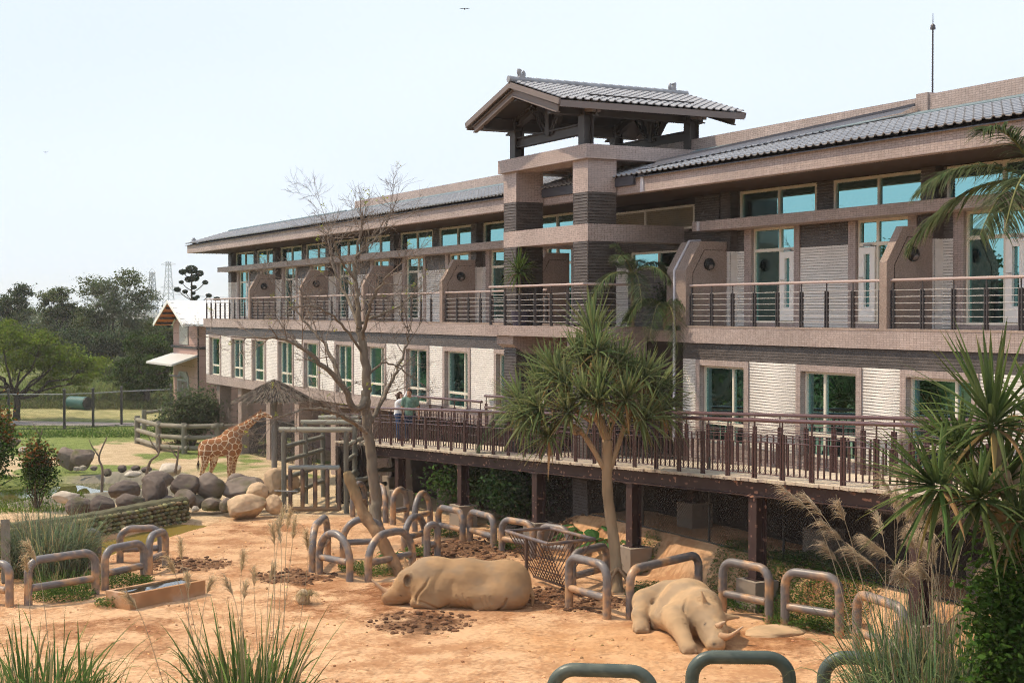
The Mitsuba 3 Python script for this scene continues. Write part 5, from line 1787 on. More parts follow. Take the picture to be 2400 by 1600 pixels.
def tree(name, label, base, height, lobes, leaf_n, leaf_s, col, bark, trunk_r, seed, group=None, cat='tree', hollow=0.45, low=0.15, bias=0.5, trunk_lean=(0, 0)):
    """Trunk, limbs to every lobe of the crown, and leaves gathered in clumps near the lobes' shells."""
    rng = np.random.default_rng(seed)
    base = np.asarray(base, float)
    k = thing(name, label, cat, group)
    tm = MB()
    fork = base + np.array([trunk_lean[0], trunk_lean[1], height * 0.33])
    limb(tm, base - [0, 0, 0.3], fork, trunk_r * 1.2, trunk_r * 0.8, rng, 0.05, 8)
    V, F, Cc, n0 = [], [], [], 0
    tot = sum(l[3] * l[3] for l in lobes)
    for lx, ly, lz, lr in lobes:
        c = base + np.array([lx, ly, lz])
        pts = limb(tm, fork - [0, 0, rng.uniform(0, height * 0.12)], c, trunk_r * 0.5, trunk_r * 0.12, rng, 0.12, 6)
        n = int(leaf_n * lr * lr / tot)
        nc = max(8, int(26 * (lr / 1.5)))
        cd = nrm(rng.normal(size=(nc, 3)) + [0, 0, low])
        cc = c + cd * (lr * rng.uniform(hollow, 1.0, (nc, 1))) * np.array([1, 1, 0.72])
        for q in range(0, nc, 3):
            limb(tm, pts[-2], cc[q], trunk_r * 0.14, trunk_r * 0.04, rng, 0.15, 4, 4)
        which = rng.integers(nc, size=n)
        cr = lr * rng.uniform(0.20, 0.42, nc)
        off = rng.normal(size=(n, 3)) * np.array([1, 1, 0.55])
        P = cc[which] + off * cr[which][:, None] * 0.62
        v, f, li = leaves(P, leaf_s, rng, bias)
        tone = np.exp(rng.normal(0, 0.22, nc))[which]
        cl = tint(col, n, rng, 0.2, 0.07) * tone[:, None]
        V.append(v)
        F.append(f + n0)
        Cc.append(np.clip(cl, 0.004, 0.6)[li])
        n0 += len(v)
    part(k, 'trunk', tm, 'm_bark', True, bark_col(tm.arrays()[0], bark, seed))
    part(k, 'crown', (np.vstack(V), np.vstack(F)), 'm_leaf', False, np.vstack(Cc))
    return k


def ground_at(xy):
    return np.array([xy[0], xy[1], gz1(*xy)])


def lobes_of(seed, n, rx, rz, z0, r):
    rng = np.random.default_rng(seed)
    out = []
    for q in range(n):
        a, t = rng.uniform(0, 2 * PI), math.sqrt(rng.uniform(0, 1))
        out.append((rx * t * math.cos(a), rx * t * math.sin(a), z0 + rz * rng.uniform(0, 1) * (1.15 - 0.55 * t), r * rng.uniform(0.75, 1.25)))
    return out


AC = (0.14, 0.19, 0.032)
tree('spreading_tree', 'bright green spreading tree with bare lower limbs behind the wire fence', ground_at((-101.31, 15.56)), 6.6,
     [(-2.0, -3.0, 4.8, 1.7), (0.5, -1.0, 5.6, 1.8), (1.4, 1.2, 5.0, 1.6), (2.0, 3.0, 4.3, 1.5), (2.4, 4.6, 3.6, 1.2), (0.2, 2.4, 3.9, 1.5), (-1.5, 0.5, 3.8, 1.7), (-2.5, -5.0, 4.0, 1.6), (1.0, -3.5, 5.2, 1.5), (0.6, 4.2, 2.7, 1.1), (-0.8, 2.4, 2.6, 1.2), (-2, -2.4, 3.0, 1.5)],
     34000, 0.16, AC, (0.06, 0.05, 0.04), 0.22, 3, low=0.1, bias=0.8, hollow=0.3)
DG, MG = (0.055, 0.078, 0.036), (0.098, 0.122, 0.055)  # greens lightened in place of thicker haze over the skyline trees
FT = [  # height, radius, lobes, colour, leaf count, label
    (14.0, 3.4, 8, DG, 11000, 'tall dark tree cut by the left edge of the picture'),
    (11.5, 2.7, 8, MG, 12000, 'rounded olive-green tree second from the left on the skyline'),
    (8.6, 2.8, 6, MG, 6000, 'thin pale tree between the left edge tree and the rounded one'),
    (8.6, 3.4, 8, DG, 10000, 'broad dusky tree left of the tallest open-crowned tree'),
    (13.4, 3.9, 12, MG, 17000, 'tallest tree on the skyline with a wide open crown and visible limbs'),
    (5.8, 3.6, 9, DG, 11000, 'dark leafy mass below the tall open-crowned tree'),
    (5.6, 3.4, 9, DG, 11000, 'dark low tree right of the tall open-crowned tree'),
    (6.2, 2.2, 6, MG, 5000, 'small hazy tree in front of the nearer pylon'),
    (6.0, 3.2, 8, DG, 9000, 'shadowy tree behind the bright green spreading tree'),
    (3.2, 2.6, 8, DG, 8000, 'low dark tree at the edge of the tall grass'),
    (2.8, 2.4, 8, MG, 7000, 'greyish shrub-like tree above the pale tall grass'),
    (6.5, 3.2, 8, MG, 8000, 'mid-green tree behind the spreading tree at far left')]
for q, (h, r, nl, col, n, lab) in enumerate(FT):
    x, y = [(-157.7, 22.2), (-170.3, 30.3), (-176.9, 28.5), (-176.2, 34.3), (-162.1, 35.2), (-152.9, 31.4), (-153.3, 34.8), (-175.5, 42.1), (-144.7, 25.4), (-141.6, 27.1), (-137.8, 30.0), (-141.2, 21.4)][q]
    tree('skyline_tree', lab, ground_at((x, y)), h, lobes_of(40 + q, nl, r * 0.8, h * 0.55, h * 0.36, r * 0.52), n, 0.27, col, (0.06, 0.055, 0.05), 0.2, 60 + q, group='trees beyond the meadow', hollow=0.3)
tree('round_tree', 'dense dark green tree just left of the shed', ground_at((-112.32, 26.88)), 6.5, lobes_of(91, 13, 2.3, 3.4, 1.6, 1.35), 30000, 0.19, (0.05, 0.082, 0.022), (0.06, 0.05, 0.04), 0.25, 92, hollow=0.3)
tree('round_tree', 'hazy pale green tree behind the dense one beside the shed', ground_at((-134.52, 34.06)), 7.6, lobes_of(94, 9, 2.6, 3.6, 2.2, 1.5), 15000, 0.23, (0.075, 0.095, 0.035), (0.06, 0.05, 0.04), 0.22, 95, hollow=0.3)

# the far wooded rise that fades into the haze
rng = np.random.default_rng(77)
N = 60000
u, vv = rng.uniform(-260, 60, N), rng.uniform(330, 420, N)
x, y = xy_of(u, vv)
hgt = 6 + 9 * meshkit.fbm(np.stack([x * 0.035, y * 0.035, 0 * x], 1), 4, 6)
z = ground_z(x, y, False) + hgt * np.sqrt(rng.uniform(0, 1, N))
v, f, li = leaves(np.stack([x, y, z], 1), 1.5, rng, 0.6)
setting('distant_wood', (v, f), 'm_leaf', False, tint((0.05, 0.07, 0.03), N, rng, 0.25)[li], 'stuff', 'far-off wooded rise fading into the haze')


def umbrella_pine():
    """A monkey-puzzle-like tree: straight trunk, bare boughs, tufts at their ends."""
    k = thing('tufted_conifer', 'dark conifer with separate round tufts standing behind the white roof', 'tree')
    rng = np.random.default_rng(5)
    b = ground_at((-116.64, 31.57))
    tm = MB()
    top = b + [0, 0, 10.8]
    tm.tube([b, b + [0, 0, 6], top], [0.17, 0.12, 0.05], 8)
    r_, f_ = np.array([0.4632, 0.8863, 0]), np.array([-0.8863, 0.4632, 0])
    T_ = [(0.0, 10.9, 0.85), (-0.55, 10.7, 0.55), (0.5, 10.6, 0.6), (0.2, 10.2, 0.7), (-0.2, 10.1, 0.6), (-0.6, 9.85, 0.35), (0.95, 9.85, 0.42), (0.15, 9.45, 0.42), (-0.95, 9.25, 0.5), (-0.6, 9.1, 0.4), (0.12, 8.95, 0.33), (0.55, 8.65, 0.33), (0.22, 8.5, 0.42),
          (-0.7, 8.1, 0.3), (-0.3, 8.05, 0.36), (0.0, 7.75, 0.4), (-1.1, 7.75, 0.42), (1.3, 8.75, 0.42), (1.75, 8.45, 0.5), (1.4, 7.75, 0.4), (0.85, 7.75, 0.38), (0.25, 7.3, 0.4), (1.0, 7.4, 0.3), (-1.6, 7.0, 0.5), (-1.7, 6.3, 0.4), (1.2, 4.0, 0.5), (-1.2, 3.4, 0.5)]
    V, F, C, n0 = [], [], [], 0
    for tx, tz, tr in T_:
        dpt = rng.uniform(-0.8, 0.8) * (abs(tx) > 0.25)
        tr = tr * 0.6
        c = b + r_ * tx * 1.12 + f_ * dpt + [0, 0, tz * 0.985]
        s = b + [0, 0, max(2.0, tz - 0.55 * abs(tx) - 0.5)]
        if abs(tx) > 0.2:
            tm.tube(curve([s, (s + c) / 2 + [0, 0, -0.1], c], 4), 0.035, 4)
        n = int(900 * tr * tr / 0.16)
        d = nrm(rng.normal(size=(n, 3)))
        P = c + d * tr * np.array([1, 1, 0.72]) * rng.uniform(0.5, 1, (n, 1)) ** 0.5
        v, f, li = leaves(P, 0.13, rng, 0.2, 0.4, out=d * 1.5)
        V.append(v)
        F.append(f + n0)
        C.append(tint((0.026, 0.042, 0.022), n, rng, 0.3)[li])
        n0 += len(v)
    part(k, 'trunk', tm, 'm_bark', True, bark_col(tm.arrays()[0], (0.09, 0.08, 0.07), 5))
    part(k, 'crown', (np.vstack(V), np.vstack(F)), 'm_leaf', False, np.vstack(C))


umbrella_pine()


def grass_mass(name, label, region, n, L, W, col, seed, droop=0.35, kind='stuff'):
    rng = np.random.default_rng(seed)
    x, y = region(rng, n)
    z = ground_z(x, y, False)
    d = rng.normal(0, 0.28, (len(x), 3))
    d[:, 2] = 1
    v, f, s, l = strips(np.stack([x, y, z], 1), d, rng.uniform(L[0], L[1], len(x)), W, droop, 3, rng=rng)
    c = tint(col, len(x), rng, 0.22, 0.07)[l]
    return setting(name, (v, f), 'm_leaf', False, c, kind, label)


def box_uv(u0, u1, v0, v1):
    def g(rng, n):
        return xy_of(rng.uniform(u0, u1, n), rng.uniform(v0, v1, n))
    return g


grass_mass('tall_grass', 'pale tall grass at the foot of the far trees', box_uv(-41, -29, 113, 132), 16000, (1.3, 3.4), 0.10, (0.20, 0.235, 0.09), 3)
grass_mass('meadow_weeds', 'low weeds along the far side of the meadow', box_uv(-46, -26, 108, 116), 9000, (0.4, 1.2), 0.07, (0.13, 0.145, 0.055), 4)
grass_mass('fence_grass', 'green grass growing along the far chain-link fence', box_uv(-34, -19.5, 82, 92.5), 11000, (0.08, 0.28), 0.05, (0.085, 0.145, 0.03), 5)


def pond_edge(rng, n):
    a = rng.uniform(2.2, 5.2, n)
    e = 1.12 + rng.uniform(0, 0.5, n)
    return xy_of(POND[0] + POND[2] * e * np.cos(a), POND[1] + POND[3] * e * np.sin(a))


grass_mass('pond_grass', 'short bright grass on the near bank of the pond', pond_edge, 9000, (0.08, 0.3), 0.03, (0.13, 0.19, 0.035), 6)


def weed_patch(rng, n, spots):
    w = np.array([s[2] for s in spots])
    i = rng.choice(len(spots), n, p=w**2 / (w**2).sum())
    a, r = rng.uniform(0, 2 * PI, n), np.sqrt(rng.uniform(0, 1, n))
    return np.array([spots[j][0] for j in i]) + r * w[i] * np.cos(a), np.array([spots[j][1] for j in i]) + r * w[i] * np.sin(a)


SP = [(*(-26.46, 17.62), 0.9), (*(-24.54, 18.81), 0.9), (*(-22.76, 18.61), 0.95), (*(-23.90, 19.09), 0.9), (*(-22.10, 19.02), 0.8), (*(-31.78, 13.02), 0.5), (*(-33.16, 7.48), 0.6), (*(-32.32, 5.91), 0.7), (*(-30.92, 6.62), 0.35), (*(-32.57, 12.74), 0.4), (*(-33.82, 14.97), 0.35), (*(-29.14, 18.68), 0.5), (*(-25.97, 19.09), 0.6), (*(-36.68, 17.08), 0.5), (*(-33.65, 17.46), 0.4)]
rng = np.random.default_rng(15)
n = 42000
x, y = weed_patch(rng, n, SP)
z = ground_z(x, y, False) + rng.uniform(0.02, 0.24, n) * (0.4 + 0.9 * meshkit.fbm(np.stack([x * 2, y * 2, 0 * x], 1), 2, 3))
v, f, li = leaves(np.stack([x, y, z], 1), 0.045, rng, 1.0, 0.6)
setting('low_weeds', (v, f), 'm_leaf', False, tint((0.075, 0.135, 0.028), n, rng, 0.3)[li], 'stuff', 'low leafy weeds around the feet of the pipe barriers')


def shrub(name, label, base, r, h, n, leaf, col, seed, cat='shrub', tips=None, group=None, stems=9):
    rng = np.random.default_rng(seed)
    base = np.asarray(base, float)
    k = thing(name, label, cat, group)
    sm = MB()
    tipsP = []
    for q in range(stems):
        a = rng.uniform(0, 2 * PI)
        e = base + np.array([r * 0.7 * math.cos(a) * rng.uniform(0.2, 1), r * 0.7 * math.sin(a) * rng.uniform(0.2, 1), h * rng.uniform(0.5, 0.85)])
        limb(sm, base - [0, 0, 0.1], e, 0.03, 0.01, rng, 0.15, 5, 5)
        tipsP.append(e)
    part(k, 'stem', sm, 'm_vc', True, bark_col(sm.arrays()[0], (0.12, 0.09, 0.06), seed))
    c = np.array(tipsP)[rng.integers(stems, size=n)]
    P = c + rng.normal(size=(n, 3)) * np.array([r * 0.30, r * 0.30, h * 0.17])
    P[:, 2] = np.maximum(P[:, 2], base[2] + 0.03)
    v, f, li = leaves(P, leaf, rng, 0.7)
    cl = tint(col, n, rng, 0.28, 0.08)
    if tips is not None:
        m = (P[:, 2] - base[2] > h * 0.72) & (rng.uniform(size=n) < 0.35)
        cl[m] = tint(tips, int(m.sum()), rng, 0.3)
    part(k, 'foliage', (v, f), 'm_leaf', False, cl[li])
    return k


shrub('red_tipped_bush', 'small leaning bush with reddish leaf tips beside the green pond', ground_at((-48.42, 8.01)) , 0.55, 2.0, 3800, 0.13, (0.05, 0.095, 0.02), 3, tips=(0.20, 0.085, 0.03))
shrub('red_tipped_bush', 'reddish young bush at the left edge above the pond', ground_at((-57.90, 8.07)), 1.0, 3.3, 4200, 0.17, (0.06, 0.11, 0.02), 4, tips=(0.24, 0.10, 0.03))
shrub('leafy_bush', 'grey-green leafy bush growing inside the log fence by the shed', ground_at((-73.15, 19.78)), 1.6, 2.7, 9000, 0.16, (0.10, 0.125, 0.065), 5, stems=16)
shrub('leafy_bush', 'dark bush behind the log fence right of the giraffe\'s body', ground_at((-76.55, 20.01)), 1.4, 1.3, 5000, 0.15, (0.06, 0.085, 0.035), 6, stems=12)
shrub('undergrowth_bush', 'dark shrub under the left part of the walkway beside the pedestals', np.array([-39.8, 19.6, 0]), 1.3, 1.7, 5000, 0.14, (0.05, 0.10, 0.025), 7)
shrub('undergrowth_bush', 'dark shrub under the walkway between the second and third columns', np.array([-36.2, 19.5, 0]), 1.3, 1.7, 5000, 0.15, (0.045, 0.085, 0.03), 8)
shrub('near_bush', 'dense green bush filling the lower right corner behind the plumed grass', (-10.69, 11.50, 1.20), 0.6, 2.3, 14000, 0.085, (0.06, 0.115, 0.022), 9, stems=18)
shrub('near_bush', 'dark green bush along the right edge below the screw pine', (-11.80, 13.04, 1.00), 0.7, 2.7, 9000, 0.09, (0.06, 0.11, 0.02), 10, stems=16)


def broad_leaf_plant(label, base, n, L, seed):
    rng = np.random.default_rng(seed)
    base = np.asarray(base, float)
    k = thing('broad_leaf_plant', label, 'plant', 'broad-leaved plants among the barriers')
    for q in range(n):
        a = q * 2.4 + rng.uniform(-0.3, 0.3)
        d = np.array([math.cos(a), math.sin(a), rng.uniform(0.7, 1.6)])
        l = L * rng.uniform(0.7, 1.1)
        st = curve([base, base + nrm(d) * l * 0.5, base + nrm(d) * l * 0.8 + [0, 0, -0.05 * l]], 4)
        m = MB().tube(st, 0.012, 5)
        part(k, 'stalk', m, 'm_vc', True, np.tile([0.07, 0.12, 0.03], (len(m.arrays()[0]), 1)))
        dd = nrm(d * [1, 1, 0.1] + [0, 0, -0.1])
        v, f, s, li = strips(st[-1:], [dd], l * 0.75, l * 0.36, 0.4, 6, fold=0.3, taper=2.2, full=0.3)
        part(k, 'leaf', (v, f), 'm_leaf', False, np.tile(tint((0.06, 0.13, 0.04), 1, rng, 0.2), (len(v), 1)))


broad_leaf_plant('large-leaved plant inside the ring of pipe arches', ground_at((-33.08, 13.95)), 14, 0.5, 3)
broad_leaf_plant('large-leaved plant under the walkway behind the screw pine trunk', np.array([-32.0, 18.9, 0.2]), 16, 0.95, 4)
broad_leaf_plant('large-leaved plant right of the screw pine trunk below the walkway', np.array([-30.4, 18.7, 0.2]), 13, 0.8, 5)


# screw pines: long sword leaves in spiral heads on forking stilted stems
def head(c, axis, n, L, W, seed, col, droop=(0.05, 0.62), dead=0.12):
    rng = np.random.default_rng(seed)
    axis = nrm(axis)
    e1 = nrm(np.cross(axis, [0.3, 0.9, 0.1]))
    e2 = np.cross(axis, e1)
    t = (np.arange(n) + 0.5) / n
    az = np.arange(n) * 2.399 + rng.normal(0, 0.1, n)
    el = 1.45 - 1.75 * t**0.95 + rng.normal(0, 0.08, n)
    d = (np.cos(el)[:, None] * (np.cos(az)[:, None] * e1 + np.sin(az)[:, None] * e2)) + np.sin(el)[:, None] * axis
    base = np.asarray(c) + axis * (0.25 * (1 - t))[:, None] * L * 0.5 + d * 0.04
    ln = L * rng.uniform(0.75, 1.1, n) * (0.75 + 0.35 * np.sin(PI * np.clip(t + 0.15, 0, 1)))
    v, f, s, li = strips(base, d, ln, W * rng.uniform(0.8, 1.2, n), droop[0] + (droop[1] - droop[0]) * t**1.5 + rng.normal(0, 0.05, n), 7, fold=0.45, taper=2.2, full=0.08)
    cl = tint(col, n, rng, 0.22, 0.06)
    dm = (t > 0.82) & (rng.uniform(size=n) < dead * 5)
    cl[dm] = tint((0.26, 0.185, 0.08), int(dm.sum()), rng, 0.25)
    c4 = cl[li]
    tip = np.clip((s - 0.72) / 0.28, 0, 1)[:, None] * (rng.uniform(size=n) < 0.5)[li][:, None]
    c4 = c4 * (1 - 0.6 * tip) + np.array([0.30, 0.22, 0.08]) * 0.6 * tip
    return v, f, c4


def screw_pine(label, stems, heads, L, W, n, seed, col, roots=None):
    k = thing('screw_pine', label, 'tree', 'screw pines with sword-shaped leaves')
    rng = np.random.default_rng(seed)
    tm = MB()
    for pts, r0, r1 in stems:
        c = curve(pts, 6)
        rr = np.linspace(r0, r1, len(c)) * (1 + 0.05 * np.sin(np.arange(len(c)) * 2.2))
        tm.tube(c, rr, 12)
    part(k, 'trunk', tm, 'm_bark', True, bark_col(tm.arrays()[0], (0.34, 0.245, 0.15), seed))
    for pts in roots or []:
        m = MB().tube(curve(pts, 4), 0.035, 6)
        part(k, 'stilt_root', m, 'm_vc', True, bark_col(m.arrays()[0], (0.30, 0.19, 0.11), seed))
    for q, (c, ax, sc) in enumerate(heads):
        v, f, c4 = head(c, ax, int(n * sc), L * sc, W, seed + q * 7, col)
        part(k, 'leaf_head', (v, f), 'm_leaf', False, c4)
    return k


PD = 32.3
base = ground_at((-27.23, 16.88))
PC = (0.165, 0.205, 0.085)
H0 = [(-27.88, 16.39, 4.97), (-27.62, 15.81, 4.57), (-28.56, 15.74, 4.48), (-28.36, 15.25, 3.84), (-27.42, 15.75, 3.97), (-26.97, 16.18, 4.17), (-27.86, 17.50, 4.56), (-27.26, 17.80, 4.39), (-26.80, 17.16, 3.83), (-28.26, 17.18, 4.94), (-28.84, 16.06, 4.85), (-28.96, 15.41, 4.18), (-28.05, 16.71, 5.53), (-28.15, 17.80, 3.96), (-27.82, 17.14, 3.95), (-27.97, 15.57, 3.43)]
H0 += [(-27.88, 15.74, 4.79), (-27.10, 16.37, 4.58), (-28.57, 16.58, 5.04), (-27.44, 17.01, 4.97), (-27.11, 17.42, 4.69), (-27.97, 15.36, 4.05), (-27.49, 16.49, 5.26), (-27.11, 17.87, 4.02), (-27.16, 16.03, 4.30), (-26.86, 16.82, 4.25)]
AX = [(0, 0, 1), (-0.3, -0.6, 0.7), (-0.2, -0.5, 0.8), (-0.2, -0.8, 0.5), (0.3, -0.5, 0.6), (0.5, -0.2, 0.8), (0.2, 0.4, 0.9), (0.3, 0.8, 0.6), (0.6, 0.5, 0.5), (-0.2, 0.2, 1), (-0.4, -0.4, 0.9), (-0.4, -0.9, 0.6), (0, 0, 1), (-0.2, 0.6, 0.7), (0.4, 0.1, 0.6), (0.2, -0.7, 0.5)]
AX += [(-0.3, -0.4, 0.8), (0.3, -0.3, 0.8), (-0.1, 0.2, 1), (0.2, 0.2, 0.9), (0.4, 0.5, 0.8), (-0.3, -0.7, 0.6), (0.1, -0.1, 1), (0.5, 0.8, 0.5), (0.2, -0.5, 0.7), (0.5, -0.1, 0.7)]
SC = [1.0, 0.9, 0.9, 0.95, 0.9, 0.95, 0.9, 1.0, 0.95, 0.9, 0.85, 0.9, 1.25, 0.85, 0.85, 0.9] + [0.9] * 10
tk = np.array(base)
f1, f2, f3 = np.array((-27.64, 16.85, 3.35)), np.array((-27.72, 16.47, 3.79)), np.array((-27.64, 16.64, 2.79))
stems = [([tk - [0, 0, 0.2], (-27.57, 16.99, 0.97), (-27.64, 16.85, 2.21), f1], 0.135, 0.115), ([f1, (-27.77, 16.60, 4.02), (-27.82, 16.49, 4.45), H0[0]], 0.105, 0.07), ([f1, (-27.63, 17.08, 4.20), (-27.56, 17.43, 4.44), H0[7]], 0.07, 0.05),
         ([(-27.63, 16.87, 2.59), (-27.48, 17.15, 3.54), (-27.50, 17.33, 4.01), H0[6]], 0.06, 0.05), ([(-27.66, 16.80, 2.68), (-27.66, 16.16, 3.57), (-27.92, 15.66, 3.80), H0[3]], 0.06, 0.045), ([f2, (-27.70, 16.07, 4.04), H0[1]], 0.06, 0.05), ([f2, (-27.23, 16.34, 4.01), H0[5]], 0.06, 0.05),
         ([(-27.92, 15.66, 3.80), (-28.29, 15.81, 4.01), H0[2]], 0.05, 0.04), ([(-27.56, 17.43, 4.44), (-27.16, 17.34, 4.13), H0[8]], 0.05, 0.04), ([H0[0], (-27.98, 16.62, 5.15), H0[12]], 0.06, 0.05), ([(-27.66, 16.16, 3.57), (-27.55, 15.93, 3.56), H0[4]], 0.05, 0.04)]
roots = [[tk + [0, 0, 0.55], tk + [0.25 * math.cos(a), 0.25 * math.sin(a), 0.3], tk + [0.42 * math.cos(a), 0.42 * math.sin(a), -0.15]] for a in (0.3, 1.4, 2.6, 3.8, 5.0)]
screw_pine('tall forking screw pine on a bare trunk in front of the walkway', stems, [(h, a, s) for h, a, s in zip(H0, AX, SC)], 0.95, 0.07, 66, 5, PC, roots)
# the near screw pine at the right edge
ND = 15.0
nb = (-10.83, 11.66, 1.20)
H1 = [(-10.98, 11.37, 4.97), (-11.08, 10.76, 4.39), (-11.09, 11.59, 4.32), (-11.57, 11.54, 4.69), (-11.08, 12.04, 4.98), (-10.58, 11.28, 4.05), (-10.75, 10.96, 4.29)]
A1 = [(-0.1, -0.1, 1), (-0.3, -0.8, 0.5), (0.2, -0.2, 0.8), (-0.5, -0.4, 0.7), (0.2, 0.5, 0.9), (0.4, 0.1, 0.5), (0.3, -0.5, 0.5)]
S1 = [1.25, 0.95, 0.95, 0.9, 1.1, 0.9, 0.85]
stems = [([nb, (-10.84, 11.63, 3.68), (-10.90, 11.53, 4.21), H1[0]], 0.10, 0.06), ([(-10.87, 11.59, 3.95), (-11.00, 11.34, 4.17), (-11.05, 11.03, 4.29), H1[1]], 0.06, 0.045), ([(-10.90, 11.53, 4.21), (-11.00, 11.76, 4.59), H1[4]], 0.06, 0.05), ([(-10.90, 11.53, 4.21), H1[2]], 0.05, 0.04), ([(-11.01, 11.53, 4.33), (-11.34, 11.56, 4.48), H1[3]], 0.05, 0.04)]
screw_pine('near screw pine cut by the right edge of the picture', stems, list(zip(H1, A1, S1)), 0.92, 0.062, 66, 21, (0.10, 0.14, 0.048))
# palms: a feathered frond
def frond(mb_list, base, d, L, droop, n, leaf, seed, col, twist=0.5, width=0.035):
    rng = np.random.default_rng(seed)
    d = nrm(d)
    s = np.linspace(0, 1, 18)
    c = np.asarray(base) + L * (d * (s - 0.15 * s**2)[:, None] + np.array([0, 0, -1.0]) * (droop * s**2.1)[:, None])
    t = nrm(np.gradient(c, axis=0))
    rach = MB().tube(c, np.linspace(0.022, 0.005, 18), 5)
    q = np.linspace(0.12, 1, n)
    P = np.stack([np.interp(q, s, c[:, i]) for i in range(3)], 1)
    Tn = nrm(np.stack([np.interp(q, s, t[:, i]) for i in range(3)], 1))
    side = nrm(np.cross(Tn, [0, 0, 1.0]))
    up = np.cross(side, Tn)
    B_, D_ = [], []
    for sg_ in (-1, 1):
        B_.append(P)
        D_.append(side * sg_ + Tn * (0.55 + 0.5 * q[:, None]) + up * (twist * rng.uniform(-0.3, 0.8, n))[:, None] + rng.normal(0, 0.07, (n, 3)))
    B_, D_ = np.vstack(B_), np.vstack(D_)
    ll = leaf * np.tile(np.sin(PI * np.clip(0.12 + 0.80 * q, 0, 1)) ** 0.7, 2) * rng.uniform(0.85, 1.1, 2 * n)
    v, f, sv, li = strips(B_, D_, ll, width, 0.45 + rng.normal(0, 0.08, 2 * n), 4, fold=0.3, taper=2.0, full=0.2)
    cl = tint(col, 2 * n, rng, 0.2, 0.06)[li]
    tip = np.clip((sv - 0.75) / 0.25, 0, 1)[:, None] * 0.4
    mb_list.append((v, f, cl * (1 - tip) + np.array([0.25, 0.19, 0.09]) * tip))
    return rach


def palm(label, base, height, fronds, L, leaf, seed, col, trunk_r=0.10, n=60, width=0.03, group='feather palms'):
    k = thing('palm', label, 'palm', group)
    rng = np.random.default_rng(seed)
    base = np.asarray(base, float)
    top = base + [0, 0, height]
    m = MB().tube(resample(np.array([base, top]), 0.15), trunk_r, 10)
    part(k, 'trunk', m, 'm_vc', True, bark_col(m.arrays()[0], (0.16, 0.12, 0.08), seed))
    for q, (az, el, dr_, sc) in enumerate(fronds):
        d = np.array([math.cos(az) * math.cos(el), math.sin(az) * math.cos(el), math.sin(el)])
        out = []
        r = frond(out, top, d, L * sc, dr_, n, leaf, seed * 13 + q, col, width=width)
        fk = part(k, 'frond', out[0][:2], 'm_leaf', False, out[0][2])
        part(fk, 'rachis', r, 'm_vc', True, np.tile([0.16, 0.16, 0.06], (len(r.arrays()[0]), 1)))


palm('tall palm whose fronds hang into the upper right of the picture', (-10.04, 11.01, 1.00), 6.45, [(4.30, 0.42, 0.40, 1.0), (3.85, 0.18, 0.55, 0.95), (4.60, 0.95, 0.35, 0.9), (4.95, 0.15, 0.55, 0.85), (0.6, 0.4, 0.6, 1), (1.8, 0.4, 0.6, 1), (5.2, 0.3, 0.6, 1)], 1.55, 0.42, 3, (0.085, 0.11, 0.055), n=75, width=0.022)
palm('potted feather palm on the balcony right of the tower', np.array([-31.9, 20.2, 5.8]), 1.35, [(a, e, d_, s) for a, e, d_, s in ((4.2, 1.2, 0.3, 0.9), (3.2, 0.75, 0.5, 1), (5.3, 0.9, 0.45, 1.0), (0.4, 0.6, 0.6, 0.95), (4.8, 0.35, 0.7, 0.95), (1.4, 0.8, 0.5, 0.9), (2.4, 0.9, 0.5, 0.9), (5.9, 0.25, 0.7, 0.9))], 1.75, 0.5, 5, (0.09, 0.125, 0.06), 0.05, 54, 0.03)
palm('drooping feather palm spilling over the balcony planter beside the wide partition', np.array([-31.2, 20.75, 5.75]), 0.55, [(a, e, d_, s) for a, e, d_, s in ((4.7, 0.7, 0.75, 1), (5.4, 0.5, 0.85, 1.0), (3.9, 0.6, 0.7, 0.9), (0.2, 0.7, 0.6, 0.8), (5.9, 0.35, 0.9, 1.1))], 1.75, 0.5, 6, (0.07, 0.10, 0.04), 0.06, 54, 0.03)
palm('feather palm with bluish fronds on the walkway left of the screw pine crown', np.array([-36.8, 19.5, 2.15]), 1.05, [(a * 0.524 + 0.2, 0.55 + 0.35 * math.sin(a * 2.1), 0.8, 0.8 + 0.05 * (a % 5)) for a in range(12)], 1.55, 0.55, 8, (0.135, 0.18, 0.10), 0.07, 70, 0.036)
palm('low feather palm behind the walkway railing under the screw pine crown', np.array([-34.6, 21.6, 1.0]), 1.7, [(a * 0.9, 0.6, 0.7, 1.0) for a in range(7)], 1.7, 0.45, 9, (0.10, 0.135, 0.07), 0.08, 50, 0.03)
pk = thing('potted_dragon_tree', 'spiky dragon tree in a dark pot on the tower balcony', 'potted plant')
pb = np.array([-36.25, 19.2, 5.82])
m = MB().tube([pb, pb + [0, 0, 0.4]], [0.2, 0.26], 14)
part(pk, 'pot', m, 'm_pot')
mat('m_pot', (0.055, 0.05, 0.075), 0.5)
m = MB().tube([pb + [0, 0, 0.3], pb + [0.02, 0, 1.0], pb + [-0.02, -0.02, 1.45]], [0.05, 0.045, 0.04], 8)
part(pk, 'trunk', m, 'm_vc', True, bark_col(m.arrays()[0], (0.16, 0.12, 0.08), 3))
v, f, c4 = head(pb + [-0.02, -0.02, 1.45], (0, 0, 1), 80, 0.78, 0.05, 4, (0.085, 0.13, 0.035), droop=(0.1, 1.0), dead=0.05)
part(pk, 'leaf_head', (v, f), 'm_leaf', False, c4)
shrub('balcony_shrub', 'dark leafy shrub in the balcony planter behind the drooping palm', np.array([-31.4, 21.2, 5.8]), 0.5, 1.0, 2500, 0.08, (0.04, 0.07, 0.03), 23)


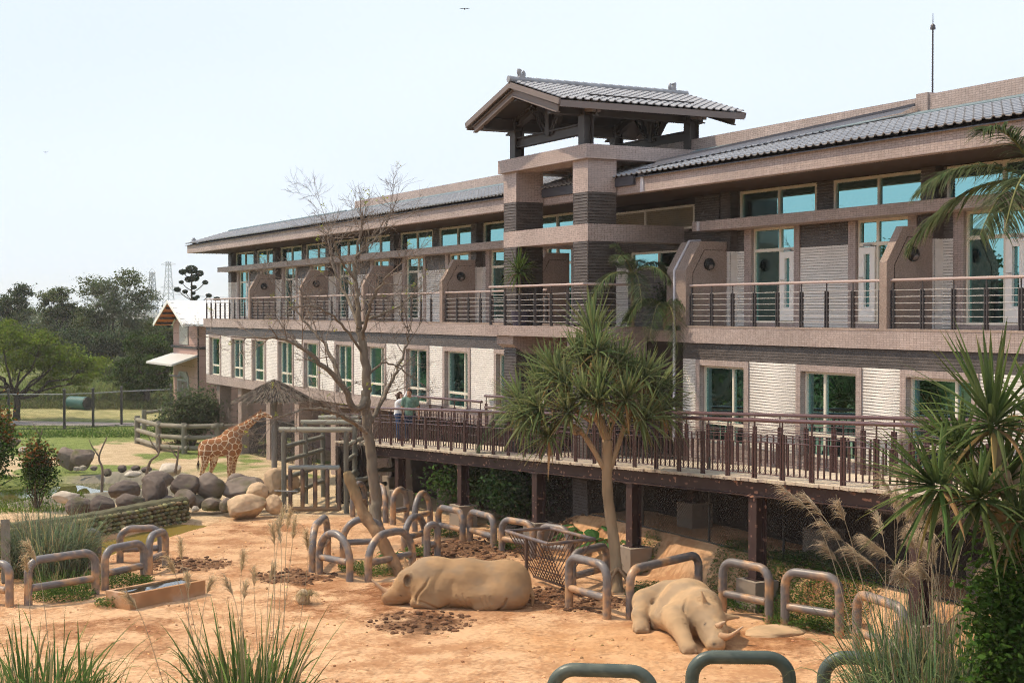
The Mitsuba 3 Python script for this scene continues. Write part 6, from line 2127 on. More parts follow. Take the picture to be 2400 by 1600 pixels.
# grasses
def clump(label, base, n, L, W, col, seed, spread=0.3, lean=0.45, droop=(0.3, 0.8), plumes=0, plume_L=(1.6, 2.6), pcol=(0.55, 0.43, 0.27), group='plumed silver grasses', dead=0.15, name='plumed_grass', pdir=None, bend_=0.08):
    rng = np.random.default_rng(seed)
    base = np.asarray(base, float)
    k = thing(name, label, 'grass clump', group)
    a, r = rng.uniform(0, 2 * PI, n), np.sqrt(rng.uniform(0, 1, n)) * spread
    b = base + np.stack([r * np.cos(a), r * np.sin(a), 0 * r], 1)
    b[:, 2] = np.array([gz1(p[0], p[1]) for p in b]) if base[2] < -5 else base[2]
    d = np.stack([np.cos(a) * lean * rng.uniform(0, 1.3, n), np.sin(a) * lean * rng.uniform(0, 1.3, n), np.ones(n)], 1) + rng.normal(0, 0.12, (n, 3))
    v, f, s, li = strips(b, d, rng.uniform(L[0], L[1], n), W * rng.uniform(0.6, 1.2, n), rng.uniform(droop[0], droop[1], n), 8, fold=0.2, taper=1.8, full=0.1, rng=rng)
    cl = tint(col, n, rng, 0.25, 0.07)
    dm = rng.uniform(size=n) < dead
    cl[dm] = tint((0.34, 0.27, 0.14), int(dm.sum()), rng, 0.25)
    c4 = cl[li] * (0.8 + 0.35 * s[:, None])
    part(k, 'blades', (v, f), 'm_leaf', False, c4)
    for q in range(plumes):
        p0 = base + np.array([rng.normal(0, spread * 0.5), rng.normal(0, spread * 0.5), 0])
        d = nrm(np.array([rng.normal(0, 0.13), rng.normal(0, 0.13), 1.0]) + (np.array(pdir) if pdir is not None else 0))
        LL = rng.uniform(*plume_L)
        bend = np.array([rng.normal(-0.2, 1) * bend_, rng.normal(-0.4, 1) * bend_, -0.4 * bend_])
        c = curve([p0, p0 + d * LL * 0.5, p0 + d * LL * 0.85 + bend * 0.3, p0 + d * LL + bend], 6)
        st = MB().tube(c, np.linspace(0.006, 0.0025, len(c)), 4)
        pk_ = part(k, 'stem', st, 'm_vc', True, np.tile(np.asarray(pcol) * 0.75, (len(st.arrays()[0]), 1)))
        m_ = 150
        t = rng.uniform(0.78, 1.0, m_)
        idx = t * (len(c) - 1)
        P = np.stack([np.interp(idx, np.arange(len(c)), c[:, i]) for i in range(3)], 1)
        ax = nrm(c[-1] - c[-5])
        dd = ax + nrm(rng.normal(size=(m_, 3))) * 0.42
        v, f, s, li = strips(P, dd, rng.uniform(0.12, 0.30, m_), 0.008, 0.5, 3, rng=rng)
        part(pk_, 'plume', (v, f), 'm_leaf', False, tint(pcol, m_, rng, 0.2, 0.03)[li])
    return k


SG = (0.17, 0.21, 0.125)
GG = (0.125, 0.185, 0.055)
clump('big silvery arching grass clump between the two timber posts at left', ground_at((-35.41, 6.09)), 2400, (1.3, 2.6), 0.026, SG, 3, 0.85, 0.42, (0.2, 0.75))
clump('greener grass clump at the foot of the silvery one by the wide barrier', ground_at((-33.42, 6.12)), 380, (0.5, 1.0), 0.02, (0.10, 0.16, 0.045), 4, 0.8, 0.4)
clump('grass clump at the lower left corner of the picture', (-18.20, 2.95, 0.85), 460, (1.5, 2.7), 0.04, GG, 5, 0.6, 0.45, (0.25, 0.8), 2, (2.2, 2.8))
clump('thin grass clump at the bottom edge right of the lower left one', (-17.62, 3.42, 0.72), 260, (1.3, 2.4), 0.034, GG, 6, 0.45, 0.45, (0.25, 0.8))
clump('green grass clump with tall straw plumes at the bottom centre-left', (-17.08, 5.32, 0.72), 480, (1.7, 2.9), 0.05, GG, 7, 0.36, 0.30, (0.2, 0.8), 13, (2.1, 3.2))
clump('sparse thin grass tuft left of the plumed bottom clump', (-17.39, 4.72, 0.72), 60, (1.2, 2.1), 0.022, (0.14, 0.16, 0.07), 8, 0.25, 0.45, (0.1, 0.5), 3, (2.0, 2.7))
clump('large plumed grass clump in front of the right-hand barriers', (-12.25, 11.76, 0.95), 2600, (1.7, 3.4), 0.028, (0.17, 0.235, 0.11), 9, 0.6, 0.26, (0.25, 0.8), 44, (2.5, 3.75), (0.50, 0.40, 0.28), pdir=(-0.02, -0.10, 0), bend_=0.26)
clump('plumed grass clump at the bottom right corner', (-10.68, 11.09, 1.20), 700, (1.0, 2.0), 0.024, (0.12, 0.18, 0.06), 10, 0.55, 0.42, (0.2, 0.7))
# a rounded stone wearing a wig of dry grass
bx = ground_at((-29.38, 10.34))
rock('stump_stone', 'pale stone half covered by a dry straw tuft on the sand', bx + [0, 0, 0.12], (0.16, 0.14, 0.2), 44, (0.42, 0.32, 0.20), 0.0, 'stone')
clump('dry straw tuft hanging over the pale stone on the sand', bx + [0.05, 0.05, 0.15], 240, (0.3, 0.55), 0.008, (0.42, 0.33, 0.19), 12, 0.12, 0.8, (0.6, 1.2), 0, dead=0.6, name='straw_tuft', group=None)


# the bare tree in the middle
k = thing('bare_tree', 'leafless many-branched tree in front of the left wing', 'tree')
rng = np.random.default_rng(17)
tm, tw = MB(), MB()
TD = 41.0
LIMBS = [([(-37.82, 15.49, -0.06), (-38.12, 15.58, 0.77), (-38.17, 15.48, 1.98), (-38.23, 15.37, 2.95), (-38.25, 15.33, 3.79), (-38.24, 15.35, 4.46), (-38.29, 15.25, 5.24), (-38.33, 15.16, 5.73)], 0.17, 0.105),
         ([(-38.33, 15.16, 5.73), (-38.36, 15.12, 6.57), (-38.58, 15.13, 7.30), (-38.45, 15.16, 7.96), (-38.31, 15.21, 8.49)], 0.085, 0.02),
         ([(-38.30, 15.23, 5.36), (-37.66, 15.15, 6.09), (-37.19, 15.19, 6.68), (-36.63, 15.40, 7.25)], 0.06, 0.02), ([(-38.33, 15.16, 5.73), (-39.24, 15.17, 6.58), (-39.75, 15.04, 7.20), (-40.03, 14.95, 7.95)], 0.055, 0.018),
         ([(-38.25, 15.33, 3.79), (-37.81, 14.86, 3.47), (-37.63, 14.35, 4.21), (-37.48, 13.56, 4.93), (-37.51, 13.08, 5.28), (-37.54, 12.37, 5.50), (-37.76, 11.52, 5.52)], 0.11, 0.02), ([(-37.63, 14.35, 4.21), (-38.36, 14.25, 5.13), (-39.02, 13.86, 5.85), (-39.49, 13.39, 6.57)], 0.06, 0.018),
         ([(-38.21, 15.39, 2.77), (-37.71, 14.63, 3.19), (-37.36, 14.00, 3.47), (-37.32, 13.43, 3.57), (-37.28, 12.87, 3.51), (-37.35, 12.30, 3.29)], 0.075, 0.015), ([(-38.19, 15.44, 3.07), (-38.57, 16.01, 3.76), (-38.80, 16.44, 4.35), (-38.93, 16.83, 5.09), (-38.95, 17.01, 5.71)], 0.07, 0.018),
         ([(-38.33, 15.16, 5.85), (-38.87, 15.87, 6.08), (-39.14, 16.65, 6.33), (-39.24, 17.31, 6.71)], 0.05, 0.015), ([(-38.47, 15.13, 7.05), (-38.10, 14.54, 7.63), (-37.80, 14.24, 8.03), (-37.67, 14.07, 8.37)], 0.04, 0.012), ([(-38.37, 15.10, 7.77), (-38.59, 15.76, 8.28), (-38.66, 16.06, 8.59), (-38.68, 16.23, 8.91)], 0.038, 0.012),
         ([(-38.28, 15.27, 5.00), (-37.82, 14.43, 5.85), (-37.55, 13.65, 6.32), (-37.56, 12.98, 6.32)], 0.045, 0.014), ([(-38.24, 15.35, 4.40), (-38.45, 16.03, 4.74), (-38.50, 16.58, 4.49)], 0.04, 0.012)]


def twigs(p, d, L, r, depth):
    n = 4
    t = np.linspace(0, 1, n + 1)
    d = nrm(d)
    bend = rng.normal(0, 0.16, 3) + [0, 0, 0.10]
    pts = p + L * (d * t[:, None] + bend * (t**2)[:, None])
    tw.tube(pts, np.linspace(r, max(r * 0.45, 0.0028), n + 1), 5 if r > 0.012 else 3, cap=False)
    if depth == 0:
        return
    for q in range(rng.integers(3, 6)):
        s = rng.uniform(0.35, 1.0)
        nd = nrm(nrm(d + bend * 2 * s) + rng.normal(0, 0.55, 3))
        twigs(p + L * (d * s + bend * s * s), nd, L * rng.uniform(0.5, 0.8), max(r * 0.55, 0.004), depth - 1)


for pts, r0, r1 in LIMBS:
    c = curve([np.asarray(p) for p in pts], 6)
    c[2:-1] += rng.normal(0, 0.02, (len(c) - 3, 3))
    tm.tube(c, np.linspace(r0, r1, len(c)), 10)
    m = len(c)
    if r0 > 0.16:
        continue
    for q in range(3, m, 2):
        d = nrm(nrm(c[min(q + 1, m - 1)] - c[q - 1]) + rng.normal(0, 0.65, 3) + [0, 0, 0.15])
        twigs(c[q], d, rng.uniform(0.45, 0.95), r1 * 0.8 + 0.003, 2)
    twigs(c[-1], c[-1] - c[-3], 0.8, r1 * 0.8, 3)
v = tm.arrays()[0]
part(k, 'trunk', tm, 'm_bark', True, bark_col(v * np.array([2.2, 2.2, 2.0]), (0.185, 0.155, 0.12), 8) + np.clip((meshkit.fbm(v * 3, 3, 3)[:, None] - 0.55) * 2, 0, 1) * np.array([0.06, 0.06, 0.03]))
v = tw.arrays()[0]
part(k, 'twigs', tw, 'm_vc', True, np.tile([0.20, 0.165, 0.135], (len(v), 1)) * (0.6 + 0.8 * meshkit.fbm(v * 2, 2, 3)[:, None]))
tips = tw.v
sel = rng.choice(len(tw.v), 46, replace=False)
P = np.vstack([tw.v[q][-1] + rng.normal(0, 0.05, (7, 3)) for q in sel])
v, f, li = leaves(P, 0.07, rng, 0.5)
part(k, 'young_leaves', (v, f), 'm_leaf', False, tint((0.34, 0.38, 0.06), len(P), rng, 0.2)[li], label='scattered yellow-green young leaves')

# dry branches standing in the pond
for lab, pts in (('dead branch standing in the green pond in front of the streaked boulder', [(-48.69, 11.54, 0.46), (-48.60, 11.72, 1.18), (-48.56, 12.00, 1.46), (-48.65, 12.05, 2.05)]), ('dead forked branch at the left of the far pond bank', [(-50.88, 10.59, -0.13), (-50.86, 10.62, 0.76), (-50.92, 10.52, 1.20), (-50.79, 10.76, 1.87)]),
                 ('thin dead twig standing beside the pale flat boulder', [(-51.19, 13.23, 0.47), (-51.15, 13.31, 0.98), (-51.13, 13.35, 1.43)]), ('thin dead twig leaning behind the left boulders', [(-62.31, 10.31, 0.59), (-62.22, 10.48, 1.05), (-62.19, 10.55, 1.33)])):
    m = MB().tube(curve([np.asarray(p) for p in pts], 5), np.linspace(0.055, 0.02, 5 * (len(pts) - 1) + 1), 7)
    p = np.asarray(pts[-2])
    m.tube([p, p + [-0.15, -0.2, 0.35], p + [-0.2, -0.3, 0.6]], [0.03, 0.02, 0.01], 5)
    solo('dead_branch', m, 'm_vc', lab, 'branch', smooth=True, color=bark_col(m.arrays()[0], (0.17, 0.13, 0.10), 4))

# trees on the rise south of the yard, which the lower windows mirror
for q, (x, y) in enumerate(((-70, -8), (-84, -16), (-62, -14), (-98, -14), (-52, -18), (-112, -22), (-76, -24), (-125, -14), (-91, -26), (-105, -8), (-66, -22), (-58, -9))):
    tree('lawn_tree', 'leafy tree on the grassy rise mirrored in the lower windows', ground_at((x, y)), 7.5, lobes_of(200 + q, 8, 2.4, 4.6, 1.4, 1.8), 4000, 0.36, (0.04, 0.07, 0.018), (0.07, 0.06, 0.05), 0.25, 210 + q, group='trees on the rise that only mirror in the windows', hollow=0.2)

# ---------------------------------------------------------------- animals
RV, AV = np.array([0.4632, 0.8863, 0.0]), np.array([-0.8863, 0.4632, 0.0])


def place_mesh(tm, loc, ax, ay):
    v = np.array(tm.vertices)
    return np.asarray(loc) + v[:, :1] * ax + v[:, 1:2] * ay + v[:, 2:] * np.array([0, 0, 1.0]), np.array(tm.faces)


def rhino_color(v, seed, base=(0.33, 0.205, 0.105)):
    n = meshkit.fbm(v * 1.8, 4, seed)[:, None]
    n2 = meshkit.fbm(v * 9.0, 4, seed + 3)[:, None]
    g = np.clip((meshkit.fbm(v * 2.4, 4, seed + 8)[:, None] - 0.47) * 5, 0, 1)
    c = np.asarray(base) * (0.72 + 0.55 * n) * (0.88 + 0.24 * n2)
    return c * (1 - 0.6 * g) + np.array([0.235, 0.18, 0.125]) * 0.6 * g


def groove(p, pts, w, dep):
    d = seg_dist(p, pts)
    return dep * np.exp(-(d / w)**2) - 0.18 * dep * np.exp(-((d - 2.4 * w) / (1.5 * w))**2)


def horn(a, b, c, r0, name, parent, loc, ax, ay):
    pts = curve([a, b, c], 8)
    m = MB().tube(pts, np.linspace(r0, 0.012, len(pts)) * (1 - 0.25 * np.sin(PI * np.linspace(0, 1, len(pts)))), 14)
    v, f = m.arrays()
    vv, ff = place_mesh(trimesh.Trimesh(v, f, process=False), loc, ax, ay)
    t = np.clip((v[:, 2:] - a[2]) / max(c[2] - a[2], 0.05), 0, 1)
    part(parent, name, (vv, ff), 'm_vc', True, np.array([0.40, 0.22, 0.11]) * (1 - t) + np.array([0.50, 0.36, 0.24]) * t)


def rhino_a():
    """Lying on its chest, seen from its side, chin on the sand."""
    loc = np.array((-27.64, 13.18, 0.00))
    k = thing('rhinoceros', 'pale mud-coated rhinoceros lying side-on with its chin on the sand', 'rhinoceros')

    def f(p):
        b = [cap_sdf(p, (-0.62, 0, 0.46), (0.15, 0, 0.46), 0.49, 0.50), cap_sdf(p, (0.15, 0, 0.46), (0.98, 0, 0.44), 0.50, 0.47), ell_sdf(p, (0.42, 0, 0.26), (0.98, 0.66, 0.32)), ell_sdf(p, (1.02, 0, 0.48), (0.50, 0.52, 0.46)),
             ell_sdf(p, (-0.50, 0, 0.62), (0.42, 0.34, 0.40)), ell_sdf(p, (0.98, -0.34, 0.26), (0.50, 0.34, 0.34)), ell_sdf(p, (0.98, 0.34, 0.26), (0.50, 0.34, 0.34)), ell_sdf(p, (-0.55, -0.30, 0.30), (0.42, 0.28, 0.34)), ell_sdf(p, (-0.55, 0.30, 0.30), (0.42, 0.28, 0.34))]
        d = smin(b, 0.16)
        neck = cap_sdf(p, (-0.72, 0, 0.58), (-1.06, 0, 0.44), 0.38, 0.29)
        d = smin([d, neck], 0.14)
        head = smin([cap_sdf(p, (-1.05, 0, 0.50), (-1.30, 0, 0.27), 0.235, 0.185), cap_sdf(p, (-1.28, 0, 0.24), (-1.50, 0, 0.15), 0.175, 0.135), cap_sdf(p, (-1.10, 0, 0.24), (-1.45, 0, 0.09), 0.19, 0.115), ell_sdf(p, (-1.50, 0, 0.20), (0.10, 0.12, 0.10)),
                     ell_sdf(p, (-1.27, -0.15, 0.24), (0.07, 0.05, 0.055)), ell_sdf(p, (-1.12, 0, 0.62), (0.13, 0.19, 0.12))], 0.08)
        d = smin([d, head], 0.10)
        for s in (-1, 1):
            d = smin([d, cap_sdf(p, (-0.46, s * 0.46, 0.14), (-0.90, s * 0.42, 0.13), 0.145, 0.115), ], 0.06)
            d = smin([d, cap_sdf(p, (0.72, s * 0.55, 0.10), (0.42, s * 0.58, 0.07), 0.12, 0.10)], 0.10)
        # near ear: a cup opening towards us; far ear: a pointed blade
        e = np.maximum(ell_sdf(p, (-1.05, -0.29, 0.585), (0.125, 0.10, 0.165)), -ell_sdf(p, (-1.065, -0.385, 0.585), (0.085, 0.12, 0.12)))
        d = smin([d, e], 0.025)
        d = smin([d, cap_sdf(p, (-1.11, 0.15, 0.70), (-1.17, 0.20, 0.97), 0.075, 0.022, 0.5)], 0.04)
        d = smin([d, cap_sdf(p, (1.45, -0.06, 0.52), (1.56, -0.16, 0.22), 0.05, 0.04), cap_sdf(p, (1.56, -0.16, 0.22), (1.55, -0.2, 0.03), 0.04, 0.03)], 0.03)
        near = p[:, 1] < 0.1
        q = p * np.array([1, 0, 1.0])
        gx = lambda zx, zy: ((zx - 1200) / 638, 0, (800 - zy) / 650)  # noqa: E731
        g = groove(q, curve([gx(900, 270), gx(820, 365), gx(765, 470), gx(690, 560), (gx(645, 640)), gx(655, 690)], 3), 0.020, 0.042) * sst(0.75, 0.45, q[:, 2])
        g += groove(q, curve([gx(990, 300), gx(905, 420), gx(880, 520)], 3), 0.06, 0.016) + groove(q, curve([gx(640, 330), gx(660, 430), gx(620, 560)], 3), 0.05, 0.014)
        for a_, b_, c_ in (((1180, 590), (1215, 680), (1260, 780)), ((1265, 570), (1290, 660), (1325, 760)), ((1495, 600), (1525, 700), (1545, 790)), ((1560, 590), (1585, 690), (1620, 790)), ((1625, 600), (1640, 640), (1650, 690)), ((1340, 620), (1360, 680), (1380, 740))):
            g += groove(q, [gx(*a_), gx(*b_), gx(*c_)], 0.013, 0.017)
        g += groove(q, [gx(1845, 630), gx(1820, 700), gx(1770, 760), gx(1710, 810)], 0.020, 0.045)
        g += groove(q, [gx(1090, 740), gx(960, 790), gx(760, 700), gx(700, 690)], 0.022, 0.03)
        g += groove(q, [gx(390, 690), gx(430, 668), gx(470, 662)], 0.012, 0.016) + groove(q, [gx(250, 745), gx(340, 735), gx(430, 745)], 0.010, 0.022)
        g += groove(q, [gx(1130, 420), gx(1110, 560), gx(1090, 700)], 0.06, 0.012)
        d = d + np.where(near, g, 0.0)
        w = meshkit.fbm(p * 9.0, 3, 4) - 0.5
        d = d + 0.012 * w + 0.006 * (meshkit.fbm(p * 26.0, 2, 6) - 0.5)
        return np.maximum(d, -p[:, 2] - 0.04)

    tm = surface(f, (-1.75, -0.85, -0.08), (1.75, 0.85, 1.12), 0.021)
    v, fc = place_mesh(tm, loc, RV, AV)
    lv = np.array(tm.vertices)
    c = rhino_color(lv, 3)
    k_low = np.clip((0.22 - lv[:, 2:]) / 0.22, 0, 1) * np.clip(meshkit.fbm(lv * 3, 3, 9)[:, None] * 1.5, 0, 1)
    c = c * (1 - 0.45 * k_low) + np.array([0.22, 0.12, 0.06]) * 0.45 * k_low
    head_m = np.clip((-1.15 - lv[:, :1]) / 0.2, 0, 1) * np.clip((0.42 - lv[:, 2:]) / 0.2, 0, 1)
    c = c * (1 - 0.35 * head_m) + np.array([0.36, 0.19, 0.09]) * 0.35 * head_m
    eye = lv[np.argmin(np.linalg.norm(lv - [(430 - 1200) / 638, -0.24, 0.235], axis=1))]
    ew = np.exp(-(np.linalg.norm((lv - eye) / [0.032, 0.05, 0.016], axis=1) ** 2))[:, None]
    c = c * (1 - 0.85 * ew) + 0.02 * ew
    ear = np.exp(-(np.linalg.norm((lv - [-1.06, -0.28, 0.585]) / [0.075, 0.06, 0.10], axis=1) ** 2))[:, None]
    c = c * (1 - 0.8 * ear) + np.array([0.05, 0.035, 0.025]) * 0.8 * ear
    part(k, 'body', (v, fc), 'm_hide', True, c)
    horn((-1.45, 0, 0.22), (-1.63, 0, 0.34), (-1.86, 0, 0.54), 0.125, 'horn', k, loc, RV, AV)
    horn((-1.30, 0, 0.36), (-1.36, 0, 0.47), (-1.42, 0, 0.55), 0.10, 'horn', k, loc, RV, AV)


def rhino_b():
    """Lying on its side towards us, cheek on the sand."""
    loc = np.array((-23.13, 15.98, 0.0))
    ax = nrm(np.array([2.761, -1.195, 0.0]))
    ay = np.array([-ax[1], ax[0], 0])
    if ay @ RV < 0:
        ay = -ay
    k = thing('rhinoceros', 'pale rhinoceros resting its head on the sand and facing the camera', 'rhinoceros')

    def f(p):
        d = smin([cap_sdf(p, (-1.0, 0, 0.40), (-0.3, 0, 0.44), 0.46, 0.53), cap_sdf(p, (-0.3, 0, 0.44), (0.40, 0.02, 0.44), 0.53, 0.44), ell_sdf(p, (-0.35, -0.12, 0.28), (0.85, 0.62, 0.34)), ell_sdf(p, (0.42, 0.16, 0.60), (0.40, 0.34, 0.34)),
                  ell_sdf(p, (0.35, -0.26, 0.34), (0.38, 0.30, 0.36))], 0.16)
        d = smin([d, cap_sdf(p, (0.50, 0.10, 0.48), (0.88, 0.20, 0.42), 0.36, 0.28)], 0.13)
        h = smin([cap_sdf(p, (0.86, 0.20, 0.44), (1.25, 0.22, 0.28), 0.27, 0.215), cap_sdf(p, (1.25, 0.22, 0.27), (1.60, 0.16, 0.16), 0.205, 0.15), cap_sdf(p, (1.0, 0.12, 0.22), (1.55, 0.12, 0.10), 0.18, 0.13), ell_sdf(p, (1.66, 0.14, 0.15), (0.11, 0.15, 0.12)),
                  ell_sdf(p, (1.20, 0.06, 0.36), (0.08, 0.06, 0.06)), ell_sdf(p, (0.86, 0.16, 0.66), (0.13, 0.22, 0.12))], 0.08)
        d = smin([d, h], 0.09)
        # hind leg flung out, fore leg stretched forward
        hl = smin([cap_sdf(p, (-1.02, -0.28, 0.48), (-0.86, -0.74, 0.44), 0.36, 0.26), cap_sdf(p, (-0.86, -0.74, 0.44), (-0.42, -0.92, 0.26), 0.24, 0.16), cap_sdf(p, (-0.42, -0.92, 0.26), (-0.22, -0.93, 0.10), 0.15, 0.15), ell_sdf(p, (-0.16, -0.94, 0.075), (0.19, 0.165, 0.115))], 0.08)
        d = smin([d, hl], 0.07)
        d = smin([d, cap_sdf(p, (-0.62, -0.50, 0.12), (-0.30, -0.62, 0.10), 0.14, 0.11)], 0.06)
        fl = smin([cap_sdf(p, (0.44, -0.42, 0.42), (1.05, -0.44, 0.36), 0.26, 0.19), cap_sdf(p, (1.05, -0.44, 0.36), (1.50, -0.38, 0.16), 0.18, 0.145), ell_sdf(p, (1.62, -0.36, 0.09), (0.20, 0.17, 0.13))], 0.07)
        d = smin([d, fl], 0.06)
        for t in (-0.1, 0.0, 0.1):
            d = smin([d, ell_sdf(p, (1.76, -0.36 + t, 0.055), (0.06, 0.052, 0.055)), ell_sdf(p, (-0.02, -0.94 + t, 0.05), (0.05, 0.05, 0.05))], 0.025)
        e1 = np.maximum(cap_sdf(p, (0.90, 0.10, 0.72), (0.90, 0.03, 0.98), 0.085, 0.022, 0.7), -cap_sdf(p, (0.99, 0.09, 0.78), (0.96, 0.04, 0.94), 0.05, 0.015))
        e2 = np.maximum(cap_sdf(p, (0.90, 0.44, 0.50), (0.96, 0.72, 0.50), 0.085, 0.022, 1.0), -cap_sdf(p, (1.0, 0.5, 0.54), (1.02, 0.68, 0.54), 0.045, 0.015))
        d = smin([d, e1], 0.03)
        d = smin([d, e2], 0.03)
        g = groove(p, [(0.28, -0.62, 0.60), (0.46, -0.70, 0.52), (0.56, -0.68, 0.36), (0.55, -0.62, 0.2)], 0.03, 0.05)
        g += groove(p, [(0.62, -0.22, 0.76), (0.74, -0.28, 0.50), (0.86, -0.22, 0.22)], 0.03, 0.035) + groove(p, [(0.80, 0.0, 0.78), (0.84, 0.2, 0.82), (0.82, 0.42, 0.72)], 0.02, 0.03) + groove(p, [(0.74, 0.0, 0.82), (0.77, 0.2, 0.86), (0.74, 0.42, 0.76)], 0.02, 0.025)
        g += groove(p, [(-0.62, -0.20, 0.98), (-0.56, -0.5, 0.72), (-0.58, -0.68, 0.40), (-0.5, -0.66, 0.2)], 0.03, 0.05)
        for t in np.linspace(-0.42, 0.16, 6):
            g += groove(p, [(t, -0.46, 0.80), (t + 0.04, -0.60, 0.58), (t + 0.1, -0.64, 0.36)], 0.018, 0.014)
        for z in (0.14, 0.19, 0.24, 0.30):
            g += groove(p, [(1.46 - z, -0.62, z + 0.1), (1.56 - z, -0.40, z + 0.16), (1.46 - z, -0.2, z + 0.1)], 0.014, 0.013)
        g += groove(p, [(1.72, 0.0, 0.10), (1.78, 0.14, 0.09), (1.72, 0.28, 0.10)], 0.014, 0.025)
        d = d + g
        d = d + 0.012 * (meshkit.fbm(p * 9.0, 3, 14) - 0.5) + 0.006 * (meshkit.fbm(p * 26.0, 2, 6) - 0.5)
        return np.maximum(d, -p[:, 2] - 0.04)

    tm = surface(f, (-1.6, -1.2, -0.08), (1.92, 0.85, 1.1), 0.021)
    v, fc = place_mesh(tm, loc, ax, ay)
    if np.linalg.det(np.array([ax, ay, [0, 0, 1.0]])) < 0:
        fc = fc[:, ::-1]
    lv = np.array(tm.vertices)
    c = rhino_color(lv, 8, (0.42, 0.28, 0.155))
    ft = np.clip((0.22 - lv[:, 2:]) / 0.15, 0, 1) * np.clip((np.abs(lv[:, 1:2] + 0.65) < 0.45) * 1.0, 0, 1)
    c = c * (1 - 0.5 * ft) + np.array([0.20, 0.14, 0.095]) * 0.5 * ft
    near_ = lambda q: lv[np.argmin(np.linalg.norm(lv - q, axis=1))]  # noqa: E731
    eye = np.exp(-(np.linalg.norm((lv - near_([1.22, 0.02, 0.45])) / 0.035, axis=1) ** 2))[:, None]
    nos = np.exp(-(np.linalg.norm((lv - near_([1.82, 0.05, 0.22])) / 0.036, axis=1) ** 2))[:, None]
    c = c * (1 - 0.9 * np.clip(eye + nos, 0, 1)) + 0.018 * np.clip(eye + nos, 0, 1)
    part(k, 'body', (v, fc), 'm_hide', True, c)
    horn((1.60, 0.24, 0.27), (1.70, 0.40, 0.33), (1.74, 0.62, 0.50), 0.105, 'horn', k, loc, ax, ay)
    horn((1.38, 0.24, 0.42), (1.42, 0.30, 0.49), (1.44, 0.36, 0.53), 0.085, 'horn', k, loc, ax, ay)


rhino_a()
rhino_b()


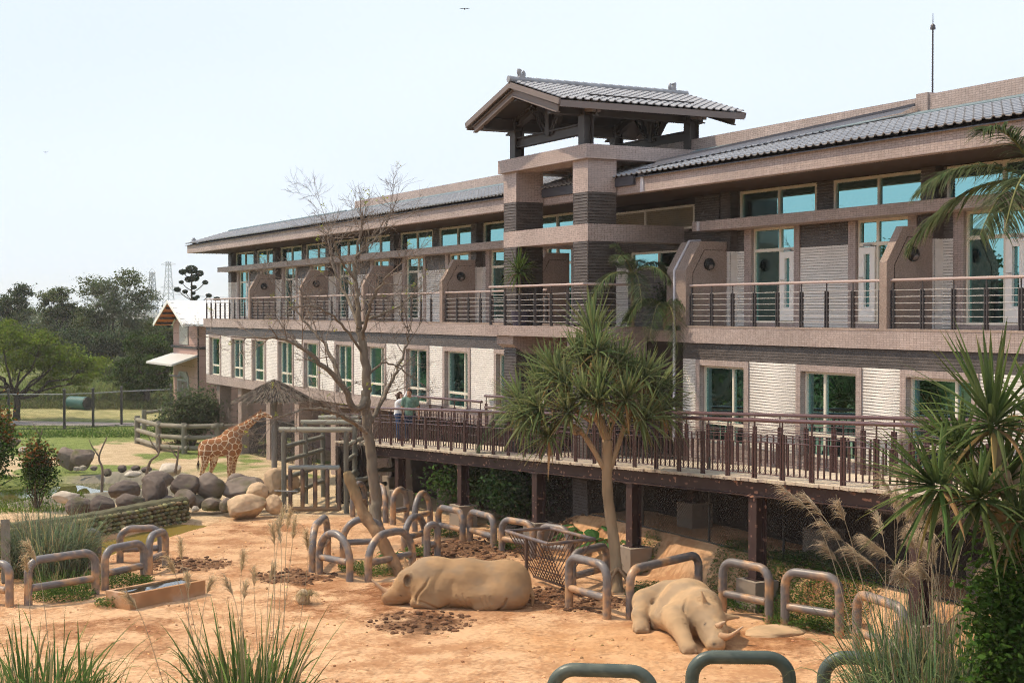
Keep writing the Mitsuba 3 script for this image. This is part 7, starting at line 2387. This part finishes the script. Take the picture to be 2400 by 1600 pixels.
def giraffe():
    g0 = (-51.13, 14.86)
    loc = np.array([g0[0], g0[1], gz1(*g0)])
    k = thing('giraffe', 'young reticulated giraffe stretching its neck up to the bare twigs', 'giraffe')

    def f(p):
        d = smin([cap_sdf(p, (0.34, 0, 1.74), (-0.34, 0, 1.58), 0.42, 0.335, 0.72), ell_sdf(p, (-0.50, 0, 1.55), (0.30, 0.25, 0.34)), ell_sdf(p, (0.46, 0, 1.62), (0.30, 0.24, 0.42))], 0.12)
        d = smin([d, cap_sdf(p, (0.36, 0, 2.02), (0.72, 0, 2.24), 0.28, 0.19, 0.62), cap_sdf(p, (0.72, 0, 2.24), (1.45, 0, 2.78), 0.185, 0.095, 0.75)], 0.12)
        d = smin([d, cap_sdf(p, (1.45, 0, 2.79), (1.62, 0, 2.80), 0.105, 0.085), cap_sdf(p, (1.62, 0, 2.79), (1.86, 0, 2.70), 0.07, 0.045)], 0.05)
        for s in (-1, 1):
            d = smin([d, cap_sdf(p, (1.43, s * 0.07, 2.86), (1.40, s * 0.22, 2.90), 0.04, 0.015)], 0.02)
            d = smin([d, cap_sdf(p, (1.49, s * 0.04, 2.86), (1.46, s * 0.05, 2.98), 0.022, 0.025)], 0.02)
        # legs: fore knees low, hocks pointing back
        for s, xf, xh in ((-1, 0.34, -0.56), (1, 0.44, -0.30)):
            d = smin([d, cap_sdf(p, (xf + 0.06, s * 0.13, 1.42), (xf, s * 0.13, 0.80), 0.145, 0.078)], 0.10)
            d = smin([d, cap_sdf(p, (xf, s * 0.13, 0.80), (xf, s * 0.13, 0.14), 0.072, 0.048), cap_sdf(p, (xf, s * 0.13, 0.14), (xf + 0.03, s * 0.13, 0.0), 0.05, 0.07)], 0.04)
            d = smin([d, cap_sdf(p, (xh + 0.06, s * 0.12, 1.42), (xh + 0.02, s * 0.13, 1.02), 0.20, 0.115)], 0.10)
            d = smin([d, cap_sdf(p, (xh + 0.02, s * 0.13, 1.02), (xh - 0.10, s * 0.13, 0.68), 0.11, 0.068), cap_sdf(p, (xh - 0.10, s * 0.13, 0.68), (xh - 0.07, s * 0.13, 0.12), 0.062, 0.045), cap_sdf(p, (xh - 0.07, s * 0.13, 0.12), (xh - 0.04, s * 0.13, 0.0), 0.05, 0.065)], 0.04)
        d = smin([d, cap_sdf(p, (-0.76, 0, 1.62), (-0.80, -0.02, 1.15), 0.035, 0.018)], 0.04)
        return d

    tm = surface(f, (-1.0, -0.5, -0.08), (2.0, 0.5, 3.05), 0.022)
    tm = tm.subdivide()
    lv = np.array(tm.vertices)
    rng = np.random.default_rng(4)
    # patches: cells grown from scattered seeds, small on the legs and neck
    seeds, cand = [], lv[rng.permutation(len(lv))[:14000]]
    for q in cand:
        sz = 0.185 if q[2] > 1.25 and q[0] < 0.75 else (0.135 if q[2] > 1.3 else 0.10)
        if q[0] > 1.0 and q[2] > 1.3:
            sz = 0.11
        if all((q - s) @ (q - s) > sz * sz for s in seeds):
            seeds.append(q)
    from scipy.spatial import cKDTree
    d2, _ = cKDTree(np.array(seeds)).query(lv, k=2)
    wob = (meshkit.fbm(lv * 14, 2, 3) - 0.5) * 0.012
    edge = d2[:, 1] - d2[:, 0] + wob
    wd = np.where(lv[:, 2] < 1.2, 0.026, 0.024)
    k_ = sst(wd * 0.7, wd * 1.25, edge)[:, None]
    n = meshkit.fbm(lv * 5, 3, 4)[:, None]
    brown = np.array([0.265, 0.115, 0.048]) * (0.7 + 0.65 * n)
    cream = np.array([0.62, 0.50, 0.36])
    low = np.clip((0.62 - lv[:, 2:]) / 0.3, 0, 1)
    belly = np.clip((1.33 - lv[:, 2:]) / 0.05, 0, 1) * (np.abs(lv[:, :1]) < 0.28) * (lv[:, 2:] > 1.1)
    k_ = k_ * (1 - 0.85 * low) * (1 - 0.7 * belly)
    c = cream * (1 - k_) + brown * k_
    fade = np.clip((1.25 - lv[:, 2:]) / 0.4, 0, 1) * 0.35
    c = c * (1 - fade) + np.array([0.42, 0.27, 0.14]) * fade
    c = np.where(lv[:, 2:] < 0.06, 0.05, c)
    v, fc = place_mesh(tm, loc, RV, AV)
    part(k, 'body', (v, fc), 'm_vc', True, c)
    m = MB()
    pts = curve([(0.30, 0, 2.30), (0.70, 0, 2.44), (1.05, 0, 2.66), (1.42, 0, 2.90)], 8)
    m.tube(pts, np.linspace(0.035, 0.03, len(pts)), 8)
    mv, mf = m.arrays()
    part(k, 'mane', (loc + mv[:, :1] * RV + mv[:, 1:2] * AV + mv[:, 2:] * [0, 0, 1.0], mf), 'm_vc', True, np.tile([0.16, 0.075, 0.04], (len(mv), 1)))
    t0 = loc + RV * -0.80 + [0, 0, 1.18]
    rng = np.random.default_rng(3)
    v, f_, s, li = strips(np.tile(t0, (70, 1)), rng.normal(0, 0.12, (70, 3)) + [0, 0, -1.0], rng.uniform(0.25, 0.5, 70), 0.012, 0.0, 3, rng=rng)
    part(k, 'tail_tuft', (v, f_), 'm_vc', False, np.tile([0.03, 0.02, 0.015], (len(v), 1)))
    for s in (-1, 1):
        e = trimesh.creation.icosphere(2, 0.022)
        e.apply_translation([1.56, s * 0.085, 2.82])
        part(k, 'eye', place_mesh(e, loc, RV, AV), 'm_black', smooth=True)


giraffe()


# ---------------------------------------------------------------- the two people on the walkway
def person(label, loc, face, J, col, hair, seed, male):
    """J: joints in metres, x to the right, y away, z up; face: heading of the head in the xy plane."""
    k = thing('person', label, 'person')
    P = {n: np.asarray(q, float) for n, q in J.items()}
    fx = nrm(np.array([*face, 0.0]))
    sx_ = np.array([-fx[1], fx[0], 0])
    hc = P['head']

    def limbs(p, inf=0.0):
        ds = []
        for s in 'lr':
            ds += [cap_sdf(p, P['hip_' + s], P['knee_' + s], 0.088 + inf, 0.058 + inf), cap_sdf(p, P['knee_' + s], P['ankle_' + s], 0.056 + inf, 0.038 + inf)]
        return ds

    def torso(p, inf=0.0):
        w = 0.02 if male else 0.0
        return [cap_sdf(p, P['pelvis'] + [0, 0, 0.02], P['waist'], 0.145 + inf + w, 0.125 + inf + w * 2), cap_sdf(p, P['waist'], P['chest'], 0.125 + inf + w * 2, 0.145 + inf + w), cap_sdf(p, P['sh_l'], P['sh_r'], 0.075 + inf, 0.075 + inf)]

    def arms(p, s, inf=0.0, full=True):
        a = [cap_sdf(p, P['sh_' + s], P['el_' + s], 0.052 + inf, 0.042 + inf)]
        if full:
            a.append(cap_sdf(p, P['el_' + s], P['wr_' + s], 0.041 + inf, 0.028 + inf))
        return a

    def body(p):
        d = smin(limbs(p) + torso(p, -0.012) + arms(p, 'l') + arms(p, 'r'), 0.03)
        d = smin([d, cap_sdf(p, P['chest'] + [0, 0, 0.1], hc - [0, 0, 0.06], 0.06, 0.055)], 0.03)
        q = p - hc
        l = np.stack([q @ fx, q @ sx_, q[:, 2]], 1)
        h = smin([ell_sdf(l, (-0.01, 0, 0.02), (0.095, 0.078, 0.115)), ell_sdf(l, (0.03, 0, -0.06), (0.065, 0.055, 0.06)), ell_sdf(l, (0.098, 0, -0.015), (0.022, 0.014, 0.026))], 0.02)
        h = np.minimum(h, np.minimum(ell_sdf(l, (-0.01, 0.08, -0.01), (0.022, 0.014, 0.032)), ell_sdf(l, (-0.01, -0.08, -0.01), (0.022, 0.014, 0.032))))
        return smin([d, h], 0.02)

    allp = np.array(list(P.values()))
    lo, hi = allp.min(0) - 0.26, allp.max(0) + 0.24
    tm = surface(body, lo, hi, 0.021)
    mb = MB()
    mb.add(tm.vertices, tm.faces)
    skin = np.array(col['skin'])
    for s in 'lr':   # a palm and five bent fingers
        w, e = P['wr_' + s], P['el_' + s]
        ax = nrm(w - e)
        lat = nrm(np.cross(ax, [0.2, 1.0, 0.1]))
        nn = np.cross(ax, lat)
        mb.tube([w - ax * 0.02, w + ax * 0.03, w + ax * 0.085, w + ax * 0.10], [0.026, 0.033, 0.036, 0.02], 8)
        for q, ln in enumerate((0.062, 0.075, 0.08, 0.072)):
            b = w + ax * 0.09 + lat * (-0.030 + 0.020 * q)
            mb.tube([b, b + ax * ln * 0.55 + nn * 0.008, b + ax * ln * 0.9 + nn * 0.032], [0.0105, 0.0095, 0.0075], 6)
        b = w + ax * 0.03 + lat * -0.03
        mb.tube([b, b + ax * 0.03 - lat * 0.03 + nn * 0.01, b + ax * 0.065 - lat * 0.038 + nn * 0.02], [0.013, 0.011, 0.008], 6)
    v, f = mb.arrays()
    c = np.tile(skin, (len(v), 1)) * (0.85 + 0.3 * meshkit.fbm(v * 8, 2, seed))[:, None]
    l = np.stack([(v - hc) @ fx, (v - hc) @ sx_, v[:, 2] - hc[2]], 1)
    for cx, cy, cz, r, cc in ((0.085, 0.032, 0.012, 0.014, (0.02, 0.015, 0.012)), (0.085, -0.032, 0.012, 0.014, (0.02, 0.015, 0.012)), (0.088, 0, -0.065, 0.022, (0.28, 0.09, 0.08))):
        w_ = np.exp(-(np.linalg.norm((l - [cx, cy, cz]) / [r * 1.5, r, r * 0.7], axis=1) ** 2))[:, None]
        c = c * (1 - w_) + np.array(cc) * w_
    put = lambda vv: np.asarray(loc) + vv[:, :1] * RV + vv[:, 1:2] * AV + vv[:, 2:] * np.array([0, 0, 1.0])  # noqa: E731
    part(k, 'body', (put(v), f), 'm_vc', True, c)

    def cloth(name, fn, color, amp=0.012):
        g = lambda p: fn(p) + amp * (meshkit.fbm(p * 13, 3, seed + 5) - 0.5)  # noqa: E731
        t = surface(g, lo, hi, 0.021)
        tv = np.array(t.vertices)
        cc = np.tile(np.asarray(color), (len(tv), 1)) * (0.75 + 0.5 * meshkit.fbm(tv * 6, 3, seed + 2))[:, None]
        return part(k, name, (put(tv), t.faces), 'm_vc', True, cc)

    hem = P['pelvis'][2] - (0.06 if male else 0.10)
    def shirt(p):
        a = arms(p, 'l', 0.022, col['long']) + arms(p, 'r', 0.022, col['long'])
        if not col['long']:
            mid = {s: P['sh_' + s] + (P['el_' + s] - P['sh_' + s]) * 0.62 for s in 'lr'}
            a = [cap_sdf(p, P['sh_' + s], mid[s], 0.082, 0.078) for s in 'lr']
        d = smin(torso(p, 0.018) + a, 0.04)
        d = np.maximum(d, hem - p[:, 2])
        return np.maximum(d, -cap_sdf(p, P['chest'] + [0, 0, 0.16], P['chest'] + [0, 0, 0.4], 0.075, 0.1))
    cloth('shirt', shirt, col['shirt'])
    cloth('trousers', lambda p: np.maximum(smin(limbs(p, 0.022) + [cap_sdf(p, P['pelvis'] - [0, 0, 0.02], P['pelvis'] + [0, 0, 0.06], 0.160, 0.15)], 0.04), np.maximum(p[:, 2] - (P['pelvis'][2] + 0.05), 0.07 - p[:, 2])), col['trousers'])
    for s in 'lr':
        a = P['ankle_' + s]
        t = surface(lambda p: smin([cap_sdf(p, a - [0, 0, 0.0], a - [0, 0, 0.04], 0.045, 0.05), cap_sdf(p, a + np.array([0, 0, -0.05]), a + fx * 0.15 + np.array([0, 0, -0.055]), 0.045, 0.04)], 0.03), a - 0.26, a + 0.26, 0.021)
        part(k, 'shoe', (put(np.array(t.vertices)), t.faces), 'm_vc', True, np.tile(np.asarray(col['shoe']), (len(t.vertices), 1)))

    def hairf(p):
        q = p - hc
        l_ = np.stack([q @ fx, q @ sx_, q[:, 2]], 1)
        d = ell_sdf(l_, (-0.02, 0, 0.035), (0.105, 0.09, 0.118))
        if not male:
            d = smin([d, ell_sdf(l_, (-0.055, 0, -0.06), (0.085, 0.105, 0.15))], 0.04)
        face_cut = np.maximum(0.02 - l_[:, 0], l_[:, 2] - (0.075 if male else 0.065))
        d = np.maximum(d, -face_cut)
        if male:
            d = np.maximum(d, -0.02 - l_[:, 2])
        return d
    t = surface(lambda p: hairf(p), hc - 0.3, hc + 0.25, 0.018)
    tv = np.array(t.vertices)
    part(k, 'hair', (put(tv), t.faces), 'm_vc', True, np.tile(np.asarray(hair), (len(tv), 1)) * (0.6 + 0.8 * meshkit.fbm(tv * 25, 2, 3))[:, None])
    return k


zd = deck_z(-46.4)
WP, MP = (-46.27, 19.75, 2.22), (-45.74, 19.95, 2.25)
person('woman in a white long-sleeved top and jeans raising one arm beside the man', [WP[0], WP[1], deck_z(WP[0])], (1.0, -0.35),
       {'pelvis': (0, 0, 0.92), 'waist': (0.01, 0, 1.06), 'chest': (0.03, 0, 1.28), 'sh_l': (0.02, 0.16, 1.36), 'sh_r': (0.06, -0.16, 1.37), 'head': (0.06, -0.02, 1.56), 'hip_l': (0, 0.085, 0.9), 'hip_r': (0, -0.085, 0.9), 'knee_l': (0.05, 0.09, 0.48), 'knee_r': (0.0, -0.09, 0.48),
        'ankle_l': (0.08, 0.1, 0.085), 'ankle_r': (0.0, -0.1, 0.085), 'el_r': (0.22, -0.24, 1.47), 'wr_r': (0.33, -0.20, 1.70), 'el_l': (-0.08, 0.20, 1.10), 'wr_l': (0.10, 0.10, 0.98)},
       {'skin': (0.50, 0.30, 0.21), 'shirt': (0.68, 0.68, 0.70), 'trousers': (0.045, 0.07, 0.14), 'shoe': (0.16, 0.06, 0.04), 'long': True}, (0.06, 0.035, 0.025), 3, False)
person('man in a green T-shirt and dark trousers standing with his arms down', [MP[0], MP[1], deck_z(MP[0])], (-0.45, -1.0),
       {'pelvis': (0, 0, 0.95), 'waist': (0, 0, 1.10), 'chest': (0, 0, 1.34), 'sh_l': (-0.19, -0.02, 1.43), 'sh_r': (0.19, 0.04, 1.43), 'head': (-0.02, -0.03, 1.65), 'hip_l': (-0.09, 0, 0.93), 'hip_r': (0.09, 0, 0.93), 'knee_l': (-0.10, -0.02, 0.50), 'knee_r': (0.10, 0.0, 0.50),
        'ankle_l': (-0.10, 0.02, 0.085), 'ankle_r': (0.12, 0.03, 0.085), 'el_l': (-0.27, -0.02, 1.15), 'wr_l': (-0.24, -0.08, 0.90), 'el_r': (0.28, 0.06, 1.15), 'wr_r': (0.30, 0.0, 0.90)},
       {'skin': (0.46, 0.26, 0.17), 'shirt': (0.13, 0.22, 0.175), 'trousers': (0.025, 0.035, 0.065), 'shoe': (0.05, 0.045, 0.04), 'long': False}, (0.02, 0.017, 0.015), 6, True)

# ---------------------------------------------------------------- hazy air
HAZE = 0.0003
scene['air'] = {'type': 'homogeneous', 'albedo': {'type': 'rgb', 'value': [0.95, 0.96, 0.97]}, 'sigma_t': HAZE}
scene['haze'] = {'type': 'cube', 'to_world': T().translate([-1000, 700, 15.0]).scale([1500, 1700, 36.0]), 'bsdf': {'type': 'null'}, 'interior': {'type': 'ref', 'id': 'air'}}
labels['haze'] = {'kind': 'stuff', 'label': 'thin bright haze in the air'}
scene['camera']['medium'] = {'type': 'ref', 'id': 'air'}
